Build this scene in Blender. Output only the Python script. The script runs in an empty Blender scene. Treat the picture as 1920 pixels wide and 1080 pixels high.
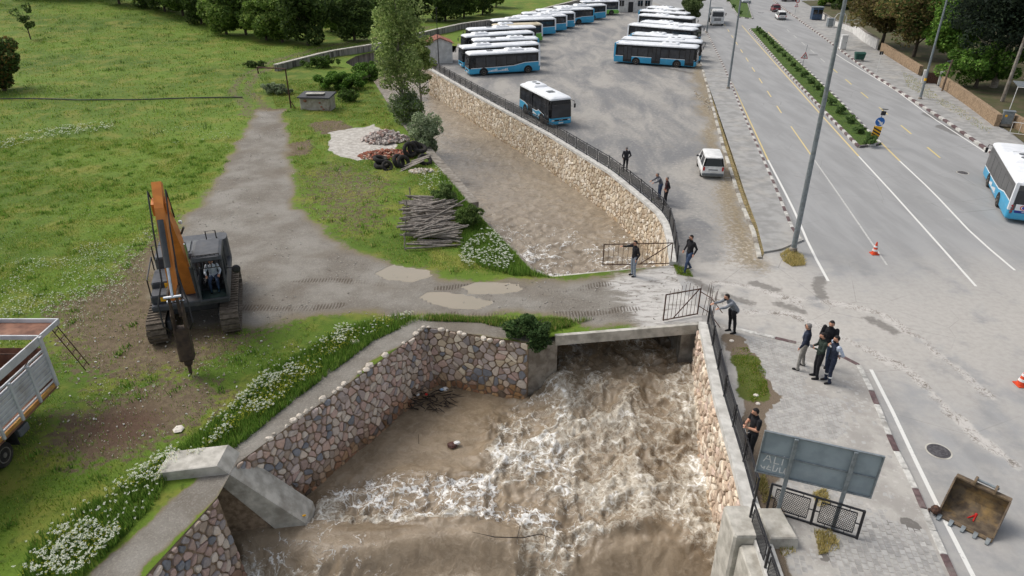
import bpy, bmesh, math, random
import numpy as np
from mathutils import Matrix, Vector
from math import radians, sin, cos, pi, hypot, atan2

# ---------------------------------------------------------------- camera, world, sun, exposure
SC = bpy.context.scene
COL = SC.collection
CAM_H, FPX, PITCH = 18.5, 1303.0, radians(27.9)
cam_d = bpy.data.cameras.new('camera'); cam = bpy.data.objects.new('camera', cam_d); COL.objects.link(cam)
cam.location = (0, 0, CAM_H); cam.rotation_euler = (pi/2 - PITCH, 0, 0)
cam_d.sensor_width = 36; cam_d.lens = FPX/1920*36; cam_d.clip_end = 2000; cam_d.clip_start = .1
SC.camera = cam
W = bpy.data.worlds.new('World'); SC.world = W; W.use_nodes = True
wn = W.node_tree.nodes; wl = W.node_tree.links
sky = wn.new('ShaderNodeTexSky'); sky.sky_type = 'NISHITA'; sky.sun_disc = False
SUN_EL, SUN_AZ = radians(52), radians(-62)      # azimuth from +Y towards +X
sky.sun_elevation = SUN_EL; sky.sun_rotation = SUN_AZ
sky.air_density = 1.0; sky.dust_density = 4.0; sky.ozone_density = .6
hs = wn.new('ShaderNodeHueSaturation'); hs.inputs['Saturation'].default_value = .42
wl.new(sky.outputs[0], hs.inputs['Color']); wl.new(hs.outputs[0], wn['Background'].inputs[0])
wn['Background'].inputs[1].default_value = .15
sun_d = bpy.data.lights.new('sun', 'SUN'); sun = bpy.data.objects.new('sun', sun_d); COL.objects.link(sun)
sun_d.energy = 1.15; sun_d.angle = radians(22); sun_d.color = (1, .955, .89)
sd = Vector((sin(SUN_AZ)*cos(SUN_EL), cos(SUN_AZ)*cos(SUN_EL), sin(SUN_EL)))
sun.rotation_euler = sd.to_track_quat('Z', 'Y').to_euler()
SC.view_settings.view_transform = 'Standard'; SC.view_settings.look = 'None'
SC.view_settings.exposure = .22; SC.view_settings.gamma = 1
SC.cycles.max_bounces = 6; SC.cycles.diffuse_bounces = 3; SC.cycles.transparent_max_bounces = 6
SC.cycles.use_denoising = True

random.seed(7); RNG = np.random.default_rng(11)
ct, st = cos(PITCH), sin(PITCH)
def G(px, py, z=0.0):
    """where the survey pixel px,py of the 1920x1080 photograph meets the level z"""
    u, v = px-960, py-540
    t = (CAM_H-z)/(FPX*st+v*ct)
    return Vector((u*t, (FPX*ct-v*st)*t, z))
def GG(pts, z=0.0): return [G(a, b, z) for a, b in pts]
def R(a, b): return random.uniform(a, b)

# ---------------------------------------------------------------- numpy noise and planar helpers
def _h(ix, iy, s):
    n = (ix.astype(np.int64)*374761393 + iy.astype(np.int64)*668265263 + s*1442695041) & 0xffffffff
    n = ((n ^ (n >> 13))*1274126177) & 0xffffffff
    return ((n ^ (n >> 16)) & 0xffff)/65535.0
def vnoise(x, y, s=0):
    ix, iy = np.floor(x), np.floor(y); fx, fy = x-ix, y-iy
    fx = fx*fx*fx*(fx*(fx*6-15)+10); fy = fy*fy*fy*(fy*(fy*6-15)+10)
    a, b, c, d = _h(ix, iy, s), _h(ix+1, iy, s), _h(ix, iy+1, s), _h(ix+1, iy+1, s)
    return (a+(b-a)*fx)*(1-fy)+(c+(d-c)*fx)*fy
def fbm(x, y, s=0, o=4):
    r = 0; a = .5; t = 0
    for k in range(o):
        r = r+a*vnoise(x*2**k+17*k, y*2**k-9*k, s+k); t += a; a *= .5
    return r/t
def ss(a, b, x): t = np.clip((x-a)/(b-a), 0, 1); return t*t*(3-2*t)
def sdist(X, Y, poly):
    """signed distance (negative inside) and nearest boundary point"""
    P = np.array([(p[0], p[1]) for p in poly], float); n = len(P)
    best = np.full(X.shape, 1e18); NX = np.zeros_like(X); NY = np.zeros_like(X); ins = np.zeros(X.shape, bool)
    for i in range(n):
        a, b = P[i], P[(i+1) % n]; d = b-a; L = d@d+1e-12
        t = np.clip(((X-a[0])*d[0]+(Y-a[1])*d[1])/L, 0, 1)
        qx, qy = a[0]+t*d[0], a[1]+t*d[1]; dd = (X-qx)**2+(Y-qy)**2
        m = dd < best; best = np.where(m, dd, best); NX = np.where(m, qx, NX); NY = np.where(m, qy, NY)
        if a[1] != b[1]:
            c = ((a[1] > Y) != (b[1] > Y)) & (X < (b[0]-a[0])*(Y-a[1])/(b[1]-a[1])+a[0]); ins ^= c
    s = np.sqrt(best); return np.where(ins, -s, s), NX, NY
def pmask(X, Y, poly, soft): return ss(soft, -soft, sdist(X, Y, poly)[0])
def linedist(X, Y, line):
    best = np.full(X.shape, 1e9)
    for a, b in zip(line[:-1], line[1:]):
        dx, dy = b[0]-a[0], b[1]-a[1]; L = dx*dx+dy*dy+1e-9
        t = np.clip(((X-a[0])*dx+(Y-a[1])*dy)/L, 0, 1)
        best = np.minimum(best, (X-a[0]-t*dx)**2+(Y-a[1]-t*dy)**2)
    return np.sqrt(best)

# ---------------------------------------------------------------- materials
def s2l(*c): return tuple((x/255/12.92 if x <= 10 else ((x/255+.055)/1.055)**2.4) for x in c)
class NT:
    def __init__(s, name):
        s.m = bpy.data.materials.new(name); s.m.use_nodes = True; s.t = s.m.node_tree
        s.b = s.t.nodes['Principled BSDF']
    def n(s, ty, **k):
        o = s.t.nodes.new('ShaderNode'+ty)
        for a, v in k.items(): setattr(o, a, v)
        return o
    def L(s, a, b): s.t.links.new(a, b)
    def val(s, sock, v):
        if hasattr(v, 'is_output') or isinstance(v, bpy.types.NodeSocket): s.L(v, sock)
        else: sock.default_value = v if not (isinstance(v, tuple) and len(v) == 3 and sock.type == 'RGBA') else (*v, 1)
    def coords(s, kind='Object'):
        if kind == 'World': return s.n('NewGeometry').outputs['Position']
        return s.n('TexCoord').outputs[kind]
    def noise(s, co, scale, detail=5, rough=.55, dist=0):
        o = s.n('TexNoise'); s.L(co, o.inputs['Vector']); o.inputs['Scale'].default_value = scale
        o.inputs['Detail'].default_value = detail; o.inputs['Roughness'].default_value = rough
        o.inputs['Distortion'].default_value = dist; return o.outputs['Fac']
    def vor(s, co, scale, feature='DISTANCE_TO_EDGE', out='Distance', rnd=1):
        o = s.n('TexVoronoi', feature=feature); s.L(co, o.inputs['Vector']); o.inputs['Scale'].default_value = scale
        o.inputs['Randomness'].default_value = rnd; return o.outputs[out]
    def math(s, op, a, b=0.0, clamp=False):
        o = s.n('Math', operation=op); o.use_clamp = clamp; s.val(o.inputs[0], a); s.val(o.inputs[1], b); return o.outputs[0]
    def step(s, x, a, b):
        o = s.n('MapRange', interpolation_type='SMOOTHSTEP'); s.val(o.inputs[0], x)
        o.inputs[1].default_value = a; o.inputs[2].default_value = b; return o.outputs[0]
    def mix(s, f, a, b, mode='MIX'):
        o = s.n('Mix', data_type='RGBA', blend_type=mode); s.val(o.inputs[0], f); s.val(o.inputs[6], a); s.val(o.inputs[7], b)
        return o.outputs[2]
    def attr(s, name, out='Color'): o = s.n('Attribute', attribute_name=name); return o.outputs[out]
    def sep(s, c): o = s.n('SeparateColor'); s.L(c, o.inputs[0]); return o.outputs
    def bump(s, h, strength=.3, dist=.05, nrm=None):
        o = s.n('Bump'); s.L(h, o.inputs['Height']); o.inputs['Strength'].default_value = strength
        o.inputs['Distance'].default_value = dist
        if nrm: s.L(nrm, o.inputs['Normal'])
        return o.outputs[0]
    def out(s, col=None, rough=None, nrm=None, spec=None, metal=None):
        for k, v in (('Base Color', col), ('Roughness', rough), ('Normal', nrm), ('Specular IOR Level', spec), ('Metallic', metal)):
            if v is not None: s.val(s.b.inputs[k], v)
        return s.m
MATS = {}
def pm(name, ca, cb=None, scale=6, rough=.7, bump=0, bscale=None, metal=0, spec=.35, kind='Object', lo=.35, hi=.65, detail=5, grime=None, rnd=0):
    """plain procedural material: two colours mixed by noise, optional grime patches and relief"""
    if name in MATS: return MATS[name]
    t = NT(name); co = t.coords(kind)
    cb = cb or tuple(x*.82 for x in ca)
    if rnd:
        oi = t.n('ObjectInfo'); mp = t.n('VectorMath', operation='ADD'); t.L(co, mp.inputs[0])
        cx = t.n('CombineXYZ'); t.L(t.math('MULTIPLY', oi.outputs['Random'], 91.), cx.inputs[0]); t.L(cx.outputs[0], mp.inputs[1]); co = mp.outputs[0]
    nz = t.noise(co, scale, detail)
    c = t.mix(t.step(nz, lo, hi), ca, cb)
    if rnd:
        hv = t.n('HueSaturation'); t.L(c, hv.inputs['Color'])
        t.L(t.math('ADD', t.math('MULTIPLY', oi.outputs['Random'], rnd), 1-rnd/2), hv.inputs['Value']); c = hv.outputs[0]
    if grime: c = t.mix(t.math('MULTIPLY', t.step(t.noise(co, scale*.37, 7, .65), .48, .72), grime[1]), c, grime[0])
    nr = t.bump(t.noise(co, bscale or scale*4, 4), bump, .03) if bump else None
    MATS[name] = t.out(c, rough, nr, spec, metal); return MATS[name]
def colmat(name, rough=.75, var=.25, scale=14, bump=.2, spec=.25, trans=0):
    """colour read from the point attribute col, with grain"""
    if name in MATS: return MATS[name]
    t = NT(name); co = t.coords('Object'); nz = t.noise(co, scale, 4)
    hv = t.n('HueSaturation'); t.L(t.attr('col'), hv.inputs['Color'])
    t.L(t.math('ADD', t.math('MULTIPLY', nz, var*2), 1-var), hv.inputs['Value'])
    MATS[name] = t.out(hv.outputs[0], rough, t.bump(nz, bump, .03) if bump else None, spec)
    if trans:
        tr = t.n('BsdfTranslucent'); t.L(hv.outputs[0], tr.inputs[0]); mx = t.n('MixShader'); mx.inputs[0].default_value = trans
        t.L(t.b.outputs[0], mx.inputs[1]); t.L(tr.outputs[0], mx.inputs[2]); t.L(mx.outputs[0], t.t.nodes['Material Output'].inputs[0])
    return MATS[name]

# ---------------------------------------------------------------- mesh building
class MB:
    DEF = None
    def __init__(s, T=None): s.v = []; s.f = []; s.m = []; s.c = []; s.T = T or MB.DEF; s.col = None
    def add(s, vs, fs, mi=0):
        b = len(s.v)
        for p in vs:
            p = Vector(p); s.v.append(s.T @ p if s.T else p)
            if s.col is not None: s.c.append(s.col)
        for f in fs: s.f.append([i+b for i in f]); s.m.append(mi)
    def box(s, c, d, rz=0, mi=0, rot=None):
        x, y, z = d[0]/2, d[1]/2, d[2]/2
        m = rot.to_matrix().to_4x4() if rot is not None and not isinstance(rot, Matrix) else (rot.to_4x4() if rot is not None else Matrix.Rotation(rz, 4, 'Z'))
        vs = [Vector(c)+(m @ Vector(p)) for p in ((-x,-y,-z),(x,-y,-z),(x,y,-z),(-x,y,-z),(-x,-y,z),(x,-y,z),(x,y,z),(-x,y,z))]
        s.add(vs, [(3,2,1,0),(4,5,6,7),(0,1,5,4),(1,2,6,5),(2,3,7,6),(3,0,4,7)], mi)
    def cbox(s, c, d, b=.03, rz=0, mi=0, rot=None):
        """box with chamfered edges"""
        x, y, z = d[0]/2, d[1]/2, d[2]/2; b = min(b, x*.9, y*.9, z*.9)
        m = rot.to_4x4() if rot is not None else Matrix.Rotation(rz, 4, 'Z')
        def ring(zz, i):
            return [(x-i-b,-y+i,zz),(x-i,-y+i+b,zz),(x-i,y-i-b,zz),(x-i-b,y-i,zz),(-x+i+b,y-i,zz),(-x+i,y-i-b,zz),(-x+i,-y+i+b,zz),(-x+i+b,-y+i,zz)]
        rs = [[Vector(c)+(m @ Vector(p)) for p in ring(zz, i)] for zz, i in ((-z,b*.5),(-z+b,0),(z-b,0),(z,b*.5))]
        s.loft(rs, mi)
    def loft(s, rings, mi=0, cap=True, closed=True):
        n = len(rings[0]); vs = [p for r in rings for p in r]; fs = []
        for k in range(len(rings)-1):
            for i in range(n if closed else n-1):
                j = (i+1) % n; fs.append((k*n+i, k*n+j, (k+1)*n+j, (k+1)*n+i))
        if cap: fs.append(tuple(reversed(range(n)))); fs.append(tuple((len(rings)-1)*n+i for i in range(n)))
        s.add(vs, fs, mi)
    def tube(s, pts, r, n=6, mi=0, cap=True, flat=1.0):
        pts = [Vector(p) for p in pts]; rs = r if isinstance(r, (list, tuple)) else [r]*len(pts)
        rings = []; up = None
        for i, p in enumerate(pts):
            d = (pts[min(i+1, len(pts)-1)]-pts[max(i-1, 0)]).normalized()
            if up is None: up = Vector((0,0,1)) if abs(d.z) < .9 else Vector((1,0,0))
            a = d.cross(up).normalized(); b = a.cross(d).normalized(); up = b
            rings.append([p+(a*cos(2*pi*k/n)+b*sin(2*pi*k/n)*flat)*rs[i] for k in range(n)])
        s.loft(rings, mi, cap)
    def prism(s, poly, vec, mi=0):
        poly = [Vector(p) for p in poly]; v = Vector(vec); n = len(poly)
        s.add(poly+[p+v for p in poly], [tuple(reversed(range(n))), tuple(range(n, 2*n))]+[(i, (i+1) % n, n+(i+1) % n, n+i) for i in range(n)], mi)
    def ball(s, c, r, n=8, k=6, mi=0):
        c = Vector(c); r = r if isinstance(r, (tuple, list)) else (r, r, r); rings = []
        for j in range(k+1):
            th = pi*(j+.02)/(k+.04)-pi/2
            rings.append([c+Vector((r[0]*cos(th)*cos(2*pi*i/n), r[1]*cos(th)*sin(2*pi*i/n), r[2]*sin(th))) for i in range(n)])
        s.loft(rings, mi)
    def lathe(s, c, axis, prof, n=14, mi=0):
        """prof: (radius, offset along axis)"""
        ax = Vector(axis).normalized(); up = Vector((0,0,1)) if abs(ax.z) < .9 else Vector((1,0,0))
        a = ax.cross(up).normalized(); b = ax.cross(a)
        s.loft([[Vector(c)+ax*o+(a*cos(2*pi*i/n)+b*sin(2*pi*i/n))*r for i in range(n)] for r, o in prof], mi)
    def mesh(s, name, mats, smooth=False):
        me = bpy.data.meshes.new(name); me.from_pydata([tuple(p) for p in s.v], [], s.f)
        for m in (mats if isinstance(mats, (list, tuple)) else [mats]): me.materials.append(m)
        if any(s.m): me.polygons.foreach_set('material_index', s.m)
        if s.c:
            a = me.attributes.new('col', 'FLOAT_COLOR', 'POINT')
            a.data.foreach_set('color', [x for c in s.c for x in (c[0], c[1], c[2], 1.)])
        if smooth: me.polygons.foreach_set('use_smooth', [True]*len(me.polygons))
        me.update(); return me
    def build(s, name, mats, parent=None, smooth=False, loc=None):
        o = bpy.data.objects.new(name, s.mesh(name, mats, smooth)); COL.objects.link(o)
        if parent is not None: o.parent = parent
        if loc is not None: o.location = loc
        return o
def smooth_by_angle(o, ang=40):
    me = o.data; bm = bmesh.new(); bm.from_mesh(me); bmesh.ops.recalc_face_normals(bm, faces=bm.faces)
    for f in bm.faces: f.smooth = True
    for e in bm.edges: e.smooth = len(e.link_faces) != 2 or e.calc_face_angle(0) < radians(ang)
    bm.to_mesh(me); bm.free(); return o
def tag(o, label=None, cat=None, group=None, kind=None):
    for k, v in (('label', label), ('category', cat), ('group', group), ('kind', kind)):
        if v: o[k] = v
    return o
def thing(name, label, cat, loc=(0,0,0), rz=0, group=None):
    o = bpy.data.objects.new(name, None); COL.objects.link(o); o.location = loc; o.rotation_euler = (0,0,rz)
    o.empty_display_size = .2
    return tag(o, label, cat, group, 'thing')
def arrmesh(name, V, F, mats, cols=None, smooth=False, parent=None, attr='col', mi=None):
    """mesh object from numpy arrays"""
    me = bpy.data.meshes.new(name); V = np.asarray(V, np.float32); F = np.asarray(F, np.int32); k = F.shape[1]
    me.vertices.add(len(V)); me.vertices.foreach_set('co', V.ravel())
    me.loops.add(F.size); me.loops.foreach_set('vertex_index', F.ravel())
    me.polygons.add(len(F)); me.polygons.foreach_set('loop_start', np.arange(0, F.size, k, dtype=np.int32))
    me.polygons.foreach_set('loop_total', np.full(len(F), k, np.int32))
    for m in (mats if isinstance(mats, (list, tuple)) else [mats]): me.materials.append(m)
    if mi is not None: me.polygons.foreach_set('material_index', mi)
    if cols is not None:
        for an, c in (cols.items() if isinstance(cols, dict) else {attr: cols}.items()):
            a = me.attributes.new(an, 'FLOAT_COLOR', 'POINT'); c = np.asarray(c, np.float32)
            if c.shape[1] == 3: c = np.hstack([c, np.ones((len(c), 1), np.float32)])
            a.data.foreach_set('color', c.ravel())
    me.update(calc_edges=True); me.validate()
    if smooth: me.polygons.foreach_set('use_smooth', np.ones(len(F), bool))
    o = bpy.data.objects.new(name, me); COL.objects.link(o)
    if parent is not None: o.parent = parent
    return o
def copy_tree(o, parent=None):
    c = o.copy(); COL.objects.link(c); c.parent = parent
    for ch in list(o.children): copy_tree(ch, c)
    return c
# ---------------------------------------------------------------- plan of the place (survey points on the ground)
ZU, ZD = -3.2, -3.5                        # water level above and below the bridge
RB_UP = GG([(803,128),(897,182),(1023,250),(1140,322),(1187,360),(1230,397),(1244,420),(1251,447),(1257,492)], .2)   # right bank wall, inner edge
LB_UP = GG([(1035,519),(1000,509),(962,470),(925,432),(880,382),(842,335),(800,287),(760,240),(735,205),(706,160),(690,137)])
BW_FAR = GG([(520,130),(620,104),(730,86),(800,66),(870,50),(960,38),(1040,16),(1092,3)], .4)           # concrete wall at the head of the reach
U_POLY = RB_UP[::-1]+[Vector((-9.5,103,0)), Vector((-8,112,0)), Vector((-9,121,0)), Vector((-14,121.5,0)), Vector((-19.8,118.2,0)), Vector((-24,111.5,0)), Vector((-24.6,106,0))]+LB_UP[::-1]
RB_DN = GG([(1311,612),(1341,760),(1372,870),(1392,950)])+[Vector((8.0,14.5,0)), Vector((7.6,8,0))]
LB_A, LB_B, LB_C, LB_D = G(990,643), G(800,613), G(440,872), G(408,932)
LB_E = G(270,1082)
D_POLY = [G(1302,606), G(1046,628), LB_A, LB_B, LB_C, LB_D, LB_E, Vector((-11.2,8,0))]+RB_DN[::-1]
U_XY = [(p[0], p[1]) for p in U_POLY]; D_XY = [(p[0], p[1]) for p in D_POLY]
DIVIDE = [(34,300),(19,196),(.6,155),(-8.6,142),(-9,125)]+[(p.x+.25, p.y) for p in RB_UP]+[(9.6,36.2),(9.9,31.2)]+[(p.x+.3, p.y) for p in RB_DN]+[(7.5,0)]
def side_of_divide(X, Y):
    ys = np.array([p[1] for p in DIVIDE][::-1]); xs = np.array([p[0] for p in DIVIDE][::-1])
    o = np.argsort(ys); return X-np.interp(Y, ys[o], xs[o])
def axis(segs):
    out = [segs[0][0]]
    for a, b, h in segs:
        n = max(1, round((b-a)/h)); out += [a+(b-a)*(i+1)/n for i in range(n)]
    return np.array(out)
def grid_sheet(name, xs, ys, keep, zf, mat, attrs, holes=(), snap=.45):
    X, Y = np.meshgrid(xs, ys); nx, ny = len(xs), len(ys)
    inside = np.zeros(X.shape, bool)
    for h in holes:
        d, qx, qy = sdist(X, Y, h); m = (d < 0); inside |= m
        near = (d < 0) & (d > -snap); X = np.where(near, qx, X); Y = np.where(near, qy, Y)
    k = keep(X, Y)
    I = np.arange(nx*ny).reshape(ny, nx)
    q = np.stack([I[:-1,:-1], I[:-1,1:], I[1:,1:], I[1:,:-1]], -1).reshape(-1, 4)
    insf = inside.ravel()[q]; kf = k.ravel()[q]
    q = q[(~insf.all(1)) & kf.all(1)]
    # drop cells that reach too deep into a hole
    deep = np.zeros(nx*ny, bool)
    for h in holes: deep |= (sdist(X, Y, h)[0] < -.02).ravel()
    q = q[~deep[q].any(1)]
    use = np.zeros(nx*ny, bool); use[q] = True; idx = np.cumsum(use)-1
    x, y = X.ravel()[use], Y.ravel()[use]; z = zf(x, y)
    o = arrmesh(name, np.stack([x, y, z], 1), idx[q], mat, attrs(x, y), smooth=True)
    return tag(o, kind='structure')

# ---- painted / worn zones of the left bank
TRACK = GG([(478,207),(530,207),(548,300),(562,390),(640,452),(740,497),(900,523),(1060,531),(1130,522),(1190,508),(1262,490),(1325,494),(1335,618),(1200,622),(1120,612),(1060,594),(900,590),(760,588),(600,590),(480,618),(360,610),(280,560),(300,470),(345,410),(400,345),(440,270)])
SPUR = [p.xy for p in GG([(478,215),(470,190),(450,165),(470,140),(540,110),(640,85),(720,66),(800,50)])]
BARE = GG([(60,575),(200,520),(285,430),(340,400),(400,560),(480,620),(560,600),(420,680),(330,720),(160,720),(80,660)])
BARE2 = GG([(90,760),(330,700),(470,730),(400,800),(240,880),(110,900),(40,850)])
SLAB = GG([(612,248),(700,232),(742,262),(735,300),(668,300),(620,282)])
SANDY = [GG([(580,232),(640,222),(660,240),(600,255)]), GG([(520,272),(580,262),(590,285),(530,295)]), GG([(470,205),(535,203),(530,218),(480,222)])]
WALLTOP = [p.xy for p in [G(985,628), G(800,602), G(700,655), G(425,862), G(380,930), G(215,1085)]]
PUDDLES = [GG([(862,536),(900,526),(970,534),(982,543),(930,550),(880,549)]), GG([(778,560),(800,547),(880,552),(925,565),(900,578),(820,574)]), GG([(700,515),(740,497),(805,508),(812,518),(770,528),(720,524)])]
DRY = GG([(545,330),(620,290),(760,330),(740,430),(640,455),(560,400)])
WHITEWASH = GG([(1120,530),(1190,506),(1262,490),(1325,494),(1335,618),(1180,620),(1150,570)])
def left_attrs(x, y):
    fx = x+(fbm(x*.5, y*.5, 3)-.5)*1.6; fy = y+(fbm(x*.5, y*.5, 9)-.5)*1.6
    gravel = pmask(fx, fy, TRACK, 1.1)
    spur = ss(1.1, .4, np.abs(linedist(fx, fy, SPUR)-.9))*.55
    bare = np.maximum(pmask(fx, fy, BARE, 3.4)*.84, pmask(fx, fy, BARE2, 2.4)*.80)
    bare = np.maximum(bare, pmask(fx, fy, DRY, 2.6)*.56); bare = np.maximum(bare, spur)
    pale = pmask(fx, fy, SLAB, .25)
    for s in SANDY: bare = np.maximum(bare, pmask(fx, fy, s, .8)*.9)
    wt = ss(1.0, .6, linedist(fx*.6+x*.4, fy*.6+y*.4, WALLTOP))
    gravel = np.maximum(gravel, wt)
    pud = np.zeros_like(x)
    for p in PUDDLES: pud = np.maximum(pud, pmask(fx*.4+x*.6, fy*.4+y*.6, p, .12))
    ww = pmask(fx, fy, WHITEWASH, 1.0)
    one = np.ones_like(x)
    # tyre and track ruts of churned wet mud
    rut = np.zeros_like(x)
    for l in RUTS: rut = np.maximum(rut, ss(.42, .15, linedist(fx*.3+x*.7, fy*.3+y*.7, l)))
    red = pmask(fx, fy, GG([(110,790),(230,760),(300,780),(280,840),(150,860)]), 1.0)
    return {'ga': np.stack([gravel, bare, pale, one], 1), 'gb': np.stack([pud, ww, rut, red], 1)}
RUTS = [[p.xy for p in GG(l)] for l in ([(455,545),(520,522),(620,527),(720,532)],[(820,540),(900,532)],[(1000,545),(1090,540),(1140,532)],[(450,575),(560,580),(640,572)],[(850,588),(960,592)],[(1030,590),(1100,585),(1190,580)])]
def left_z(x, y):
    far = ss(60, 160, y)
    z = (fbm(x*.12, y*.12, 5)-.5)*.5*np.clip((y-30)/40, 0, 1)+(fbm(x*.9, y*.9, 8)-.5)*.10
    d = np.minimum(sdist(x, y, U_XY)[0], sdist(x, y, D_XY)[0]); z = z*ss(.3, 3, d)
    tr = sdist(x, y, [p.xy for p in TRACK])[0]; z = np.where(tr < 1, z*np.clip((tr+.3)/1.3, .12, 1), z)
    z = z+far*ss(-20, -110, x)*6.0*(y-60)/140      # the meadow climbs gently to the left
    z = z+ss(.5, 2.0, linedist(x, y, [(p.x, p.y) for p in BW_FAR]))*0
    return z-.006
def mat_left():
    t = NT('meadow_ground'); co = t.coords('World')
    n1, n2, n3, n4 = t.noise(co, .055, 6), t.noise(co, .35, 6, .62), t.noise(co, 2.6, 6, .65), t.noise(co, 17, 4, .7)
    g = t.mix(t.step(n1, .36, .62), s2l(76,100,28), s2l(98,122,38))
    g = t.mix(t.math('MULTIPLY', t.step(n2, .46, .66), .8), g, s2l(124,124,54))
    g = t.mix(t.math('MULTIPLY', t.step(n3, .50, .70), .75), g, s2l(54,74,20))
    g = t.mix(t.math('MULTIPLY', t.step(n4, .5, .75), .45), g, s2l(120,138,54))
    ra, rb = t.sep(t.attr('ga')), t.sep(t.attr('gb')); red = t.attr('gb', 'Alpha')
    soil = t.mix(t.step(n3, .35, .65), s2l(114,100,80), s2l(90,78,60))
    soil = t.mix(t.math('MULTIPLY', t.step(n4, .5, .7), .55), soil, s2l(132,120,100))
    soil = t.mix(t.math('MULTIPLY', red, .7), soil, s2l(82,58,48))
    bm_ = t.math('ADD', ra[1], t.math('MULTIPLY', t.math('SUBTRACT', n3, .5), 1.6))
    c = t.mix(t.math('MULTIPLY', t.step(bm_, .40, .66), t.step(ra[1], .04, .3)), g, soil)
    vc = t.n('TexVoronoi'); t.L(co, vc.inputs['Vector']); vc.inputs['Scale'].default_value = 20
    peb = t.sep(vc.outputs['Color'])[0]
    gr = t.mix(t.step(n2, .35, .65), s2l(138,134,126), s2l(114,108,99))
    gr = t.mix(t.math('MULTIPLY', t.step(peb, .6, .95), .22), gr, s2l(176,170,160))
    gr = t.mix(t.math('MULTIPLY', t.step(n4, .5, .7), .45), gr, s2l(92,86,78))
    n5 = t.noise(co, .22, 5); gr = t.mix(t.math('MULTIPLY', t.step(n5, .5, .64), .45), gr, s2l(104,94,81)); gr = t.mix(t.step(ra[0], .98, .5), gr, s2l(122,112,92)); gm_ = t.math('ADD', ra[0], t.math('MULTIPLY', t.math('SUBTRACT', t.math('ADD', t.math('MULTIPLY', n3, .6), t.math('MULTIPLY', n4, .4)), .5), 1.5))
    c = t.mix(t.step(gm_, .34, .66), c, gr)
    c = t.mix(t.step(t.math('ADD', ra[2], t.math('MULTIPLY', t.math('SUBTRACT', n3, .5), .9)), .4, .6), c, t.mix(t.step(n3, .35, .65), s2l(196,192,185), s2l(160,154,145)))
    # pale dried silt on the bridge, dark churned ruts, puddles
    mpw = t.n('Mapping'); t.L(co, mpw.inputs['Vector']); mpw.inputs['Scale'].default_value = (.55,1.6,1); wv = t.noise(mpw.outputs[0], 1.3, 9, .72, .8)
    c = t.mix(t.math('MULTIPLY', t.step(t.math('ADD', wv, t.math('MULTIPLY', rb[1], .3)), .62, .84), t.math('MULTIPLY', rb[1], .75)), c, s2l(206,203,198))
    tread = t.n('TexWave'); t.L(co, tread.inputs['Vector']); tread.inputs['Scale'].default_value = 1.9; tread.inputs['Distortion'].default_value = 2.5; tread.inputs['Detail'].default_value = 4
    rutm = t.math('MULTIPLY', t.step(rb[2], .2, .8), t.step(t.math('ADD', tread.outputs['Fac'], t.math('MULTIPLY', n3, .7)), .6, .95))
    c = t.mix(t.math('MULTIPLY', t.math('MULTIPLY', rutm, .8), t.step(n2, .40, .58)), c, s2l(78,68,58))
    pud = t.step(rb[0], .35, .6)
    c = t.mix(pud, c, t.mix(n2, s2l(140,134,118), s2l(160,148,130)))
    h = t.math('ADD', t.math('MULTIPLY', n4, .5), n3); h = t.math('MULTIPLY', h, t.math('SUBTRACT', 1., pud))
    return t.out(c, t.math('SUBTRACT', .95, t.math('MULTIPLY', pud, .83)), t.bump(h, .55, .09), .3)
M_LEFT = mat_left()
LXS = axis([(-170,-70,2.5),(-70,-36,.9),(-36,12.5,.24),(12.5,36.5,2)])
LYS = axis([(9,42,.24),(42,75,.4),(75,130,.9),(130,300,3)])
def left_keep(X, Y): return (side_of_divide(X, Y) < .9)
ground_left = grid_sheet('meadow', LXS, LYS, left_keep, left_z, M_LEFT, left_attrs, [U_XY, D_XY])

# ---- right bank: lot, apron, carriageways
KERB_L = GG([(1323,58),(1341,93),(1360,133),(1390,207),(1423,283),(1447,337),(1483,427),(1500,452)])        # kerb between left pavement and road
PAVE_L = GG([(1309,100),(1323,147),(1341,197),(1360,253),(1377,303),(1393,353),(1420,427),(1432,475),(1462,470),(1500,452)])
LOTKERB = GG([(1306,85),(1313,113),(1327,165),(1343,227),(1357,280),(1380,353),(1390,383),(1413,437),(1424,485)])
MED_L = GG([(1405,55),(1467,127),(1533,197),(1610,277)]); MED_R = GG([(1428,54),(1495,115),(1570,187),(1651,272)])
KERB_R = GG([(1420,-22),(1483,27),(1547,73),(1640,143),(1713,190),(1780,233),(1847,280),(1960,360)])
ISLE = GG([(1345,606),(1375,618),(1410,627),(1497,647),(1570,668),(1607,684),(1630,730),(1673,837),(1713,917),(1747,997),(1783,1077),(1840,1200)])
MUDTRAIL = [[p.xy for p in GG(l)] for l in ([(1330,560),(1400,585),(1480,590),(1560,625),(1640,660),(1700,690),(1760,750),(1830,820),(1900,870)],[(1480,560),(1570,570),(1650,590),(1730,640),(1800,690),(1860,740)],[(1340,530),(1420,540),(1500,575)])]
LOTAREA = RB_UP+[G(1330,560), G(1420,520), G(1424,485)]+LOTKERB[::-1]+[G(1300,40), G(1240,8), G(1150,-8), G(1000,20), Vector((-14,135,0))]
APRON = GG([(1270,500),(1400,440),(1470,490),(1560,560),(1640,620),(1600,680),(1480,640),(1340,610),(1300,560)])
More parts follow.
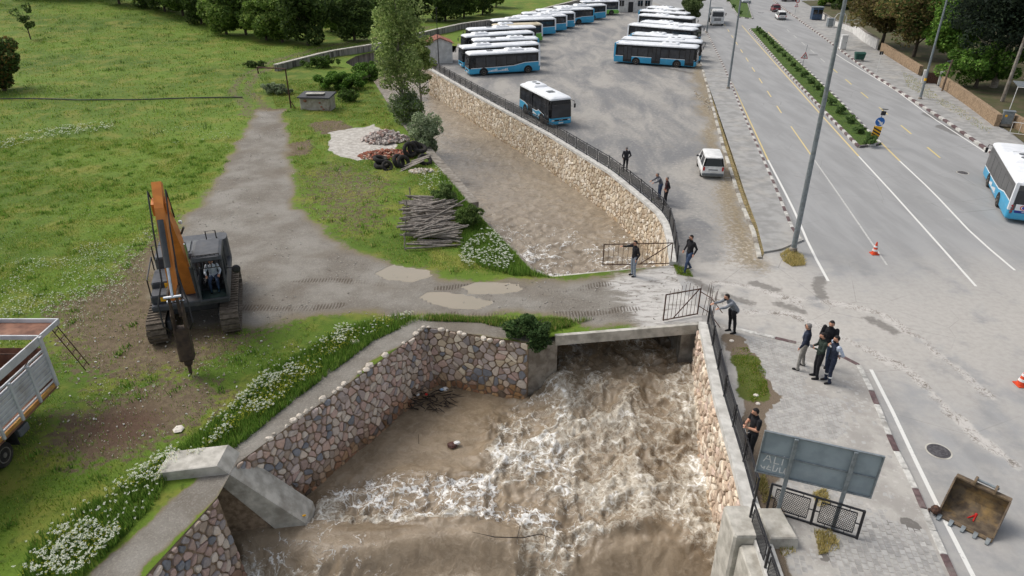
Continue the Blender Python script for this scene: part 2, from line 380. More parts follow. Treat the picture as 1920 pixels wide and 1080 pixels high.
def right_attrs(x, y):
    fx = x+(fbm(x*.4, y*.4, 3)-.5)*2; fy = y+(fbm(x*.4, y*.4, 9)-.5)*2
    lot = pmask(fx, fy, LOTAREA, .7); ap = pmask(fx, fy, APRON, 2.5)
    tr = np.zeros_like(x)
    for k, l in enumerate(MUDTRAIL): tr = np.maximum(tr, ss(.55, .1, linedist(fx*.35+x*.65, fy*.35+y*.65, l)))
    sweep = ss(8, 2, linedist(fx, fy, [p.xy for p in GG([(1500,560),(1700,620),(1900,560)])]))
    dirty = ss(3.2, .4, linedist(fx, fy, [p.xy for p in LOTKERB]))
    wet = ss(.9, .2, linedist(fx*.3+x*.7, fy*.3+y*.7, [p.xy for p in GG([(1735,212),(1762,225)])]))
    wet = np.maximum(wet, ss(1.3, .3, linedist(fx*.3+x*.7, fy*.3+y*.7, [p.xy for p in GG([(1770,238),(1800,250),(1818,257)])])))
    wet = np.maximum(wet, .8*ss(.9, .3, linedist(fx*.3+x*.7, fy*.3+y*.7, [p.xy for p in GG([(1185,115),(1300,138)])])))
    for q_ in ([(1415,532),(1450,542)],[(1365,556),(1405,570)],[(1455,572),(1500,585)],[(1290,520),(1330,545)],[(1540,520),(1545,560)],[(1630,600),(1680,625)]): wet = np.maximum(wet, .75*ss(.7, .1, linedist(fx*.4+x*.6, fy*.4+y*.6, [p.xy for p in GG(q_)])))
    return {'ra': np.stack([lot, ap, tr, sweep], 1), 'rb': np.stack([dirty, wet, ss(44, 30, y), np.ones_like(x)], 1)}
def mat_right():
    t = NT('asphalt'); co = t.coords('World')
    mp = t.n('Mapping'); t.L(co, mp.inputs['Vector']); mp.inputs['Rotation'].default_value = (0, 0, radians(10)); mp.inputs['Scale'].default_value = (1, .16, 1)
    n1, n2, n3, n4 = t.noise(co, .09, 6), t.noise(co, .5, 7, .65), t.noise(co, 3.5, 6, .65), t.noise(co, 28, 4, .75)
    lane = t.noise(mp.outputs[0], .75, 5)
    ra, rb = t.sep(t.attr('ra')), t.sep(t.attr('rb')); sweep = t.attr('ra', 'Alpha')
    road = t.mix(t.step(lane, .35, .65), s2l(154,154,153), s2l(142,142,141))
    road = t.mix(t.math('MULTIPLY', t.step(n4, .45, .8), .28), road, s2l(120,120,120))
    road = t.mix(t.math('MULTIPLY', t.step(n2, .56, .75), .3), road, s2l(170,168,163))
    pale = t.mix(t.step(n3, .35, .7), s2l(180,176,169), s2l(168,163,156))
    road = t.mix(t.math('MULTIPLY', t.math('ADD', t.math('MULTIPLY', rb[2], .5), t.math('MULTIPLY', sweep, .35)), t.step(t.math('ADD', n2, t.math('MULTIPLY', sweep, .12)), .38, .6)), road, pale)
    # lot: patchy worn asphalt under pale dust
    mp2 = t.n('Mapping'); t.L(co, mp2.inputs['Vector']); mp2.inputs['Rotation'].default_value = (0, 0, radians(-24)); mp2.inputs['Scale'].default_value = (1, .3, 1)
    dn = t.noise(mp2.outputs[0], .32, 8, .62, .6)
    lot = t.mix(t.step(t.math('ADD', dn, t.math('MULTIPLY', t.math('SUBTRACT', n3, .5), .35)), .34, .66), s2l(120,120,120), s2l(160,156,149))
    lot = t.mix(t.math('MULTIPLY', t.step(n2, .52, .7), .6), lot, s2l(132,128,122))
    lot = t.mix(t.math('MULTIPLY', t.step(n4, .48, .75), .45), lot, s2l(96,96,97))
    lot = t.mix(t.math('MULTIPLY', t.step(n3, .56, .72), .35), lot, s2l(196,190,180))
    c = t.mix(t.step(t.math('ADD', ra[0], t.math('MULTIPLY', t.math('SUBTRACT', n3, .5), .5)), .35, .65), road, lot)
    c = t.mix(t.math('MULTIPLY', ra[1], t.step(n2, .3, .55)), c, pale)
    dry = t.mix(t.step(n3, .4, .6), s2l(150,132,98), s2l(120,108,86))
    c = t.mix(t.math('MULTIPLY', t.math('MULTIPLY', rb[0], ra[0]), t.math('MULTIPLY', t.step(t.math('ADD', n3, t.math('MULTIPLY', rb[0], .18)), .52, .66), .85)), c, dry)
    # mud trail: pale splash with dark tread
    wv = t.n('TexWave'); t.L(co, wv.inputs['Vector']); wv.inputs['Scale'].default_value = 1.4; wv.inputs['Distortion'].default_value = 16; wv.inputs['Detail'].default_value = 4; wv.inputs['Detail Scale'].default_value = 2.5
    trm = t.step(t.math('ADD', ra[2], t.math('MULTIPLY', t.math('SUBTRACT', n2, .5), 2.2)), .35, .95)
    mud = t.mix(t.step(t.math('ADD', t.math('MULTIPLY', wv.outputs['Fac'], .12), t.noise(co, 1.3, 9, .78, .4)), .50, .72), s2l(190,186,180), s2l(112,104,94))
    c = t.mix(t.math('MULTIPLY', trm, t.math('MULTIPLY', t.step(ra[2], .03, .5), .9)), c, mud)
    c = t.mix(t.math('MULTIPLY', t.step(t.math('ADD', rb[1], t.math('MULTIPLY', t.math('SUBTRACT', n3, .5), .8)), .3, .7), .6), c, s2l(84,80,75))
    # fine cracks
    ck = t.vor(t.mix(.06, co, t.n('TexNoise').outputs['Color'], 'ADD'), .22)
    c = t.mix(t.math('MULTIPLY', t.step(ck, .006, .001), t.math('MULTIPLY', t.step(n1, .45, .6), .35)), c, s2l(90,88,85))
    return t.out(c, .9, t.bump(t.math('ADD', n4, t.math('MULTIPLY', n3, ra[2])), .25, .03), .3)
M_ROAD = mat_right()
RXS = axis([(-14,7,.8),(7,30,.3),(30,62,.6),(62,160,4)]); RYS = axis([(8,45,.28),(45,75,.5),(75,175,1.2),(175,320,6)])
def right_z(x, y): return np.full_like(x, 0)+(fbm(x*.25, y*.25, 4)-.5)*.05*pmask(x, y, LOTAREA, 2)
def right_keep(X, Y): return side_of_divide(X, Y) > -.05
ground_right = grid_sheet('road', RXS, RYS, right_keep, right_z, M_ROAD, right_attrs, [])

# ---- far ground reaching the horizon
mb = MB(); mb.add([(-900,-300,-6.0),(900,-300,-6.0),(900,1500,-6.0),(-900,1500,-6.0)], [(0,1,2,3)])
tag(mb.build('far_terrain', pm('far_ground', s2l(70,86,40), s2l(96,100,58), .02, 1, kind='World')), kind='structure')

# ---------------------------------------------------------------- water
def mat_water():
    t = NT('silty_water'); co = t.coords('World')
    fo = t.sep(t.attr('foam')); 
    dn = t.n('TexNoise'); t.L(co, dn.inputs['Vector']); dn.inputs['Scale'].default_value = 1.3; dn.inputs['Detail'].default_value = 5
    sub = t.n('VectorMath', operation='SUBTRACT'); t.L(dn.outputs['Color'], sub.inputs[0]); sub.inputs[1].default_value = (.5,.5,.5)
    sc = t.n('VectorMath', operation='SCALE'); t.L(sub.outputs[0], sc.inputs[0]); sc.inputs['Scale'].default_value = 1.5
    ad = t.n('VectorMath', operation='ADD'); t.L(co, ad.inputs[0]); t.L(sc.outputs[0], ad.inputs[1]); w = ad.outputs[0]
    n1, n2, n3 = t.noise(w, .7, 7, .62), t.noise(w, 3.2, 6, .68), t.noise(co, 12, 4, .7)
    v0 = t.step(t.vor(w, .75), .13, .0); v1 = t.step(t.vor(w, 1.7), .15, .0); v2 = t.step(t.vor(w, 4.2), .15, .0)
    c = t.mix(t.step(n1, .35, .65), s2l(148,132,110), s2l(122,107,87))
    c = t.mix(t.math('MULTIPLY', t.step(n2, .45, .7), .4), c, s2l(166,152,131))
    c = t.mix(t.math('MULTIPLY', fo[2], .65), c, s2l(160,151,136))
    mpf = t.n('Mapping'); t.L(w, mpf.inputs['Vector']); mpf.inputs['Rotation'].default_value = (0,0,radians(-14)); mpf.inputs['Scale'].default_value = (2.6,.42,1); sk = t.noise(mpf.outputs[0], 1.0, 7, .66)
    c = t.mix(t.math('MULTIPLY', t.step(sk, .44, .66), t.math('MULTIPLY', fo[2], .5)), c, s2l(116,107,95)); c = t.mix(t.math('MULTIPLY', t.step(sk, .46, .30), t.math('MULTIPLY', fo[2], .55)), c, s2l(180,172,158))
    vein = t.math('ADD', t.math('ADD', t.math('MULTIPLY', v1, .34), t.math('MULTIPLY', v2, .26)), t.math('MULTIPLY', v0, .26))
    churn = t.math('ADD', t.math('ADD', t.math('MULTIPLY', n2, .75), t.math('MULTIPLY', n3, .30)), t.math('MULTIPLY', vein, .55))
    fc = t.step(t.math('ADD', churn, fo[1]), .92, 1.45)
    c = t.mix(t.math('MULTIPLY', fc, .85), c, t.mix(n3, s2l(194,185,166), s2l(222,217,205)))
    lace = t.math('ADD', t.math('ADD', vein, t.math('MULTIPLY', n2, .55)), t.math('MULTIPLY', n3, .22))
    fw = t.step(t.math('ADD', lace, fo[0]), .80, 1.22)
    c = t.mix(t.math('MULTIPLY', fw, .92), c, s2l(238,237,233))
    h = t.math('ADD', t.math('ADD', t.math('ADD', t.math('MULTIPLY', n2, .6), t.math('MULTIPLY', n3, .25)), t.math('MULTIPLY', sk, fo[2])), t.math('MULTIPLY', t.math('MAXIMUM', fc, fw), .4))
    rg = t.math('ADD', .16, t.math('MULTIPLY', t.math('MAXIMUM', fc, fw), .6))
    return t.out(c, rg, t.bump(h, .6, .10), .4)
M_WATER = mat_water()
def water(name, xs, ys, polyxy, grow, zfun):
    X, Y = np.meshgrid(xs, ys); d = sdist(X, Y, polyxy)[0]
    Z, F = zfun(X, Y, d)
    I = np.arange(X.size).reshape(X.shape)
    q = np.stack([I[:-1,:-1], I[:-1,1:], I[1:,1:], I[1:,:-1]], -1).reshape(-1, 4)
    q = q[(d.ravel()[q] < grow).any(1)]
    use = np.zeros(X.size, bool); use[q] = True; idx = np.cumsum(use)-1
    V = np.stack([X.ravel()[use], Y.ravel()[use], Z.ravel()[use]], 1)
    o = arrmesh(name, V, idx[q], M_WATER, F.reshape(-1, 3)[use], smooth=True, attr='foam')
    return tag(o, kind='structure')
def ridged(x, y, s, o=4):
    r = 0; a = .5; t = 0
    for k in range(o):
        n = 1-np.abs(2*vnoise(x*2**k+31*k, y*2**k, s+k)-1); r = r+a*n*n; t += a; a *= .55
    return r/t
def z_down(X, Y, d):
    wx = X+(fbm(X*.5, Y*.5, 21)-.5)*1.8; wy = Y+(fbm(X*.5, Y*.5, 27)-.5)*1.8
    # calm pool in the lee of the left wall, violent race on the right
    calm = pmask(wx*.5+X*.5, wy*.5+Y*.5, [p.xy for p in GG([(1000,700),(920,790),(890,880),(640,900),(560,950),(500,930),(800,690)], ZD)], .9)
    sill = ss(21.1, 20.2, Y+.25*np.sin(X*.8))*ss(1.2, -1.2, X)*1.0
    drop = ss(19.7, 18.0, Y+.3*np.sin(X*.7)+.25*(fbm(X*.9, Y*.3, 99)-.5))
    smoothed = np.maximum(calm, ss(20.9, 20.2, Y)*ss(.8, -.8, X)*ss(17.2, 18.6, Y+X*.12))
    smoothed = np.maximum(smoothed, .75*pmask(wx, wy, [p.xy for p in GG([(1130,1020),(1270,1000),(1330,1085),(1060,1090)], ZD-.3)], .5))
    rag = ridged(wx*.42, wy*.42, 3, 4)*.75+fbm(wx*1.3, wy*1.3, 5, 4)*.45
    rag2 = fbm(wx*3.8, wy*3.8, 8, 4)-.5
    amp = (1-smoothed)
    Z = ZD+.42*sill-1.0*drop+amp*((rag-.5)*.95+rag2*.30)+(fbm(X*1.2, Y*1.2, 50)-.5)*.10*smoothed
    Z = Z+.25*ss(3, -.5, np.abs(X-5.5))*amp
    Z = Z+1.15*ss(24.5, 30.2, Y)*ss(-.5, 3.0, X)
    crest = np.clip((rag-.45)*2.2, -.5, 1)
    white = pmask(wx*.6+X*.4, wy*.6+Y*.4, [p.xy for p in GG([(640,915),(720,885),(860,895),(1000,930),(1060,985),(960,985),(720,958),(650,950)], ZD)], .45)
    streak = pmask(wx, wy, [p.xy for p in GG([(960,750),(1030,740),(1080,900),(1130,1000),(1000,1000),(930,850)], ZD)], .6)
    low = drop*ss(17.8, 16.4, Y+X*.25+1.0)
    patch = fbm(wx*.45, wy*.45, 90, 3)-.5
    Wt = -.16+.40*white+.35*patch*white+.22*streak*amp*(1-white)+.24*crest*amp+.9*patch*amp+.42*low*ss(2,-4,X)-.30*smoothed*(1-white)
    Ch = -.30+.70*amp*(1-white)+.30*crest*amp-.3*smoothed+.5*patch*amp
    Wt = np.minimum(Wt, .27)
    swirl = pmask(wx*.5+X*.5, wy*.5+Y*.5, [p.xy for p in GG([(430,1095),(500,1035),(600,1010),(680,1030),(740,1095)], ZD-1)], .4); Wt = Wt+.34*swirl; Ch = Ch+.3*swirl
    Ch = Ch+.22*ss(-.5, -.05, d)*amp
    under = ss(28.3, 30.5, Y)
    Ch = Ch-.15*under; Wt = Wt-.02*under
    return Z, np.stack([Wt, Ch, np.zeros_like(X)], -1)
water('river_below_bridge', axis([(-13.5,11.5,.075)]), axis([(10,15,.3),(15,31.5,.075),(31.5,38,.3)]), [p for p in D_XY[3:]]+[(9.9,38),(2,38),(1.9,30)], .9, z_down)
def z_up(X, Y, d):
    wx = X+(fbm(X*.4, Y*.4, 61)-.5)*1.5; wy = Y+(fbm(X*.4, Y*.4, 67)-.5)*1.5
    near = ss(62, 44, Y+X*.3); a = .17+.30*near
    # ripples run along the flow
    u = wx*.92+wy*.38; v = -wx*.38+wy*.92
    rp = ridged(u*.55, v*.9, 13, 4); rp2 = fbm(wx*3, wy*3, 71, 4)-.5
    Z = ZU+(rp-.5)*a+rp2*a*.5
    nr2 = ss(57, 46, Y+X*.2); pt = fbm(wx*.5, wy*.5, 95, 3)-.5
    Wt = -.52+.42*nr2+.18*near+(.20+.2*nr2)*np.clip((rp-.45)*2, -.5, 1)+.5*pt*near; Ch = -.34+.36*near+.25*(rp-.5)
    edge = ss(-1.4, -.2, d)*ss(48, 60, Y)
    return Z, np.stack([Wt, Ch+.12*edge, .55+.4*ss(50, 70, Y)], -1)
water('river_above_bridge', axis([(-38,-14,.5),(-14,11,.13)]), axis([(36,40,.4),(40,62,.12),(62,128,.28)]), U_XY, 1.2, z_up)
# bed under the water
mb = MB(); mb.add([(-45,5,-6),(16,5,-6),(16,130,-6),(-45,130,-6)], [(0,1,2,3)])
tag(mb.build('river_bed', pm('river_bed', s2l(90,78,62), rough=1)), kind='structure')
# ---------------------------------------------------------------- polyline helpers
def offset(line, d):
    """shift a plan polyline to its right by d"""
    out = []; n = len(line)
    for i, p in enumerate(line):
        a, b = line[max(i-1, 0)], line[min(i+1, n-1)]; t = Vector((b[0]-a[0], b[1]-a[1])).normalized()
        q = Vector(p); q.x += t.y*d; q.y -= t.x*d; out.append(q)
    return out
def resample(line, step):
    pts = [Vector((p[0], p[1], p[2] if len(p) > 2 else 0)) for p in line]; out = [pts[0].copy()]; acc = 0
    L = sum((b-a).length for a, b in zip(pts, pts[1:])); n = max(1, round(L/step)); h = L/n; want = h; run = 0
    for a, b in zip(pts, pts[1:]):
        l = (b-a).length
        while want <= run+l+1e-6 and len(out) <= n: out.append(a.lerp(b, min(1, (want-run)/l))); want += h
        run += l
    return out
def ribbon(mb, line, w, z, mi=0):
    a = offset(line, -w/2); b = offset(line, w/2); n = len(line)
    mb.add([(p.x, p.y, z) for p in a]+[(p.x, p.y, z) for p in b], [(i, n+i, n+i+1, i+1) for i in range(n-1)], mi)
def band(mb, line, d0, d1, z0, z1, mi=0):
    """solid strip along a plan line between two sideways offsets and two levels"""
    a = offset(line, d0); b = offset(line, d1)
    mb.loft([[(p.x, p.y, z0), (q.x, q.y, z0), (q.x, q.y, z1), (p.x, p.y, z1)] for p, q in zip(a, b)], mi)
M_CONC = pm('concrete', s2l(196,192,182), s2l(164,160,150), 2.2, .9, .35, 22, kind='World', grime=(s2l(120,114,104), .55))
M_CONC_W = pm('whitewashed_concrete', s2l(208,206,200), s2l(184,182,176), 2.5, .9, .3, 20, kind='World', grime=(s2l(146,142,134), .5))
M_CONC_D = pm('stained_concrete', s2l(150,144,134), s2l(118,110,100), 2.5, .9, .4, 20, kind='World', grime=(s2l(82,74,64), .7))
M_MORTAR = pm('mortar', s2l(150,132,112), s2l(120,103,85), 5, .95, .5, 30, kind='World', grime=(s2l(70,58,46), .6))
M_MORTAR_L = pm('pale_mortar', s2l(158,136,110), s2l(130,110,88), 5, .95, .5, 30, kind='World', grime=(s2l(104,86,68), .5))
M_STONE = colmat('stone', .88, .28, 9, .55)
PINK = [s2l(*c) for c in ((196,180,172),(178,164,158),(206,192,178),(158,150,148),(190,164,154),(178,156,146),(212,200,186),(136,138,144),(166,150,136),(200,172,158),(188,176,166))]
CREAM = [s2l(*c) for c in ((212,198,174),(224,212,192),(196,180,156),(206,188,164),(230,220,204),(186,168,144),(202,188,168))]
WARM = [s2l(*c) for c in ((216,200,178),(204,182,160),(226,214,196),(190,170,150),(218,204,184),(184,164,144),(206,184,168))]
def clip_half(poly, m, nrm):
    out = []; n = len(poly)
    for i in range(n):
        a, b = poly[i], poly[(i+1) % n]; da = (a[0]-m[0])*nrm[0]+(a[1]-m[1])*nrm[1]; db = (b[0]-m[0])*nrm[0]+(b[1]-m[1])*nrm[1]
        if da <= 0: out.append(a)
        if (da < 0 < db) or (db < 0 < da): t = da/(da-db); out.append((a[0]+(b[0]-a[0])*t, a[1]+(b[1]-a[1])*t))
    return out
def cells(L, H, sx, sy, rnd, jit=1.12):
    nx, ny = max(1, round(L/sx)), max(1, round(H/sy)); sx, sy = L/nx, H/ny; P = {}
    for i in range(-1, nx+1):
        for j in range(-1, ny+1): P[i, j] = ((i+.5+(.25 if j % 2 else -.25)+rnd.uniform(-.5, .5)*jit)*sx, (j+.5+rnd.uniform(-.5, .5)*jit)*sy)
    for (i, j), s in P.items():
        if not (0 <= i < nx and 0 <= j < ny): continue
        poly = [(max(0, s[0]-2*sx), max(0, s[1]-2*sy)), (min(L, s[0]+2*sx), max(0, s[1]-2*sy)), (min(L, s[0]+2*sx), min(H, s[1]+2*sy)), (max(0, s[0]-2*sx), min(H, s[1]+2*sy))]
        for di in (-2,-1,0,1,2):
            for dj in (-2,-1,0,1,2):
                q = P.get((i+di, j+dj))
                if q is None or (di == 0 and dj == 0): continue
                poly = clip_half(poly, ((s[0]+q[0])/2, (s[1]+q[1])/2), (q[0]-s[0], q[1]-s[1]))
                if len(poly) < 3: break
            if len(poly) < 3: break
        if len(poly) >= 3: yield poly
def stone_wall(name, label, line, ztop, zbot, pal, size, rnd, mortar, batter=0.0, thick=.45, gap=.035, proud=.07, wet=None, limit=300, cap=None, label_cap=None, ztops=None):
    """masonry wall whose right-hand face (looking along line) carries stones; line = top edge of that face"""
    root = thing(name, label, 'wall', line[0])
    org = Vector(line[0]); pts = [Vector((p[0], p[1], 0)) for p in line]
    cum = [0]
    for a, b in zip(pts, pts[1:]): cum.append(cum[-1]+(b-a).length)
    L = cum[-1]; H = ztop-zbot
    def at(s, h, d):
        k = 0
        while k < len(pts)-2 and s > cum[k+1]: k += 1
        a, b = pts[k], pts[k+1]; t = (s-cum[k])/(cum[k+1]-cum[k]); tg = (b-a).normalized(); nr = Vector((tg.y, -tg.x, 0))
        p = a.lerp(b, t)+nr*(d+batter*(H-h)); return Vector((p.x, p.y, zbot+h))-org
    # backing: solid mortar wall
    mb = MB(); rings = []
    sm = [0]+[c for c in cum[1:-1]]+[L]
    for s in sm: rings.append([at(s, 0, 0), at(s, H, 0), at(s, H, -thick)-Vector((0,0,0)), at(s, 0, -thick-batter*H)])
    mb.loft(rings); mb.build('masonry', mortar, root)
    stones = []
    for poly in cells(L, H, size[0], size[1], rnd):
        cx = sum(p[0] for p in poly)/len(poly); cy = sum(p[1] for p in poly)/len(poly)
        ext = max(max(abs(p[0]-cx), abs(p[1]-cy)) for p in poly)
        if ext < .05: continue
        k = max(.3, 1-gap*rnd.uniform(.55, 1.9)/ext)
        poly = [(cx+(p[0]-cx)*k, cy+(p[1]-cy)*k) for p in poly]
        rp = []
        for i in range(len(poly)):
            a, b = poly[i], poly[(i+1) % len(poly)]
            if hypot(a[0]-b[0], a[1]-b[1]) < .03: rp.append(a); continue
            rp += [(a[0]*.78+b[0]*.22, a[1]*.78+b[1]*.22), (a[0]*.22+b[0]*.78, a[1]*.22+b[1]*.78)]
        pr = proud*rnd.uniform(.5, 1.3); n = len(rp); vs = []
        tx, ty = rnd.uniform(-.12, .12), rnd.uniform(-.12, .12)
        for sc, dd in ((1, -.02), (.95, pr*.7), (.68, pr)):
            for p in rp:
                qx, qy = cx+(p[0]-cx)*sc, cy+(p[1]-cy)*sc
                jd = 0 if dd < 0 else rnd.uniform(-.15, .15)*pr+(p[0]-cx)*tx*sc+(p[1]-cy)*ty*sc
                vs.append(at(min(max(qx, 0), L), min(max(qy, 0), H), max(dd+jd, -.02)))
        fs = [(k2*n+i, (k2+1)*n+i, (k2+1)*n+(i+1) % n, k2*n+(i+1) % n) for k2 in (0, 1) for i in range(n)]+[tuple(reversed([2*n+i for i in range(n)]))]
        col = list(rnd.choice(pal)); f = rnd.uniform(.82, 1.12); col = [c*f for c in col]
        if wet:
            w = min(1, max(0, (wet[0]-cy+rnd.uniform(-.3, .3))/.6)); col = [c*(1-w)+c*m*w for c, m in zip(col, wet[1])]
        wp = at(cx, cy, 0)+org; stones.append(((wp-Vector((0,0,CAM_H))).length, vs, fs, col))
    stones.sort(key=lambda q: q[0])
    for k, (dd, vs, fs, col) in enumerate(stones[:limit]):
        m = MB(); m.col = col; m.add(vs, fs); m.build('stone', M_STONE, root)
    if len(stones) > limit:
        m = MB()
        for dd, vs, fs, col in stones[limit:]: m.col = col; m.add(vs, fs)
        tag(m.build('small_stones', M_STONE, root), kind='stuff')
    if cap:
        mb = MB(); l2 = [p-org for p in pts]; band(mb, l2, cap[0], cap[1], ztop-org.z+.003, cap[2]-org.z); mb.build('coping', cap[3], root)
    return root
rs = random.Random(3)
wetA = (1.25, (.62, .50, .36))
stone_wall('stone_wall', 'long pinkish rubble stone wall along the left of the foaming pool', [LB_B+Vector((0,0,-.02)), LB_C+Vector((0,0,-.02))][::-1], -.02, -4.9, PINK, (.36,.30), rs, M_MORTAR, .12, .9, wet=(2.35, (.62,.46,.32)), proud=.085, gap=.03)
stone_wall('stone_wall', 'short rubble stone wing wall between the left bank and the concrete bridge pier', [LB_B, LB_A], -.03, -4.6, PINK+CREAM[:4], (.42,.33), rs, M_MORTAR, .02, .8, wet=(2.1, (.66,.47,.30)), proud=.07)
stone_wall('stone_wall', 'dark muddy stone wall below the sloping concrete block, bottom left', [LB_E, LB_D], -.03, -5.2, PINK[2:9], (.38,.32), rs, M_MORTAR, .10, .8, wet=(2.3, (.68,.56,.44)), proud=.09)
stone_wall('stone_wall', 'rough cream and rust stone wall right of the foaming pool, under the black fence', RB_DN[:-1], 0, -4.9, WARM, (.36,.34), rs, M_MORTAR_L, .02, .5, gap=.02, proud=.12, wet=(1.6, (.8,.66,.5)), cap=(-.5, .06, .30, M_CONC_W))
stone_wall('stone_wall', 'long cream stone river wall below the bus lot railing', RB_UP, .03, -4.2, CREAM, (.40,.33), rs, M_MORTAR_L, .02, .5, gap=.03, proud=.06, wet=(1.15, (.72,.58,.42)), cap=(-.46, .05, .25, M_CONC_W))
# white coping stones along the left wall's upper edge
def rock(mb, c, r, rnd, sq=.7):
    n, k = 6, 4; rings = []
    ph = rnd.uniform(0, 6); ax = [r*rnd.uniform(.75, 1.25), r*rnd.uniform(.75, 1.25), r*sq*rnd.uniform(.8, 1.2)]
    for j in range(k+1):
        th = pi*(j+.12)/(k+.24)-pi/2
        rings.append([Vector(c)+Vector((ax[0]*cos(th)*cos(2*pi*i/n+ph), ax[1]*cos(th)*sin(2*pi*i/n+ph), ax[2]*sin(th)))*rnd.uniform(.85, 1.12) for i in range(n)])
    mb.loft(rings)
cop = thing('edging_stones', 'row of pale rough stones edging the top of the left river wall', 'stones', LB_B)
ln = resample([LB_C, LB_B, LB_A+Vector((-1.2,0,0))], .34)
for p in ln:
    if rs.random() < .42: continue
    m = MB(); fq = rs.uniform(.8, 1.05); m.col = [c*fq for c in s2l(206,196,182)]; rock(m, p-LB_B+Vector((rs.uniform(-.05,.05)-.06, rs.uniform(-.05,.08), .03)), rs.uniform(.07, .2), rs); m.build('stone', M_STONE, cop)

# ---------------------------------------------------------------- bridge, piers, buttress
br = thing('road_bridge', 'low concrete slab bridge carrying the muddy track over the torrent', 'bridge', G(1170,618))
bo = br.location.copy()
dl, dr, ul, ur = G(1040,628), G(1307,606), G(1036,516), G(1262,497)
m = MB(); m.prism([Vector(p)-bo+Vector((0,0,-.014)) for p in (dl, dr, ur, ul)], (0,0,-.62)); m.build('deck', M_CONC, br)
m = MB(); q0, q1 = dl-bo, dr-bo; d = (q1-q0).normalized(); nn = Vector((d.y, -d.x, 0))
m.prism([q0+Vector((0,0,.06)), q1+Vector((0,0,.06)), q1+Vector((0,0,-.5)), q0+Vector((0,0,-.5))], nn*.22); m.build('edge_beam', M_CONC, br)
m = MB(); a = G(988,641); b = G(1046,629)
m.prism([Vector((a.x,a.y,-.32))-bo, Vector((b.x,b.y+.02,-.32))-bo, Vector((b.x,b.y+6.2,-.32))-bo, Vector((a.x,a.y+3,-.32))-bo], (0,0,-4.5))
m.build('pier', M_CONC_D, br)
m = MB(); a = G(1282,610)
m.prism([Vector((a.x,a.y+.15,-.55))-bo, Vector((a.x+1.6,a.y+.15,-.55))-bo, Vector((a.x+1.6,a.y+6,-.55))-bo, Vector((a.x,a.y+6,-.55))-bo], (0,0,-4.5)); m.build('pier', M_CONC_D, br)
# sloping concrete block (end of the sill) on the left
bt = thing('concrete_buttress', 'heavy pale concrete block sloping down into the brown water, bottom left', 'concrete block', G(370,890))
o = bt.location.copy(); prof = [(-13.15,.42),(-11.05,.46),(-8.3,-3.0),(-8.2,-3.9),(-9.0,-3.9),(-11.25,-.22),(-13.15,-.08)]
def by(x): return 19.55+(x+13)*.16
m = MB(); F1 = [Vector((x, by(x), z))-o for x, z in prof]; F2 = [Vector((x, by(x)+1.2, z))-o for x, z in prof]
n = len(prof); c1 = [p.lerp(Vector((sum(q.x for q in F1)/n, p.y, sum(q.z for q in F1)/n)), .012) for p in F1]
m.loft([[p+Vector((0,.0,0)) for p in c1], [p+Vector((0,.05,0)) for p in F1], [p+Vector((0,-.05,0)) for p in F2], [p.lerp(Vector((sum(q.x for q in F2)/n, p.y, sum(q.z for q in F2)/n)), .012) for p in F2]])
m.build('capping', M_CONC, bt)
m = MB(); m.prism([Vector((x, by(x)-.0+.12, z))-o for x, z in ((-12.6,-.12),(-11.1,-.3),(-8.8,-4.8),(-12.6,-4.8))], (0,.95,0)); m.build('rubble_core', M_MORTAR, bt)
# concrete pillars at the near end of the right wall
cp = thing('concrete_pillar', 'broken pale concrete pillar at the near end of the right river wall', 'pillar', (8.0,16.9,0))
m = MB(); m.cbox((-.15,.3,-1.9),(.95,1.4,4.7),.08); m.build('upper_block', M_CONC, cp)
m = MB(); m.cbox((-.02,-1.4,-2.2),(.8,2.0,4.6),.08); m.build('lower_block', M_CONC, cp)
# loose concrete block beside the fence
cb = G(1450,1000); m = MB(); m.loft([[(-.45,-.75,0),(.55,-.75,0),(.45,.7,0),(-.45,.7,0)],[(-.42,-.7,.42),(.5,-.7,.42),(.38,.65,.42),(-.42,.65,.42)],[(-.38,-.66,.46),(.46,-.66,.46),(.34,.6,.46),(-.38,.6,.46)]])
tag(m.build('concrete_block', M_CONC, loc=cb+Vector((0,0,.08))), 'loose tapering concrete block lying against the black fence', 'concrete block')

# ---------------------------------------------------------------- pavements, kerbs, median
M_PAVE = pm('worn_pavement', s2l(158,157,154), s2l(138,137,134), 1.1, .92, .3, 40, kind='World', grime=(s2l(176,170,160), .5), detail=8)
M_KW = pm('white_kerb_paint', s2l(204,202,196), s2l(172,170,164), 5, .8, .2, 20, kind='World', grime=(s2l(128,124,118), .8))
M_KR = pm('faded_red_kerb_paint', s2l(106,86,86), s2l(84,68,68), 5, .8, .2, 20, kind='World', grime=(s2l(140,134,128), .5))
M_KB = pm('dark_kerb_paint', s2l(96,92,96), s2l(74,70,72), 5, .8, .2, 20, kind='World', grime=(s2l(140,136,130), .5))
def slab(name, poly, z, mat, d=.2):
    m = MB(); m.prism([(p[0], p[1], z) for p in poly][::-1], (0,0,-d)); return tag(m.build(name, mat), kind='structure')
slab('left_pavement', [p for p in PAVE_L[:-1]]+offset(KERB_L, -.22)[::-1], .12, M_PAVE)
KM = {}
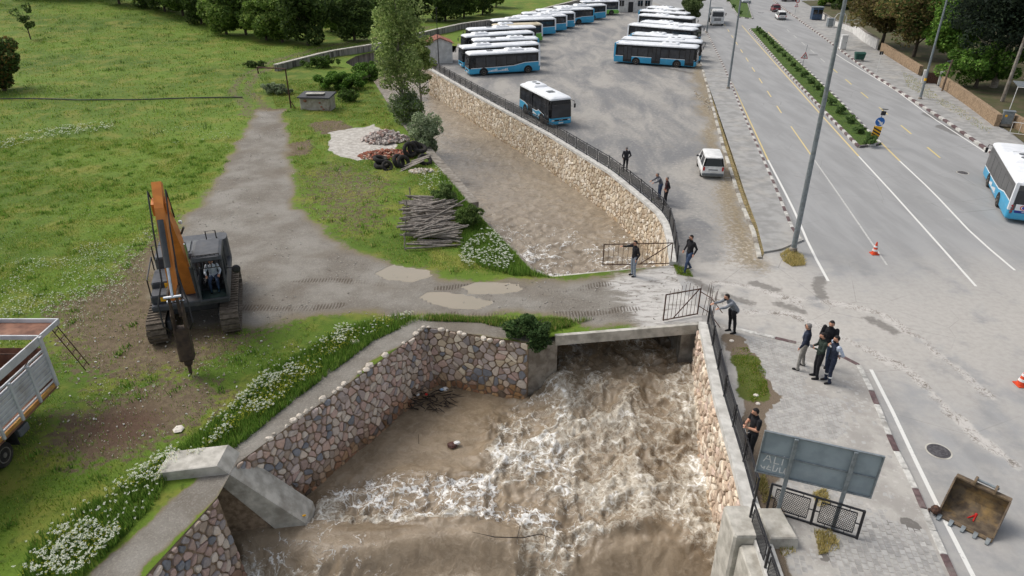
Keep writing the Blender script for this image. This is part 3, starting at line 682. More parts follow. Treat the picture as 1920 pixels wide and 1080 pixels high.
def kerb(name, line, step, mats, w=.22, h=.15, skip=(), side=0, z0=-.05):
    pts = resample(line, step); base = MB(); band(base, pts, -w/2+.03, w/2-.03, z0-.1, h-.05)
    o = tag(base.build(name, M_CONC_D), kind='structure')
    for i, (a, b) in enumerate(zip(pts, pts[1:])):
        if i in skip: continue
        L = (b-a).length-.015; key = (round(L, 2), w, h, id(mats[i % len(mats)]))
        if key not in KM: q = MB(); q.cbox((0,0,(h+z0)/2), (L, w, h-z0), .025); KM[key] = q.mesh('kerb_stone', mats[i % len(mats)])
        k = bpy.data.objects.new('kerb_stone', KM[key]); COL.objects.link(k); k.parent = o
        k.location = ((a+b)/2).to_tuple()[:2]+(R(-.008,.008),); k.rotation_euler = (R(-.02,.02), R(-.01,.01), atan2(b.y-a.y, b.x-a.x)+R(-.015,.015))
    return o
kerb('left_pavement_kerb', KERB_L, 1.0, [M_KW, M_KR])
kerb('lot_kerb', LOTKERB, 1.05, [M_CONC, M_CONC, M_CONC_D], h=.12, w=.28, skip=(9,17,18,30,40,41))
kerb('right_pavement_kerb', KERB_R, 1.15, [M_KW, M_KR], h=.2, w=.3, skip=(40,58,59,66,67))
kerb('footpath_kerb', ISLE[1:], 1.0, [M_KW, M_KW, M_KR], h=.13, w=.24)
MEDP = MED_L+MED_R[::-1]
kerb('median_kerb', MED_L, .95, [M_KW, M_KR], h=.2, w=.26); kerb('median_kerb', MED_R+[MED_L[-1]], .95, [M_KW, M_KB], h=.2, w=.26)
M_TURF = pm('median_turf', s2l(74,98,34), s2l(54,76,24), 3.2, .95, .6, 14, kind='World', grime=(s2l(104,106,56), .4))
m = MB(); m.prism([(p.x, p.y, .16) for p in MEDP][::-1], (0,0,-.3)); tag(m.build('median_strip', M_TURF), kind='structure')
MED2 = GG([(1355,-14),(1385,33),(1411,36),(1395,-14)])
m = MB(); m.prism([(p.x, p.y, .16) for p in MED2], (0,0,-.3)); tag(m.build('median_strip', M_TURF), kind='structure')
kerb('median_kerb', MED2+[MED2[0]], 1.0, [M_KW, M_KB], h=.2, w=.26)
# right pavement
PAVE_R_IN = GG([(1500,2),(1560,38),(1640,93),(1700,130),(1760,165),(1830,212),(1890,252),(1990,330)])
slab('right_pavement', offset(KERB_R[1:], .14)+PAVE_R_IN[::-1], .14, M_PAVE)
# verge of dry weeds between the lot kerb and the left pavement
M_DRYV = pm('dry_verge', s2l(150,132,92), s2l(112,100,70), 4, .95, .6, 18, kind='World', grime=(s2l(98,98,60), .6))
m = MB(); m.prism([(p.x, p.y, .05) for p in (offset(LOTKERB[1:], -.12)+[Vector(q) for q in PAVE_L[1:8]][::-1])], (0,0,-.1)); tag(m.build('dry_verge', M_DRYV), kind='structure')

# ---------------------------------------------------------------- road markings
def paintmat(name, c, worn):
    t = NT(name); co = t.coords('World'); f = t.step(t.noise(co, 7, 7, .7), worn, worn+.12)
    return t.out(t.mix(f, c, s2l(156,154,150)), .85)
M_WL = paintmat('white_road_paint', s2l(216,215,210), .58); M_YL = paintmat('yellow_road_paint', s2l(206,186,132), .56); M_WF = paintmat('faded_white_paint', s2l(188,187,183), .50); M_YB = paintmat('yellow_lane_paint', s2l(206,186,116), .6)
def mark(name, px, w, mat, z=.008):
    m = MB(); ribbon(m, resample(GG(px), 3), w, z); o = m.build(name, mat); o.parent = ground_right; return o
mark('edge_line', [(1335,80),(1370,150),(1440,300)], .14, M_YL); mark('edge_line', [(1440,300),(1470,357),(1493,403),(1520,467),(1553,527)], .16, M_WL)
mark('centre_line', [(1391,48),(1467,134),(1533,208),(1610,293)], .16, M_YL); mark('centre_line', [(1610,293),(1670,358),(1750,447),(1830,537)], .15, M_WL)
mark('centre_line', [(1440,60),(1550,167),(1687,302)], .16, M_YL); mark('centre_line', [(1687,302),(1747,358),(1827,443),(1903,507)], .15, M_WL)
mark('edge_line', [(1560,96),(1580,110),(1680,170),(1747,220),(1850,287)], .14, M_WL)
mark('edge_line', [(1633,693),(1660,743),(1705,840),(1757,947),(1823,1080),(1850,1130)], .16, M_WL)
mark('lane_line', [(1483,237),(1520,290)], .13, M_YL); mark('lane_line', [(1520,290),(1567,357),(1663,497)], .12, M_WF)
def dashes(px, n, frac, w, mat):
    a, b = G(*px[0]), G(*px[1])
    for i in range(n):
        t0 = i/n; t1 = t0+frac/n; m = MB(); ribbon(m, [a.lerp(b, t0), a.lerp(b, t1)], w, .008); o = m.build('lane_dash', mat); o.parent = ground_right
dashes([(1352,36),(1478,232)], 11, .42, .14, M_YL)
dashes([(1560,128),(1800,327)], 6, .42, .14, M_YB); dashes([(1475,55),(1560,128)], 5, .4, .13, M_WF)
# manhole covers
M_IRON = pm('cast_iron', s2l(92,90,92), s2l(70,68,70), 9, .7, .4, 30)
def manhole(px, r, label):
    p = G(*px); root = thing('manhole_cover', label, 'manhole cover', p)
    m = MB(); m.lathe((0,0,0), (0,0,1), [(r*1.16,-.02),(r*1.16,.012),(r*1.02,.014),(r*1.02,0)], 28); m.build('rim', M_CONC, root)
    m = MB(); m.lathe((0,0,0), (0,0,1), [(r,-.02),(r,.016),(r*.97,.022)], 28)
    m.build('lid', M_IRON, root)
    for rr in (.82,.58,.34):
        m = MB(); k = 26; m.loft([[(cos(2*pi*i/k)*r*q, sin(2*pi*i/k)*r*q, zz) for i in range(k)] for q, zz in ((rr,.02),(rr-.02,.034),(rr-.08,.034),(rr-.1,.02))], cap=False); m.build('raised_ring', M_IRON, root)
manhole((1760,846), .42, 'dark round iron manhole cover in the near carriageway')
manhole((1805,324), .40, 'dark round iron manhole cover beside the yellow dash ahead of the bus')
# stray drain slots on the far carriageway
for k, px in enumerate([(1525,103),(1427,24)]):
    p = G(*px); m = MB(); m.cbox((0,0,.01), (1.3,.35,.03), .01, rz=0); tag(m.build('drain_grate', M_IRON, loc=p), ['narrow dark drain grate in the far carriageway by the warning triangle','narrow dark drain grate far up the road near the red car'][k], 'drain')

# ---------------------------------------------------------------- footpath of interlocking pavers, half buried in silt
FP = [G(1345,608)]+ISLE[1:]+[Vector((15.5,8,0)), Vector((8.4,8,0)), Vector((8.55,15,0)), G(1425,960), G(1402,860), G(1372,740)]
FPxy = [(p[0], p[1]) for p in FP]
M_PAVER = pm('paver', s2l(172,170,166), s2l(150,148,144), 3, .92, .35, 40, kind='World', grime=(s2l(186,182,175), .6), rnd=.22)
def silt_z(x, y):
    base = .098+.030*(fbm(x*.55, y*.55, 33, 4)-.42)+.006*(fbm(x*4, y*4, 35)-.5)
    zones = np.zeros_like(x)
    for poly in (GG([(1385,640),(1480,652),(1500,690),(1490,740),(1560,770),(1550,815),(1440,810),(1440,720)]), GG([(1560,1000),(1640,990),(1720,1010),(1760,1085),(1590,1085)]), GG([(1430,765),(1520,770),(1530,815),(1440,815)])):
        zones = np.maximum(zones, pmask(x, y, poly, .5))
    edge = ss(1.4, .2, linedist(x, y, [p.xy for p in (FP[0], FP[-1], FP[-2], FP[-3])]))
    return np.where(zones > .01, base*(1-zones)+.094*zones, base+.008)+edge*.02
SPOTS = [p.xy for p in GG([(1395,680),(1412,740)])]
def fp_attrs(x, y):
    fx = x+(fbm(x*.9, y*.9, 3)-.5)*1.2; fy = y+(fbm(x*.9, y*.9, 9)-.5)*1.2
    green = ss(.95, .3, linedist(fx*.6+x*.4, fy*.6+y*.4, SPOTS)); soil = ss(.8, .3, linedist(fx*.6+x*.4, fy*.6+y*.4, [p.xy for p in GG([(1375,640),(1432,740),(1412,800),(1425,900),(1440,1000),(1460,1085)])]))
    wet = np.zeros_like(x)
    for q, r in (((1705,988),.25),((1665,985),.1),((1545,1045),.2)): wet = np.maximum(wet, ss(r*1.8, r*.7, np.hypot(fx*.25+x*.75-G(*q).x, fy*.25+y*.75-G(*q).y)))
    return {'fa': np.stack([green, soil, wet, np.ones_like(x)], 1)}
def mat_silt():
    t = NT('silted_footpath'); co = t.coords('World'); n2, n3, n4 = t.noise(co, .7, 7, .62), t.noise(co, 4, 6, .65), t.noise(co, 30, 4, .75)
    c = t.mix(t.step(n2, .38, .62), s2l(176,172,165), s2l(156,152,146)); c = t.mix(t.math('MULTIPLY', t.step(n3, .54, .68), .5), c, s2l(198,195,189))
    c = t.mix(t.math('MULTIPLY', t.step(n4, .5, .75), .3), c, s2l(128,124,118)); a = t.sep(t.attr('fa'))
    jit = t.math('MULTIPLY', t.math('SUBTRACT', n3, .5), 1.0)
    c = t.mix(t.step(t.math('ADD', a[1], jit), .35, .65), c, t.mix(t.step(n4, .4, .6), s2l(128,114,98), s2l(100,88,74)))
    c = t.mix(t.step(t.math('ADD', a[0], jit), .35, .65), c, t.mix(t.step(n4, .4, .6), s2l(96,104,46), s2l(74,84,34)))
    c = t.mix(t.math('MULTIPLY', t.step(t.math('ADD', a[2], jit), .4, .6), .75), c, s2l(92,88,84))
    return t.out(c, .93, t.bump(t.math('ADD', n4, n3), .35, .03), .25)
FX = axis([(8,18.5,.11)]); FY = axis([(8,15,.4),(15,31.5,.11)])
X, Y = np.meshgrid(FX, FY); d, qx, qy = sdist(X, Y, FPxy); near = (d > 0) & (d < .2); X = np.where(near, qx, X); Y = np.where(near, qy, Y); okv = d < .2
I = np.arange(X.size).reshape(X.shape); q = np.stack([I[:-1,:-1], I[:-1,1:], I[1:,1:], I[1:,:-1]], -1).reshape(-1, 4); q = q[okv.ravel()[q].all(1)]
use = np.zeros(X.size, bool); use[q] = True; idx = np.cumsum(use)-1; x, y = X.ravel()[use], Y.ravel()[use]
footpath = tag(arrmesh('footpath', np.stack([x, y, silt_z(x, y)], 1), idx[q], mat_silt(), fp_attrs(x, y), smooth=True), kind='structure')
pav = []
pw, ph = .235, .195; dirv = (ISLE[9]-ISLE[7]).to_2d().normalized(); per = Vector((dirv.y, -dirv.x)); o0 = ISLE[6].to_2d()
cand = []
for i in range(-90, 110):
    for j in range(-10, 60): cand.append(o0+dirv*((i+.5)*pw-2)-per*0+per*((j+.5)*ph)+dirv*(pw/2 if j % 2 else 0))
cx = np.array([c.x for c in cand]); cy = np.array([c.y for c in cand]); dd = sdist(cx, cy, FPxy)[0]; so = fp_attrs(cx, cy)['fa']; sz = silt_z(cx, cy)
ok = (dd < -.2) & (so[:,0] < .5) & (so[:,1] < .5) & (sz < .110) & (cy > 14.5)
sel = [(hypot(cx[k], cy[k]), cx[k], cy[k]) for k in np.nonzero(ok)[0]]; sel.sort()
q = MB(); q.cbox((0,0,0), (pw-.022, ph-.022, .06), .008); PM_ = q.mesh('paver', M_PAVER); ang = atan2(dirv.y, dirv.x)
rest = MB()
for k, (dst, xx, yy) in enumerate(sel):
    zz = .073+R(-.003,.004)
    if k < 300:
        o = bpy.data.objects.new('paver', PM_); COL.objects.link(o); o.parent = footpath; o.location = (xx, yy, zz); o.rotation_euler = (R(-.012,.012), R(-.012,.012), ang+R(-.02,.02))
    else: rest.cbox((xx, yy, zz), (pw-.022, ph-.022, .06), .008, rz=ang+R(-.02,.02))
if rest.v: tag(rest.build('far_pavers', M_PAVER, footpath), kind='stuff')
# ---------------------------------------------------------------- metals and paints
M_BLACK = pm('black_iron', s2l(38,38,42), s2l(26,26,29), 8, .5, .1, 30, spec=.5)
M_RUST = pm('rusty_iron', s2l(92,66,52), s2l(62,46,40), 12, .85, .3, 40)
M_GALV = pm('galvanised_steel', s2l(136,144,148), s2l(116,124,128), 5, .5, .05, 30, metal=.35, spec=.5, grime=(s2l(150,148,140), .4))
M_SIGNBACK = pm('grey_sheet_steel', s2l(146,158,164), s2l(130,142,148), 1.5, .55, .05, 20, metal=.0, spec=.5, grime=(s2l(168,174,176), .5))
M_WHITE = pm('white_paint', s2l(226,226,224), s2l(208,208,206), 3, .5, kind='Object', grime=(s2l(180,176,168), .35))
M_ORANGE = pm('cone_orange', s2l(216,78,40), s2l(190,64,34), 6, .6)
M_RED = pm('sign_red', s2l(190,44,40), rough=.5); M_BLUE = pm('sign_blue', s2l(40,104,178), rough=.5); M_YEL = pm('sign_yellow', s2l(240,182,40), rough=.5); M_DARK = pm('dark_rubber', s2l(40,40,42), s2l(30,30,31), 10, .85, .2, 40)
M_GREEN = pm('bin_green', s2l(40,84,72), s2l(30,66,58), 5, .6, grime=(s2l(90,90,80), .3))
M_WOODG = pm('weathered_wood', s2l(150,143,134), s2l(116,108,100), 9, .9, .5, 30, rnd=.35)
M_PLASTER = pm('white_plaster', s2l(214,212,208), s2l(190,188,184), 1.5, .9, .2, 25, grime=(s2l(150,146,140), .5))
M_TILE = pm('clay_tile', s2l(150,98,80), s2l(120,78,66), 4, .9, .3, 30, rnd=.3)
M_GLASS = pm('dark_glass', s2l(26,29,33), s2l(18,20,23), 2, .08, spec=.6)
# ---------------------------------------------------------------- railing panels
def panel_meshes(L=2.0, H=1.0, wire=.011, pitch=.062):
    m = MB()
    for z in (.03, H-.025): m.box((0,0,z), (L,.05,.055))
    fx, z0, z1 = L/2-.2, .17, H-.17
    for z in (z0, z1): m.box((0,.0,z), (2*fx,.03,.032))
    for s in (-1, 1): m.box((s*fx,0,(z0+z1)/2), (.032,.03,z1-z0-.033))
    for x in (-fx*.55, fx*.55):
        m.box((x,0,.114), (.03,.03,.11)); m.box((x,0,H-.107), (.03,.03,.107))
    for s in (-1, 1): m.box((s*(L/2-.1),0,H/2), (.2-.036,.03,.03))
    w = MB()
    for sg in (1, -1):
        k = -fx-(z1-z0)
        while k < fx:
            a0 = max(k, -fx); b0 = min(k+(z1-z0), fx)
            if b0-a0 > .02:
                za, zb = z0+(a0-k), z0+(b0-k); xa, xb = sg*a0, sg*b0; e = wire/1.41
                w.add([(xa-e,.003*sg,za+e),(xa+e,.003*sg,za-e),(xb+e,.003*sg,zb-e),(xb-e,.003*sg,zb+e)] if sg > 0 else [(xa-e,.003*sg,za-e),(xa+e,.003*sg,za+e),(xb+e,.003*sg,zb+e),(xb-e,.003*sg,zb-e)], [(0,1,2,3)])
            k += pitch
    return m.mesh('panel', M_BLACK), w.mesh('wire_mesh', M_BLACK)
PAN, WIRE = panel_meshes(); PAN2, WIRE2 = panel_meshes(2.0, 1.15, .010, .105)
q = MB(); q.cbox((0,0,.55), (.075,.075,1.12), .012); POST = q.mesh('post', M_BLACK)
def railing(name, label, line, zb, lean=0):
    pts = resample(line, 2.0); root = thing(name, label, 'fence', (pts[0].x, pts[0].y, zb)); o = root.location
    for i, p in enumerate(pts):
        k = bpy.data.objects.new('post', POST); COL.objects.link(k); k.parent = root; k.location = (p.x-o[0], p.y-o[1], 0)
        if i:
            a = pts[i-1]; d = p-a; pn = bpy.data.objects.new('panel', PAN); COL.objects.link(pn); pn.parent = root
            pn.location = ((a.x+p.x)/2-o[0], (a.y+p.y)/2-o[1], .06); pn.rotation_euler = (0,0,atan2(d.y, d.x)); pn.scale = ((d.to_2d().length-.08)/2.0, 1, 1)
            w = bpy.data.objects.new('wire_mesh', WIRE); COL.objects.link(w); w.parent = pn
            k.rotation_euler = (0,0,atan2(d.y, d.x))
    return root
railing('railing', 'long black wire mesh railing between the bus lot and the river', offset(RB_UP, -.38), .25)
railing('railing', 'black wire mesh railing beside the paved footpath, on the wall right of the foaming pool', offset([G(1313,606,.3)]+RB_DN[1:4], -.36), .30)
railing('railing', 'lower black railing section on the broken concrete pillar, bottom edge', [Vector((8.15,17.35,0)), Vector((7.95,13.4,0))], .14)
# detached railing piece standing in front of the road sign
a, b = G(1437,957,.1), G(1606,1010,.1); d = b-a
rp = thing('loose_railing', 'detached black two bay railing piece standing in front of the sign posts', 'railing', (a+b)/2, atan2(d.y, d.x)); L = d.length
for k, (s, e) in enumerate(((-L/2, 0), (0, L/2))):
    pn = bpy.data.objects.new('panel', PAN2); COL.objects.link(pn); pn.parent = rp; pn.location = ((s+e)/2,0,.02); pn.scale = ((e-s-.07)/2,1.2,1.0)
    w = bpy.data.objects.new('wire_mesh', WIRE2); COL.objects.link(w); w.parent = pn
for s in (-L/2, 0, L/2):
    k = bpy.data.objects.new('post', POST); COL.objects.link(k); k.parent = rp; k.location = (s,0,0); k.scale = (1.15,1.15,1.06)
rp.rotation_euler.x = radians(-6)
# ---------------------------------------------------------------- rusty gates
def gate(label, p0, p1, h, nb, brace, z=.12, spikes=.45):
    d = p1-p0; L = d.length; root = thing('iron_gate', label, 'gate', (p0.x, p0.y, z), atan2(d.y, d.x))
    m = MB()
    for zz in (0, h): m.box((L/2,0,zz), (L,.045,.05))
    for x in (0, L): m.box((x,0,h/2), (.055,.05,h+.05))
    m.build('frame', M_RUST, root)
    for i in range(1, nb):
        m = MB(); x = L*i/nb; e = spikes*R(.4, 1); m.tube([(x,0,.02),(x,0,h+e)], [.014,.012], 5); m.build('bar', M_RUST, root)
    m = MB(); m.box(((brace[0]+brace[1])/2*L, .03, h/2), (hypot((brace[1]-brace[0])*L, h), .03, .05), rot=Matrix.Rotation(-atan2(h, (brace[1]-brace[0])*L), 3, 'Y')); m.build('brace', M_RUST, root)
    return root
gate('wide rusty barred gate standing open behind the man with the raised arm', G(1130,500), G(1257,497), 1.35, 14, (.55, 1.0))
gate('small rusty gate at the downstream edge of the bridge, spikes on top', G(1243,604), G(1307,592), 1.5, 9, (.3, .98))
gp = thing('gate_post', 'rusty spiked post cluster where the small gate meets the black railing', 'post', G(1316,592)); 
for i in range(9):
    m = MB(); x, y = R(-.25,.55), R(-.9,.2); m.tube([(x,y,0),(x+R(-.12,.12),y+R(-.12,.12),R(1.5,2.2))], [.018,.01], 5); m.build('spike', M_RUST, gp)
for zz in (.5, 1.35): m = MB(); m.tube([(-.2,.2,zz),(.2,-.5,zz-.02),(.5,-1.6,zz-.25)], .025, 5); m.build('rail', M_RUST, gp)

# ---------------------------------------------------------------- back of the large road sign
b0, b1 = G(1456,966,.1), G(1561,990,.1); d = b1-b0; W0 = d.length
sg = thing('road_sign', 'large grey road sign seen from behind, with white graffiti', 'road sign', b0, atan2(d.y, d.x)); sg.rotation_euler.x = radians(-3); sg.rotation_euler.y = radians(1.5)
xl, xr, zl, zh = -1.0, W0+.82, 1.62, 3.3
m = MB(); m.cbox(((xl+xr)/2, .10, (zl+zh)/2), (xr-xl, .03, zh-zl), .01); brd = m.build('board', M_SIGNBACK, sg)
for c, s in ((((xl+xr)/2,.06,zh),(xr-xl+.06,.09,.05)), (((xl+xr)/2,.06,zl),(xr-xl+.06,.09,.05)), ((xl,.06,(zl+zh)/2),(.05,.09,zh-zl-.052)), ((xr,.06,(zl+zh)/2),(.05,.09,zh-zl-.052)), (((xl+xr)/2,.06,(zl+zh)/2-.05),(xr-xl-.06,.05,.05))):
    m = MB(); m.cbox(c, s, .01); m.build('frame_bar', M_GALV, sg)
for x in (0, W0): m = MB(); m.cbox((x,-.01,zh/2), (.13,.09,zh-.02), .015); m.build('post', M_GALV, sg)
m = MB(); e = .017
def strokes(mb, lines, ox, oz, s, y):
    for ln in lines:
        for (x0, z0), (x1, z1) in zip(ln, ln[1:]):
            a, b = Vector((ox+x0*s, y, oz+z0*s)), Vector((ox+x1*s, y, oz+z1*s)); t = (b-a).normalized(); nn = Vector((-t.z, 0, t.x))*e
            mb.add([a-nn-t*e*.6, a+nn-t*e*.6, b+nn+t*e*.6, b-nn+t*e*.6], [(3,2,1,0)])
AL = [[(0,0),(.35,1),(.7,0)],[(.12,.35),(.6,.35)],[(1.0,1),(1.0,0),(1.45,.02)],[(1.75,.75),(1.75,0)],[(1.74,1.0),(1.78,1.08)]]
VE = [[(0,.5),(.2,.2),(.4,.45),(.35,.1)],[(.75,.7),(.6,.2),(1.0,.15)],[(.62,.45),(.95,.5)],[(1.2,.9),(1.2,.1),(1.5,.15),(1.6,.6)],[(1.8,.7),(1.85,.1),(2.2,.15),(2.3,.75),(2.35,.05)]]
strokes(m, AL, xl+.17, zl+.46, .34, .078); strokes(m, VE, xl+.12, zl+.10, .34, .078); m.build('graffiti', M_WHITE, brd)
# ---------------------------------------------------------------- excavator bucket on the road
M_BKT = pm('worn_steel', s2l(122,106,88), s2l(92,80,66), 4, .7, .35, 25, metal=.2, grime=(s2l(150,128,92), .7)); M_BKTI = pm('muddy_steel', s2l(104,92,76), s2l(74,64,54), 3, .8, .4, 20, grime=(s2l(156,128,80), .8))
p0, p1 = G(1760,964), G(1858,1013); d = p1-p0; Wb = d.length
bk = thing('excavator_bucket', 'muddy excavator bucket with teeth lying open on the road', 'bucket', (p0+p1)/2, atan2(d.y, d.x)); hw = Wb/2
prof = [(0,.04),(.45,.02),(.85,.10),(1.12,.34),(1.2,.66),(1.12,.95),(1.0,1.08)]
def shell(pr, th):
    out = []
    for i, p in enumerate(pr):
        a, b = pr[max(i-1,0)], pr[min(i+1,len(pr)-1)]; t = Vector((b[0]-a[0], b[1]-a[1])).normalized(); out.append((p[0]-t.y*th, p[1]+t.x*th))
    return out
inn = shell(prof, .045); m = MB()
m.loft([[(-hw,x,z),(hw,x,z),(hw,xi,zi),(-hw,xi,zi)] for (x,z),(xi,zi) in zip(prof, inn)]); m.build('shell', M_BKTI, bk)
for s in (-1, 1):
    m = MB(); m.prism([(s*hw,x,z) for x, z in prof]+[(s*hw,.9,1.12),(s*hw,.42,.62),(s*hw,.0,.12)], (s*.05,0,0)); m.build('side_plate', M_BKT, bk)
m = MB(); m.cbox((0,-.07,.05), (Wb+.1,.2,.05), .015); m.build('cutting_edge', M_BKT, bk)
for i in range(5):
    m = MB(); x = -hw+.06+i*(Wb-.12)/4; m.loft([[(x-.06,-.1,.0),(x+.06,-.1,.0),(x+.06,-.1,.12),(x-.06,-.1,.12)],[(x-.065,-.2,.0),(x+.065,-.2,.0),(x+.065,-.2,.11),(x-.065,-.2,.11)],[(x-.045,-.36,.02),(x+.045,-.36,.02),(x+.045,-.36,.05),(x-.045,-.36,.05)]]); m.build('tooth', M_GALV, bk)
m = MB(); m.cbox((0,1.05,1.1), (Wb+.08,.2,.09), .02); m.build('top_bar', M_BKT, bk)
for s in (-.28, .34):
    m = MB(); m.prism([(s*1.0-.03,.9,1.12),(s-.03,1.25,1.1),(s-.03,1.25,1.3),(s-.03,1.08,1.42),(s-.03,.92,1.3)], (.07,0,0)); m.build('lug', M_BKT, bk)
m = MB(); m.tube([(-.33,1.1,1.28),(.42,1.1,1.28)], .05, 10); m.build('pin', M_GALV, bk)
m = MB(); m.ball((-hw-.12,-.1,.2),(.16,.2,.16)); m.tube([(-hw-.28,-.2,.05),(-hw-.32,-.05,.05),(-hw-.2,.1,.05)], .03, 6); tag(m.build('shackle', M_RUST, bk), 'rusty shackle hanging at the corner')
m = MB(); m.tube([(-.10,0,0),(-.03,.18,.03),(.0,.36,.05)], [.022,.03,.025], 6); m.tube([(.09,.0,0),(.05,.16,.03),(.02,.36,.05)], [.022,.03,.025], 6); m.ball((0,.36,.05), (.05,.06,.04)); c = bk.matrix_basis @ Vector((.05,.42,.08))
tag(m.build('red_tool', M_RED, loc=c), 'small red steel tool lying inside the excavator bucket', 'tool').rotation_euler.z = bk.rotation_euler.z-.2
# ---------------------------------------------------------------- traffic cones
def cone(px, label, s=1.0):
    root = thing('traffic_cone', label, 'traffic cone', G(*px)); 
    m = MB(); m.cbox((0,0,.03), (.42*s,.42*s,.05), .03); m.build('base', M_ORANGE, root)
    pr = [(.17,.055),(.135,.22),(.13,.23),(.10,.37),(.098,.38),(.07,.52),(.066,.53),(.035,.70),(.03,.72)]
    m = MB(); m.lathe((0,0,0), (0,0,1), [(r*s, z*s) for r, z in pr], 14); smooth_by_angle(m.build('body', M_ORANGE, root), 60)
    for z0, z1 in ((.2,.30),(.42,.51)):
        f = lambda z: (.175-.2*(z-.055))*s+.004
        m = MB(); m.lathe((0,0,0), (0,0,1), [(f(z0),z0*s),(f(z1),z1*s)], 14); m.build('white_band', M_WHITE, root)
cone((1639,476), 'orange and white traffic cone standing in the empty lane', 1.12)
cone((1914,722), 'orange traffic cone cut by the right edge of the picture', 1.2)
# ---------------------------------------------------------------- street lamps
def lamp(px, label, h=10.5, r=.12, arm=(-1.6,.0), mat=None, foot=True):
    root = thing('street_lamp', label, 'street lamp', G(*px, .1)); mat = mat or M_GALV
    m = MB(); m.tube([(0,0,0),(0,0,h*.33),(0,0,h*.66),(0,0,h)], [r,r*.87,r*.72,r*.55], 12); smooth_by_angle(m.build('pole', mat, root), 60)
    if foot: m = MB(); m.cbox((0,0,.02), (.42,.42,.06), .02); m.lathe((0,0,.05), (0,0,1), [(r*1.5,0),(r*1.3,.16),(r,.2)], 12); m.build('base_plate', M_CONC_D, root)
    m = MB(); m.tube([(0,0,h-.05),(arm[0]*.3,arm[1]*.3,h+.25),(arm[0],arm[1],h+.4)], .045, 8); m.build('arm', mat, root)
    m = MB(); m.cbox((arm[0]*1.15,arm[1]*1.15,h+.38), (.55,.24,.12), .05, rz=atan2(arm[1],arm[0])); m.build('lamp_head', M_GALV, root)
    return root
lamp((1487,470), 'tall grey street lamp at the near end of the left pavement', 16, .17, (2.0,.0))
lamp((1365,166), 'grey street lamp on the left pavement beside the parked buses', 13, .15, (2,0))
lamp((1325,62), 'slim grey street lamp far up the left pavement near the white truck', 12, .13, (2,0))
lp = lamp((1725,186), 'grey street lamp with yellow band on the right pavement', 13.5, .14, (-2,0)); m = MB(); m.lathe((0,0,2.1), (0,0,1), [(.137,0),(.137,.3)], 12); m.build('yellow_band', M_YEL, lp)
lamp((1567,77), 'pale street lamp on the far right pavement behind the white cabinet', 12, .14, (-2,0), M_CONC)
# ---------------------------------------------------------------- signs and street furniture
def post_sign(name, label, px, h, cat='sign', lean=0, r=.035, mat=None):
    root = thing(name, label, cat, G(*px, .14)); root.rotation_euler.y = lean
    m = MB(); m.tube([(0,0,0),(0,0,h)], r, 8); m.build('post', mat or M_GALV, root); return root
s = post_sign('keep_right_sign', 'blue arrow disc over yellow and black chevron board at the median tip', (1635,271), 3.2)
s.rotation_euler = (0, radians(5), radians(-8))
m = MB(); m.lathe((0,-.06,2.15), (0,1,0), [(.40,-.012),(.40,.012)], 26); dsc = m.build('disc', M_BLUE, s)
m = MB(); m.prism([(-.2,-.078,2.32),(-.26,-.078,2.25),(.06,-.078,2.0),(-.06,-.078,1.93),(.27,-.078,1.86),(.26,-.078,2.2),(.17,-.078,2.1)], (0,.004,0)); m.build('arrow', M_WHITE, dsc)
m = MB(); m.cbox((0,-.05,1.25), (.74,.025,.95), .01); chv = m.build('chevron_board', M_YEL, s)
for k in range(4):
    z = 1.62-.27*k; m = MB(); pts = [(-.36,z+.02),(-.36,z-.12),(.36,z-.42),(.36,z-.28)]; pts = [(x, min(max(zz, .785), 1.715)) for x, zz in pts]; m.prism([(x,-.070,zz) for x, zz in pts], (0,.004,0)); m.build('chevron_stripe', M_BLACK, chv)
m = MB(); m.cbox((.06,-.02,2.93), (.4,.16,.36), .03); m.build('flasher_box', M_BLACK, s); m = MB(); m.cbox((.08,0,3.27), (.5,.36,.03), .01, rot=Matrix.Rotation(-.4, 3, 'X')); m.build('solar_panel', M_GLASS, s)
s = post_sign('warning_sign', 'red bordered warning triangle on a post in the planted median', (1504,124), 2.9, lean=radians(4))
m = MB(); m.prism([(-.52,-.05,1.05),(.52,-.05,1.05),(0,-.05,1.95)], (0,.02,0)); tr = m.build('triangle', M_RED, s); m = MB(); m.prism([(-.36,-.056,1.14),(.36,-.056,1.14),(0,-.056,1.76)], (0,.003,0)); m.build('white_field', M_WHITE, tr)
m = MB(); m.prism([(-.05,-.062,1.2),(.05,-.062,1.2),(.05,-.062,1.55),(-.05,-.062,1.55)], (0,.003,0)); m.build('symbol', M_BLACK, tr)
s = post_sign('warning_sign', 'red and white round sign above a triangle, far up the road on the right', (1490,27), 3.0, lean=radians(3))
m = MB(); m.lathe((0,-.05,2.75), (0,1,0), [(.42,-.01),(.42,.01)], 20); dd = m.build('disc', M_RED, s); m = MB(); m.lathe((0,-.066,2.75), (0,1,0), [(.28,-.003),(.28,.003)], 20); m.build('white_field', M_WHITE, dd)
m = MB(); m.prism([(-.42,-.05,1.55),(.42,-.05,1.55),(0,-.05,2.28)], (0,.02,0)); tr = m.build('triangle', M_RED, s); m = MB(); m.prism([(-.28,-.056,1.63),(.28,-.056,1.63),(0,-.056,2.1)], (0,.003,0)); m.build('white_field', M_WHITE, tr)
s = post_sign('sign_post', 'thin white post with a small dark sign on the right pavement kerb', (1643,136), 2.7, lean=radians(2), mat=M_WHITE)
m = MB(); m.cbox((0,0,2.55), (.5,.04,.42), .02); m.build('plate', M_BLACK, s)
s = post_sign('sign_post', 'slim grey sign post in the far median', (1402,30), 3.0)
m = MB(); m.cbox((0,0,2.8), (.5,.03,.5), .02); m.build('plate', M_GALV, s)
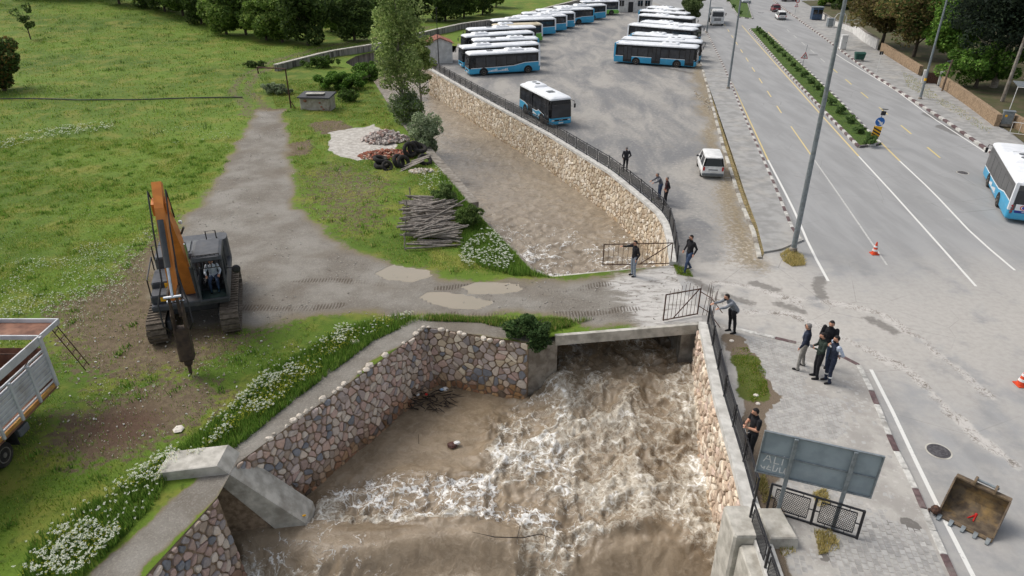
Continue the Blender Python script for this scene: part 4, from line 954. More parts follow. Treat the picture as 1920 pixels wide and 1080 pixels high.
c = thing('utility_cabinet', 'tall white utility cabinet on the right pavement', 'cabinet', G(1579,93,.14)); m = MB(); m.cbox((0,0,1.12), (.95,.6,2.05), .03); m.build('body', M_WHITE, c); m = MB(); m.cbox((0,0,2.19), (1.05,.7,.08), .03); m.build('lid', M_WHITE, c); m = MB(); m.cbox((0,0,.05), (1,.65,.1), .02); m.build('plinth', M_CONC, c); m = MB(); m.cbox((.3,-.31,1.1), (.05,.04,.2), .01); m.build('handle', M_BLACK, c)
c = thing('electric_cabinet', 'grey electric cabinet with yellow sticker against the end of the stone garden wall', 'cabinet', G(1884,236,.14), radians(-25)); m = MB(); m.cbox((0,0,.85), (.95,.6,1.2), .02); m.build('body', M_GALV, c); m = MB(); m.cbox((0,0,1.49), (1.1,.72,.08), .03); m.build('lid', M_GALV, c); m = MB(); m.cbox((0,0,.12), (1,.65,.25), .03); m.build('plinth', M_CONC_D, c); m = MB(); m.cbox((-.2,-.305,1.05), (.2,.01,.22), .002); m.build('sticker', M_YEL, c)
c = thing('waste_container', 'dark green wheeled waste container on the right pavement', 'waste container', G(1610,114,.14), radians(-8))
m = MB(); m.loft([[(x*.85,y*.85,.2) for x, y in ((-.65,-.45),(.65,-.45),(.65,.45),(-.65,.45))],[(-.68,-.48,1.05),(.68,-.48,1.05),(.68,.48,1.05),(-.68,.48,1.05)]]); m.build('body', M_GREEN, c); m = MB(); m.loft([[(-.72,-.52,1.055),(.72,-.52,1.055),(.72,.52,1.055),(-.72,.52,1.055)],[(-.68,-.3,1.22),(.68,-.3,1.22),(.68,.3,1.24),(-.68,.3,1.24)]]); m.build('lid', M_GREEN, c)
for x in (-.5,.5):
    for y in (-.3,.3): m = MB(); m.lathe((x,y,.1), (1,0,0), [(.1,-.03),(.1,.03)], 10); m.build('wheel', M_DARK, c)
M_KIOSK = pm('kiosk_blue', s2l(62,84,108), s2l(48,66,88), 3, .5); c = thing('kiosk', 'small dark blue kiosk by the roadside at the top of the picture', 'kiosk', G(1529,37,.14), radians(-5))
m = MB(); m.cbox((0,0,1.25), (2.0,1.6,2.3), .04); m.build('body', M_KIOSK, c); m = MB(); m.cbox((0,0,2.48), (2.3,1.9,.14), .04); m.build('roof', M_GALV, c)
for x in (-.5,.5): m = MB(); m.cbox((x,-.81,1.6), (.8,.04,.9), .01); m.build('window', M_GLASS, c)
c = thing('waste_container', 'grey metal container behind the far lamp on the right pavement', 'waste container', G(1556,51,.14)); m = MB(); m.cbox((0,0,.85), (1.3,.9,1.4), .04); m.build('body', M_GALV, c); m = MB(); m.cbox((0,0,1.6), (1.36,.96,.1), .03); m.build('lid', M_GALV, c)
M_POLEW = pm('wooden_pole', s2l(120,104,88), s2l(92,78,66), 6, .9, .3, 30)
c = thing('utility_pole', 'short weathered wooden pole by the ruined gateway in the garden wall', 'pole', G(1766,171,.1)); m = MB(); m.tube([(0,0,0),(.06,0,1.8),(.22,0,3.7)], [.13,.11,.09], 9); m.build('pole', M_POLEW, c); m = MB(); m.tube([(.22,0,3.55),(-.35,0,3.5)], .03, 6); m.build('bracket', M_GALV, c)
c = thing('utility_pole', 'pale concrete pole rising behind the garden wall under the dark pine', 'pole', G(1879,190,.1)); m = MB(); m.tube([(0,0,0),(.15,0,4.5),(.3,0,9)], [.22,.18,.13], 10); m.build('pole', M_CONC_D, c); m = MB(); m.tube([(-.4,0,8.6),(1.0,0,8.6)], .04, 6); m.build('crossarm', M_GALV, c)
c = thing('arch_frame', 'white tubular archway over a garden path on the right', 'archway', G(1572,55,.1)); m = MB(); m.tube([(-1.1,0,0),(-1.1,0,2.1),(-.7,0,2.75),(0,0,3.0),(.7,0,2.75),(1.1,0,2.1),(1.1,0,0)], .05, 7); m.build('arch', M_WHITE, c); m = MB(); m.tube([(1.1,0,1.6),(6.5,1.5,1.6)], .04, 6); m.tube([(1.1,0,1.0),(6.5,1.5,1.0)], .04, 6); m.build('rail', M_WHITE, c)
c = thing('metal_barrier', 'white tubular gate leaning at the right edge beside the grey cabinet', 'gate', G(1893,250,.14), radians(-33))
m = MB(); m.tube([(0,0,.05),(0,0,1.1),(2.8,0,1.1),(2.8,0,.05),(0,0,.05)], .035, 7); m.build('frame', M_WHITE, c)
for x in (.7,1.4,2.1): m = MB(); m.tube([(x,0,.05),(x,0,1.1)], .02, 6); m.build('bar', M_WHITE, c)
c = thing('shelter_frame', 'white tubular shelter frame behind the wall at the right edge', 'frame', G(1893,205,.1)); m = MB(); m.tube([(0,0,0),(.1,0,2.4),(2.6,-1.0,2.4),(2.6,-1.0,0)], .05, 7); m.build('frame', M_WHITE, c); m = MB(); m.add([(.1,0,2.42),(2.6,-1,2.42),(3.4,1.2,2.6),(.9,2.2,2.6)], [(0,1,2,3)]); m.prism([(.1,0,2.44),(2.6,-1,2.44),(3.4,1.2,2.6),(.9,2.2,2.6)], (0,0,.05)); m.build('canopy', M_GALV, c)

# ---------------------------------------------------------------- garden walls on the right
rs = random.Random(9)
def gwall(label, px, h, size=(.42,.3), pal=CREAM): return stone_wall('garden_wall', label, GG(px[::-1]), h, .0, pal, size, rs, M_MORTAR_L, 0, .45, .03, .06, limit=220)
gwall('cream rubble garden wall left of the ruined gateway, right pavement', [(1655,96),(1690,118),(1727,142)], 1.25)
gwall('long cream rubble garden wall between gateway and electric cabinet', [(1768,164),(1800,186),(1838,214),(1872,240)], 1.35)
gwall('stone garden wall at the right edge behind the electric cabinet', [(1896,234),(1925,250),(1960,275)], 1.2)
def plwall(label, px, h):
    l = GG(px); root = thing('garden_wall', label, 'wall', l[0]); m = MB(); band(m, [p-l[0] for p in l], 0, -.3, 0, h); m.build('wall', M_PLASTER, root); m = MB(); band(m, [p-l[0] for p in l], .05, -.35, h+.003, h+.1); m.build('coping', M_CONC_D, root)
plwall('white plastered garden wall with brown stains, right of the utility cabinet', [(1598,63),(1618,80),(1641,94)], 1.7)
plwall('low plastered garden wall by the far right pavement near the kiosk', [(1535,32),(1565,50),(1598,63)], 1.1)
gt = thing('gateway', 'ruined garden gateway with stone piers and rusty iron door', 'gate', G(1745,158,.1), radians(-30))
for x in (-.9,.95): m = MB(); m.cbox((x,0,.85), (.5,.5,1.7), .07); m.build('pier', M_PLASTER, gt)
m = MB(); m.cbox((0,.05,.75), (1.3,.05,1.3), .01); m.build('door', M_RUST, gt)
for k in range(6): m = MB(); m.tube([(-.55+k*.22,.0,.1),(-.55+k*.22,.0,1.6)], .018, 5); m.build('bar', M_RUST, gt)

m = MB(); gp_ = [Vector((p.x+.5, p.y+.3, 0)) for p in PAVE_R_IN]; m.add([(p.x, p.y, .06) for p in gp_]+[(p.x+60, p.y+18, .06) for p in gp_], [(i, len(gp_)+i, len(gp_)+i+1, i+1) for i in range(len(gp_)-1)]); tag(m.build('garden_ground', pm('garden_soil', s2l(74,78,46), s2l(92,82,62), .6, .95, .5, 8, kind='World', grime=(s2l(58,66,34), .7))), kind='structure')
# ---------------------------------------------------------------- buildings
def tiled_roof(root, x0, x1, y0, y1, z, rise, over=.3, hip=0):
    """gabled roof, ridge along x, built of tile courses"""
    ym = (y0+y1)/2; a = Vector; m = MB()
    m.prism([(x0-over,y0-over,z),(x0-over,ym,z+rise),(x0-over,y1+over,z)], (x1-x0+2*over,0,0)); rf = m.build('roof', M_TILE, root)
    n = 7; sl = hypot(ym-y0+over, rise)
    for s in (-1, 1):
        for k in range(n):
            t0, t1 = k/n, (k+1.25)/n; ya, yb = (y0-over, ym) if s < 0 else (y1+over, ym)
            q = MB(); q.prism([(x0-over-.03, ya+(yb-ya)*t0, z+rise*t0+.08),(x1+over+.03, ya+(yb-ya)*t0, z+rise*t0+.08),(x1+over+.03, ya+(yb-ya)*min(t1,1), z+rise*min(t1,1)+.03),(x0-over-.03, ya+(yb-ya)*min(t1,1), z+rise*min(t1,1)+.03)], (0,0,-.02)); q.build('tile_course', M_TILE, rf)
    return rf
h = thing('pump_house', 'small white plastered hut with clay tile roof by the river bend', 'hut', G(826,119), radians(12))
m = MB(); m.cbox((0,1.4,1.4), (3.6,3.0,2.8), .03); m.prism([(-1.8,-.09,2.78),(1.8,-.09,2.78),(0,-.09,3.5)], (0,2.98,0)); m.build('wall', M_PLASTER, h)
# gable faces the river: ridge runs front to back
rfm = MB(); rfm.prism([(-2.05,-.35,2.72),(0,-.35,3.55),(0,-.35,3.63),(-2.05,-.35,2.8)], (0,3.6,0)); rf = rfm.build('roof', M_TILE, h); rfm = MB(); rfm.prism([(0,-.35,3.551),(2.05,-.35,2.72),(2.05,-.35,2.8),(0,-.35,3.631)], (0,3.6,0)); rfm.build('roof', M_TILE, h)
for k in range(9):
    for s in (-1,1): q = MB(); q.tube([(s*(.1+k*.22),-.38,3.60-.405*(.1+k*.22)),(s*(.1+k*.22),3.28,3.60-.405*(.1+k*.22))], .07, 6); q.build('tile_row', M_TILE, rf)
m = MB(); m.cbox((1.81,1.2,1.0), (.05,.9,1.95), .01); m.build('door', M_GALV, h)
p = thing('thin_pole', 'thin dark metal pole in front of the white hut', 'pole', G(826,118)+Vector((-.2,-.6,0))); m = MB(); m.tube([(0,0,0),(0,0,7.5)], [.06,.04], 7); m.build('pole', M_BLACK, p); m = MB(); m.cbox((0,0,7.55), (.3,.12,.14), .03); m.build('lamp_head', M_BLACK, p)
h = thing('depot_office', 'white depot office at the far end of the bus lot', 'building', G(1186,23), radians(-4))
m = MB(); m.cbox((0,2.5,1.7), (8.5,5,3.4), .04); m.build('wall', M_PLASTER, h); m = MB(); m.cbox((0,2.5,3.5), (9.1,5.6,.2), .05); m.build('roof', M_CONC, h)
for x in (-2.6, 1.6, 3.2):
    m = MB(); m.cbox((x,-.02,1.9), (1.1,.08,1.2), .02); w = m.build('window', M_GLASS, h); m = MB(); m.box((x,-.07,1.9), (.05,.02,1.15)); m.box((x,-.07,1.25), (1.3,.12,.06)); m.build('frame', M_WHITE, w)
m = MB(); m.cbox((-.5,-.02,1.1), (1.1,.08,2.15), .02); m.build('door', M_BLACK, h)
h = thing('red_roofed_house', 'house with dark red roof and pale walls hidden behind the trees on the right', 'house', (82,99,0), radians(-12))
M_HW = pm('house_wall', s2l(150,156,154), s2l(120,130,130), 1, .9, grime=(s2l(90,110,112), .5)); m = MB(); m.cbox((0,4,2.6), (15,8,5.2), .04); m.build('wall', M_HW, h); tiled_roof(h, -7.5, 7.5, 0, 8, 5.22, 2.2, .6)
for z in (1.6,):
    for x in (-5.5,-2,2,5.5): m = MB(); m.cbox((x,-.02,z), (1.3,.1,1.3), .02); w = m.build('window', M_GLASS, h); m = MB(); m.box((x,-.085,z), (.06,.03,1.25)); m.box((x,-.085,z-.7), (1.5,.14,.07)); m.build('frame', M_WHITE, w)
for x in (-4,3): m = MB(); m.cbox((x,-.02,3.9), (1.5,.1,1.2), .02); w = m.build('window', M_GLASS, h); m = MB(); m.box((x,-.085,3.9), (.06,.03,1.15)); m.build('frame', M_WHITE, w)
# concrete wall at the head of the reach
BW = resample(BW_FAR, 3.2)
cw = thing('concrete_wall', 'streaked grey concrete wall at the bend of the river behind the poplar', 'wall', BW[0])
t = NT('streaked_concrete'); co = t.coords('World'); mp = t.n('Mapping'); t.L(co, mp.inputs['Vector']); mp.inputs['Scale'].default_value = (2.2,2.2,.12); nz = t.noise(mp.outputs[0], 1.1, 6, .7)
M_STREAK = t.out(t.mix(t.step(nz, .42, .62), s2l(150,146,138), s2l(78,74,70)), .92, t.bump(t.noise(co, 8, 4), .3, .04))
for a, b in zip(BW, BW[1:]):
    m = MB(); o = BW[0]; d = (b-a).normalized(); band(m, [a-o+d*.01, b-o-d*.01], 0, -.5, -4.9, .55); m.build('wall_panel', M_STREAK, cw)
    m = MB(); band(m, [a-o, b-o], .06, -.56, .553, .66); m.build('coping', M_CONC, cw)
# concrete edge of the left bank upstream
le = thing('bank_edging', 'low concrete edging strip along the left bank above the logs', 'kerb', G(800,287)); o = le.location; ln = [p-o for p in resample(LB_UP[4:10], 2.5)]
m = MB(); band(m, ln, .0, -.9, -.8, .05)
for a, b in zip(ln, ln[1:]): q = MB(); band(q, [a, b.lerp(a, .008)], -.06, .72, -3.8, .07+R(-.02,.02)); q.build('slab', M_CONC_D, le)
m = MB(); lw = [p for p in LB_UP[:6]]; oo = lw[0]; band(m, [p-oo for p in lw], -.1, .3, -4.2, -.12); tag(m.build('bank_wall', M_CONC_D, loc=oo), 'low earth stained bank wall under the white flowering weeds', 'wall', kind='thing')
# small stone shed and pipe frame
sh = thing('stone_shed', 'small crumbling whitewashed shed with black felt roof in the weeds', 'shed', G(592,208), radians(-6))
M_SHED = pm('crumbling_whitewash', s2l(176,170,162), s2l(150,142,132), 2.5, .95, .5, 18, grime=(s2l(112,92,78), .7)); m = MB(); m.cbox((0,.9,.65), (3.3,2.0,1.5), .08); m.build('wall', M_SHED, sh)
m = MB(); m.loft([[(-1.85,-.35,1.4),(1.85,-.35,1.4),(1.85,2.1,1.55),(-1.85,2.1,1.55)],[(-1.8,-.3,1.52),(1.8,-.3,1.52),(1.8,2.05,1.7),(-1.8,2.05,1.7)]]); m.build('roof', M_BLACK, sh); m = MB(); m.cbox((-.1,.8,1.72), (2.0,.7,.1), .02, rot=Matrix.Rotation(.12, 3, 'Z')); m.build('roof_slab', M_CONC, sh)
for x, z, w in ((.75,.5,.35),(.6,.9,.3),(-1.0,1.1,.5),(.95,.25,.3)): q = MB(); q.col = s2l(150,104,84); rock(q, (x,-.1,z), w*.5, rs, .6); q.build('exposed_brick', M_STONE, sh)
pf = thing('pipe_frame', 'bent rusty pipe standing like a gallows beside the shed', 'pipe', G(546,204)); m = MB(); m.tube([(0,0,0),(0,0,4.3),(-3.2,.6,4.35),(-3.2,.6,3.7)], .09, 8); m.build('pipe', M_RUST, pf); m = MB(); m.tube([(0,0,1.0),(.6,-.3,0)], .05, 6); m.build('strut', M_RUST, pf)
hp = GG([(-40,189),(60,188),(150,191),(240,189),(330,186),(455,184)]); m = MB(); m.tube([(p.x, p.y, .12+left_z(np.array([p.x]), np.array([p.y]))[0]) for p in resample(hp, 3)], .07, 6); tag(m.build('irrigation_pipe', M_BLACK), 'long black irrigation pipe lying across the meadow', 'pipe')
# ---------------------------------------------------------------- vehicles: shared pieces
M_BUSBLUE = pm('bus_blue', s2l(58,164,206), s2l(50,152,194), 1.2, .35, spec=.5, grime=(s2l(112,158,174), .35))
M_BUSGREEN = pm('bus_green', s2l(128,196,84), s2l(116,184,76), 1.2, .35, spec=.5, grime=(s2l(150,180,120), .3))
M_BUSBLACK = pm('bus_black', s2l(30,31,34), s2l(24,25,28), 2, .22, spec=.5, grime=(s2l(52,52,54), .4))
M_BUSWHITE = pm('bus_white', s2l(236,238,240), s2l(222,225,228), 1.5, .4, spec=.5, grime=(s2l(204,204,200), .4))
M_BUSROOFB = pm('bus_roof_beige', s2l(206,194,168), s2l(190,178,150), 1.5, .6)
M_BUSGLASS = pm('bus_glass', s2l(54,58,64), s2l(38,41,46), .9, .07, spec=.65)
M_TYRE = pm('tyre_rubber', s2l(44,42,41), s2l(34,33,32), 8, .9, .3, 30, grime=(s2l(96,88,78), .5))
M_RIM = pm('wheel_rim', s2l(132,128,122), s2l(104,100,95), 6, .6, metal=.3, grime=(s2l(92,80,68), .5))
M_LAMPR = pm('tail_lamp', s2l(176,36,34), rough=.3, spec=.6); M_LAMPW = pm('head_lamp', s2l(214,218,222), rough=.15, spec=.7)
M_GREY = pm('grey_plastic', s2l(104,108,110), s2l(90,94,96), 4, .6); M_PLATE = pm('number_plate', s2l(228,228,226), rough=.5)
FONT_MESH = {}
def text_mesh(s, size):
    key = (s, size)
    if key not in FONT_MESH:
        cu = bpy.data.curves.new('lettering', 'FONT'); cu.body = s; cu.size = size; cu.align_x = 'CENTER'; cu.align_y = 'CENTER'; cu.extrude = .002; cu.resolution_u = 1
        o = bpy.data.objects.new('lettering', cu); COL.objects.link(o); dg = bpy.context.evaluated_depsgraph_get(); FONT_MESH[key] = bpy.data.meshes.new_from_object(o.evaluated_get(dg)); bpy.data.objects.remove(o); bpy.data.curves.remove(cu)
    return FONT_MESH[key]
def text(s, size, mat, parent, loc, rot):
    me = text_mesh(s, size).copy(); me.materials.clear(); me.materials.append(mat); o = bpy.data.objects.new('lettering', me); COL.objects.link(o); o.parent = parent; o.location = loc; o.rotation_euler = rot; return o
def wheel(root, x, y, r, w, side, rimmat=None):
    m = MB(); m.lathe((0,0,0), (0,1,0), [(r*.62,-w/2),(r*.9,-w/2),(r,-w/2+.05),(r,w/2-.05),(r*.9,w/2),(r*.62,w/2)], 20); t = m.build('wheel', M_TYRE, root, loc=(x, y, r)); 
    m = MB(); s = side; m.lathe((0,0,0), (0,s,0), [(r*.63,0),(r*.63,w/2+.008),(r*.55,w/2+.0),(r*.42,w/2-.06),(r*.22,w/2-.05),(r*.2,w/2+.02),(r*.1,w/2+.03)], 16); m.build('rim', rimmat or M_RIM, t); return t
def plan(L, W, r, z, fx=0, rx=0, iy=0, k=4):
    """rounded rectangle outline at level z; fx/rx pull the front/rear in, iy the sides"""
    out = []; x1, x0, y1 = L/2-fx, -L/2+rx, W/2-iy
    for cx, cy, a0 in ((x1-r, -y1+r, -90), (x1-r, y1-r, 0), (x0+r, y1-r, 90), (x0+r, -y1+r, 180)):
        for i in range(k+1): a = radians(a0+90*i/k); out.append(Vector((cx+r*cos(a), cy+r*sin(a), z)))
    return out
def bus(label, loc, rz, L=12.0, W=2.5, low='blue', rear='white', roof='white', ac=None, wave='rise', doors=True, group='parked city buses', H=3.0, detail=True, rearlogo=False, grey_band=False, ptext=''):
    root = thing('city_bus', label, 'bus', loc, rz, group); LOW = M_BUSBLUE if low == 'blue' else M_BUSGREEN; RF = M_BUSWHITE if roof != 'beige' else M_BUSROOFB
    BK = M_BUSBLACK if not grey_band else pm('bus_grey_band', s2l(92,92,92), s2l(80,80,80), 2, .35, grime=(s2l(110,108,104), .4))
    zt = H-.28
    m = MB(); m.loft([plan(L,W,.18,.36), plan(L,W,.18,1.2), plan(L,W,.2,zt-.4,.06,.03,.02), plan(L,W,.22,zt,.12,.05,.05)]); smooth_by_angle(m.build('upper_body', BK, root), 35)
    m = MB(); m.loft([plan(L+.03,W+.02,.2,.30,.05,.05,.03), plan(L+.03,W+.02,.2,.40), plan(L+.03,W+.02,.2,.95)]); smooth_by_angle(m.build('lower_body', LOW, root), 35)
    m = MB(); m.loft([plan(L,W,.2,zt-.02,.05,.02,.02), plan(L,W,.24,zt+.12,.08,.04,.04), plan(L,W,.35,H-.06,.2,.12,.16), plan(L,W,.4,H,.4,.3,.4)]); smooth_by_angle(m.build('roof', RF, root), 35)
    # side panels with a stepped or rising shoulder line
    X0, X1 = -L/2+.22, L/2-.25
    if wave == 'rise': pr = [(X0,1.5),(X0+L*.2,1.45),(X0+L*.36,1.12),(X0+L*.55,1.05),(X1,1.0)]
    elif wave == 'zig': pr = [(X0,1.3),(X0+L*.18,1.25),(X0+L*.3,1.0),(X0+L*.55,1.0),(X0+L*.62,1.2),(X0+L*.78,.98),(X1,.97)]
    else: pr = [(X0,1.15),(X1,1.12)]
    for s in (-1, 1):
        y = s*(W/2+.008); m = MB(); poly = [(X0,.94)]+[(X1,.94)]+pr[::-1]; poly = poly if s < 0 else poly[::-1]
        m.prism([(x,y,z) for x, z in poly], (0,s*.008,0)); m.build('side_panel', LOW, root)
        m = MB(); yy = s*(W/2+.018)
        for (xa, za), (xb, zb) in zip(pr, pr[1:]): m.add([(xa,yy,za-.02),(xb,yy,zb-.02),(xb,yy,zb+.06),(xa,yy,za+.06)], [(0,1,2,3) if s < 0 else (3,2,1,0)])
        m.build('stripe', M_BUSWHITE, root)
        n = max(4, round(L/1.65)); wl = (L-1.4)/n
        for i in range(n):
            xa = -L/2+.5+i*wl+.06; xb = xa+wl-.12; z0 = max(np.interp(xa, [p[0] for p in pr], [p[1] for p in pr]), np.interp(xb, [p[0] for p in pr], [p[1] for p in pr]))+.16
            m = MB(); m.prism([(xa,s*(W/2-.004),z0),(xb,s*(W/2-.004),z0),(xb,s*(W/2-.022),zt-.35),(xa,s*(W/2-.022),zt-.35)][::-s], (0,s*.012,0)); m.build('side_window', M_BUSGLASS if not grey_band else BK, root)
        if detail and low == 'blue' and wave != 'straight':
            m = MB(); xs = -L*.05
            for k in range(16):
                w = .12+.1*((k*7) % 5)/4; hh = .08+.22*((k*13) % 7)/6; m.prism([(xs,s*(W/2+.019),.5),(xs+w,s*(W/2+.019),.5),(xs+w,s*(W/2+.019),.5+hh),(xs+w/2,s*(W/2+.019),.5+hh*1.35),(xs,s*(W/2+.019),.5+hh)][::-s], (0,s*.003,0)); xs += w+.03
            m.build('skyline_print', M_BUSWHITE, root)
        for x in (L/2-2.65 if L > 10 else L/2-2.0, -L/2+3.3 if L > 10 else -L/2+1.75):
            m = MB(); pts = [(x+.62*cos(pi*i/10), .42+.66*sin(pi*i/10)) for i in range(11)]; pts = [(x+.62,.33)]+pts+[(x-.62,.33)]; m.prism([(a,s*(W/2+.017),b) for a, b in pts][::(1 if s < 0 else -1)], (0,s*.006,0)); m.build('wheel_arch', M_DARK, root); wheel(root, x, s*(W/2-.12), .48, .30, s)
    if doors:
        for x in ((L/2-.95), (L*.02), (-L/2+2.0)) if L > 10 else ((L/2-.85), (-L*.12)):
            m = MB(); m.cbox((x,-W/2-.022,1.5), (1.25,.03,2.25), .01); d = m.build('door', M_BUSBLACK, root)
            for dx in (-.31,.31): m = MB(); m.cbox((x+dx,-W/2-.042,1.62), (.5,.012,1.75), .004); m.build('pane', M_BUSGLASS, d)
    # front
    m = MB(); m.prism([(L/2+.012,-W/2+.16,1.02),(L/2+.012,W/2-.16,1.02),(L/2-.05,W/2-.2,zt-.42),(L/2-.05,-W/2+.2,zt-.42)], (.02,0,0)); m.build('windscreen', M_BUSGLASS, root)
    m = MB(); m.cbox((L/2-.075,0,zt-.2), (.06,W-.5,.26), .01); m.build('destination_display', M_BLACK, root)
    m = MB(); m.cbox((L/2+.02,0,.72), (.03,W-.5,.16), .01); m.build('front_band', M_BUSBLACK, root)
    m = MB(); m.cbox((L/2+.03,0,.45), (.02,.52,.12), .004); pl = m.build('number_plate', M_PLATE, root)
    for s in (-1, 1):
        m = MB(); m.cbox((L/2+.018,s*(W/2-.32),.72), (.05,.3,.13), .03); m.build('head_lamp', M_LAMPW, root)
        m = MB(); m.tube([(L/2-.1,s*(W/2-.1),zt-.1),(L/2+.25,s*(W/2+.12),zt-.15),(L/2+.27,s*(W/2+.16),zt-.35)], .025, 6); m.cbox((L/2+.27,s*(W/2+.17),zt-.6), (.1,.2,.42), .03); m.build('mirror', M_BLACK, root)
        m = MB(); m.cbox((-L/2-.01,s*(W/2-.22),.95), (.04,.16,.42), .03); m.build('tail_lamp', M_LAMPR, root)
    if ptext: text(ptext, .16, M_BUSWHITE, root, (L/2+.043,0,.72), (pi/2,0,pi/2))
    # rear
    m = MB(); m.cbox((-L/2-.004,0,1.85), (.03,W-.5,.95), .01); m.build('rear_window', M_BUSGLASS, root)
    m = MB(); m.cbox((-L/2-.012,0,.85), (.03,W-.75,.5), .01); m.build('engine_hatch', LOW if rear != 'white' or rearlogo else M_BUSWHITE, root)
    if rear:
        RM = M_BUSWHITE if rear == 'white' else LOW; w = .26
        for s in (-1, 1): m = MB(); m.prism([(-L/2-.02,s*(W/2-.2),.95),(-L/2-.02,s*(W/2+.014),.95),(-L/2+.02,s*(W/2-.03),zt+.12),(-L/2+.02,s*(W/2-.24),zt+.12)][::-s], (w,0,0)); m.build('rear_pillar', RM, root)
        m = MB(); m.loft([[(-L/2+.02,-W/2+.04,zt+.02),(-L/2+.02,W/2-.04,zt+.02),(-L/2+.05,W/2-.06,zt+.15),(-L/2+.05,-W/2+.06,zt+.15)],[(-L/2+.5,-W/2+.04,zt+.1),(-L/2+.5,W/2-.04,zt+.1),(-L/2+.55,W/2-.2,H+.012),(-L/2+.55,-W/2+.2,H+.012)]]); m.build('rear_hood', RM, root)
    if rearlogo:
        m = MB(); m.cbox((-L/2-.03,.1,1.18), (.02,1.5,.42), .005); pn = m.build('advert_panel', M_BUSWHITE, root)
        m = MB(); m.cbox((-L/2-.03,.1,.87), (.02,1.5,.17), .005); bl = m.build('blue_strip', pm('strip_blue', s2l(44,58,140), rough=.5), root)
        text('BELEDIYESI', .13, M_BUSWHITE, bl, (-L/2-.043,.1,.87), (pi/2,0,-pi/2))
        for rr, xx, mt in ((.17,.42,M_RED),(.115,.42,M_BUSWHITE),(.10,.38,pm('emblem_blue', s2l(52,70,170), rough=.5))):
            m = MB(); m.lathe((-L/2-.044-(.17-rr)*.03,xx,1.18), (-1,0,0), [(rr,0),(rr,.003)], 20); m.build('emblem', mt, pn)
        for k in range(4):
            for s in (-1,1): m = MB(); m.lathe((-L/2-.03,s*(W/2-.2),.75+k*.17), (-1,0,0), [(.07,0),(.06,.02)], 12); m.build('round_lamp', M_LAMPR if k == 3 else M_GREY, root)
    # roof equipment
    ax = ac if ac is not None else -L*.12
    m = MB(); m.loft([plan(2.6,1.7,.25,H-.03), plan(2.6,1.7,.25,H+.15,.1,.1,.08), plan(2.6,1.7,.25,H+.22,.25,.25,.2)]); a = m.build('air_conditioner', RF if roof != 'beige' else M_BUSWHITE, root, loc=(ax,0,0)); smooth_by_angle(a, 40)
    for s in (-1,1): m = MB(); m.lathe((s*.45,0,H+.22), (0,0,1), [(.26,0),(.26,.03),(.2,.04)], 14); m.build('fan', M_GREY, a)
    for x in (L*.18, -L*.36): m = MB(); m.cbox((x,0,H+.02), (.8,.75,.07), .03); m.build('roof_hatch', M_GREY if x > 0 else RF, root)
    return root
def bus_by_roof(label, pf, pr, L, W=2.45, z=2.74, **k):
    a, b = G(*pf, z), G(*pr, z); d = (a-b).to_2d().normalized(); mid = (a+b).to_2d()/2
    nrm = Vector((-d.y, d.x)); nrm = nrm if nrm.y > 0 else -nrm; c = mid+nrm*(W/2-.03)
    if 'anchor' in k:
        an = k.pop('anchor'); base = a.to_2d() if an == 'f' else b.to_2d(); c = base+(-d if an == 'f' else d)*(L/2-.1)+nrm*(W/2-.03)
    return bus(label, (c.x, c.y, 0), atan2(d.y, d.x), L, W, **k)
BL = [((878,104),(1012,97),10.0,dict(rear='white', ac=-1.6), 'nearest blue and black bus in the left row, skyline print on its side'),
      ((866,92),(1012,83.5),11.6,dict(rear='white', ac=2.6, wave='straight'), 'second bus in the left row, large roof unit towards its front'),
      ((893,78),(1010,74),10.0,dict(rear='blue', ac=-1.6), 'third bus in the left row, blue corner on its rear roof'),
      ((869,70.5),(1001,62),11.6,dict(rear='white', ac=3.0, wave='straight'), 'fourth bus in the left row, long black sides and white rear edge'),
      ((898,57),(1005,52),11.6,dict(rear=None, ac=0), 'fifth bus in the left row with a plain black rear end'),
      ((930,50),(1017,47),8.5,dict(low='green', rear='white', roof='beige', ac=2), 'short green bus with beige patched roof in the left row'),
      ((926,40.5),(1042,36),11.8,dict(rear='white', ac=2, ), 'long black bus with white rear edge just beyond the short green bus'),
      ((966,34),(1063,30),10.2,dict(rear='white', ac=-1), 'eighth bus in the left row with rounded white rear corner'),
      ((984,27),(1078,25),10.2,dict(rear='white', ac=-1), 'ninth bus in the left row, rear window framed white'),
      ((1012,21),(1114,17.5),11.8,dict(rear='blue', ac=0), 'bus with blue rear frame near the far end of the left row'),
      ((1037,16),(1137,10),11.8,dict(rear='white', ac=0), 'farthest blue bus of the left row with white rear edge'),
      ((1097,4.5),(1161,3),8.5,dict(low='green', rear='white', wave='straight'), 'green and white bus by the depot office at the far end')]
for k, (pf, pr, L, kw, lab) in enumerate(BL): bus_by_roof(lab, pf, pr, L, doors=False, anchor='r', group='buses parked on the left of the lot', **kw)
BR = [((1304.6,91),(1153.5,82),11.8,dict(rear='blue', ac=1.9, wave='straight'), 'nearest bus in the right row, three black doors along its blue side'),
      ((1310,81),(1166,74),11.8,dict(rear='white', ac=2, wave='straight'), 'second bus in the right row, only its white roof showing'),
      ((1304,74),(1183,65),10,dict(rear='blue', ac=-1), 'third bus in the right row with a blue rear roof corner'),
      ((1300,57.5),(1178,47),11.8,dict(rear='white', ac=2, wave='straight'), 'fourth bus in the right row, long black side and white roof'),
      ((1298,50),(1201,41.7),10.5,dict(rear='white', ac=-1), 'fifth bus in the right row with long roof units'),
      ((1288,35.4),(1197,29),10.5,dict(rear='white', ac=-1), 'sixth bus in the right row with white wrapped rear'),
      ((1271,26),(1198,20.5),10,dict(rear='blue', ac=-1), 'blue ended bus half hidden by the roadside tree in the right row'),
      ((1262,19),(1213,14),8,dict(rear='white', ac=0), 'farthest bus in the right row beside the tree')]
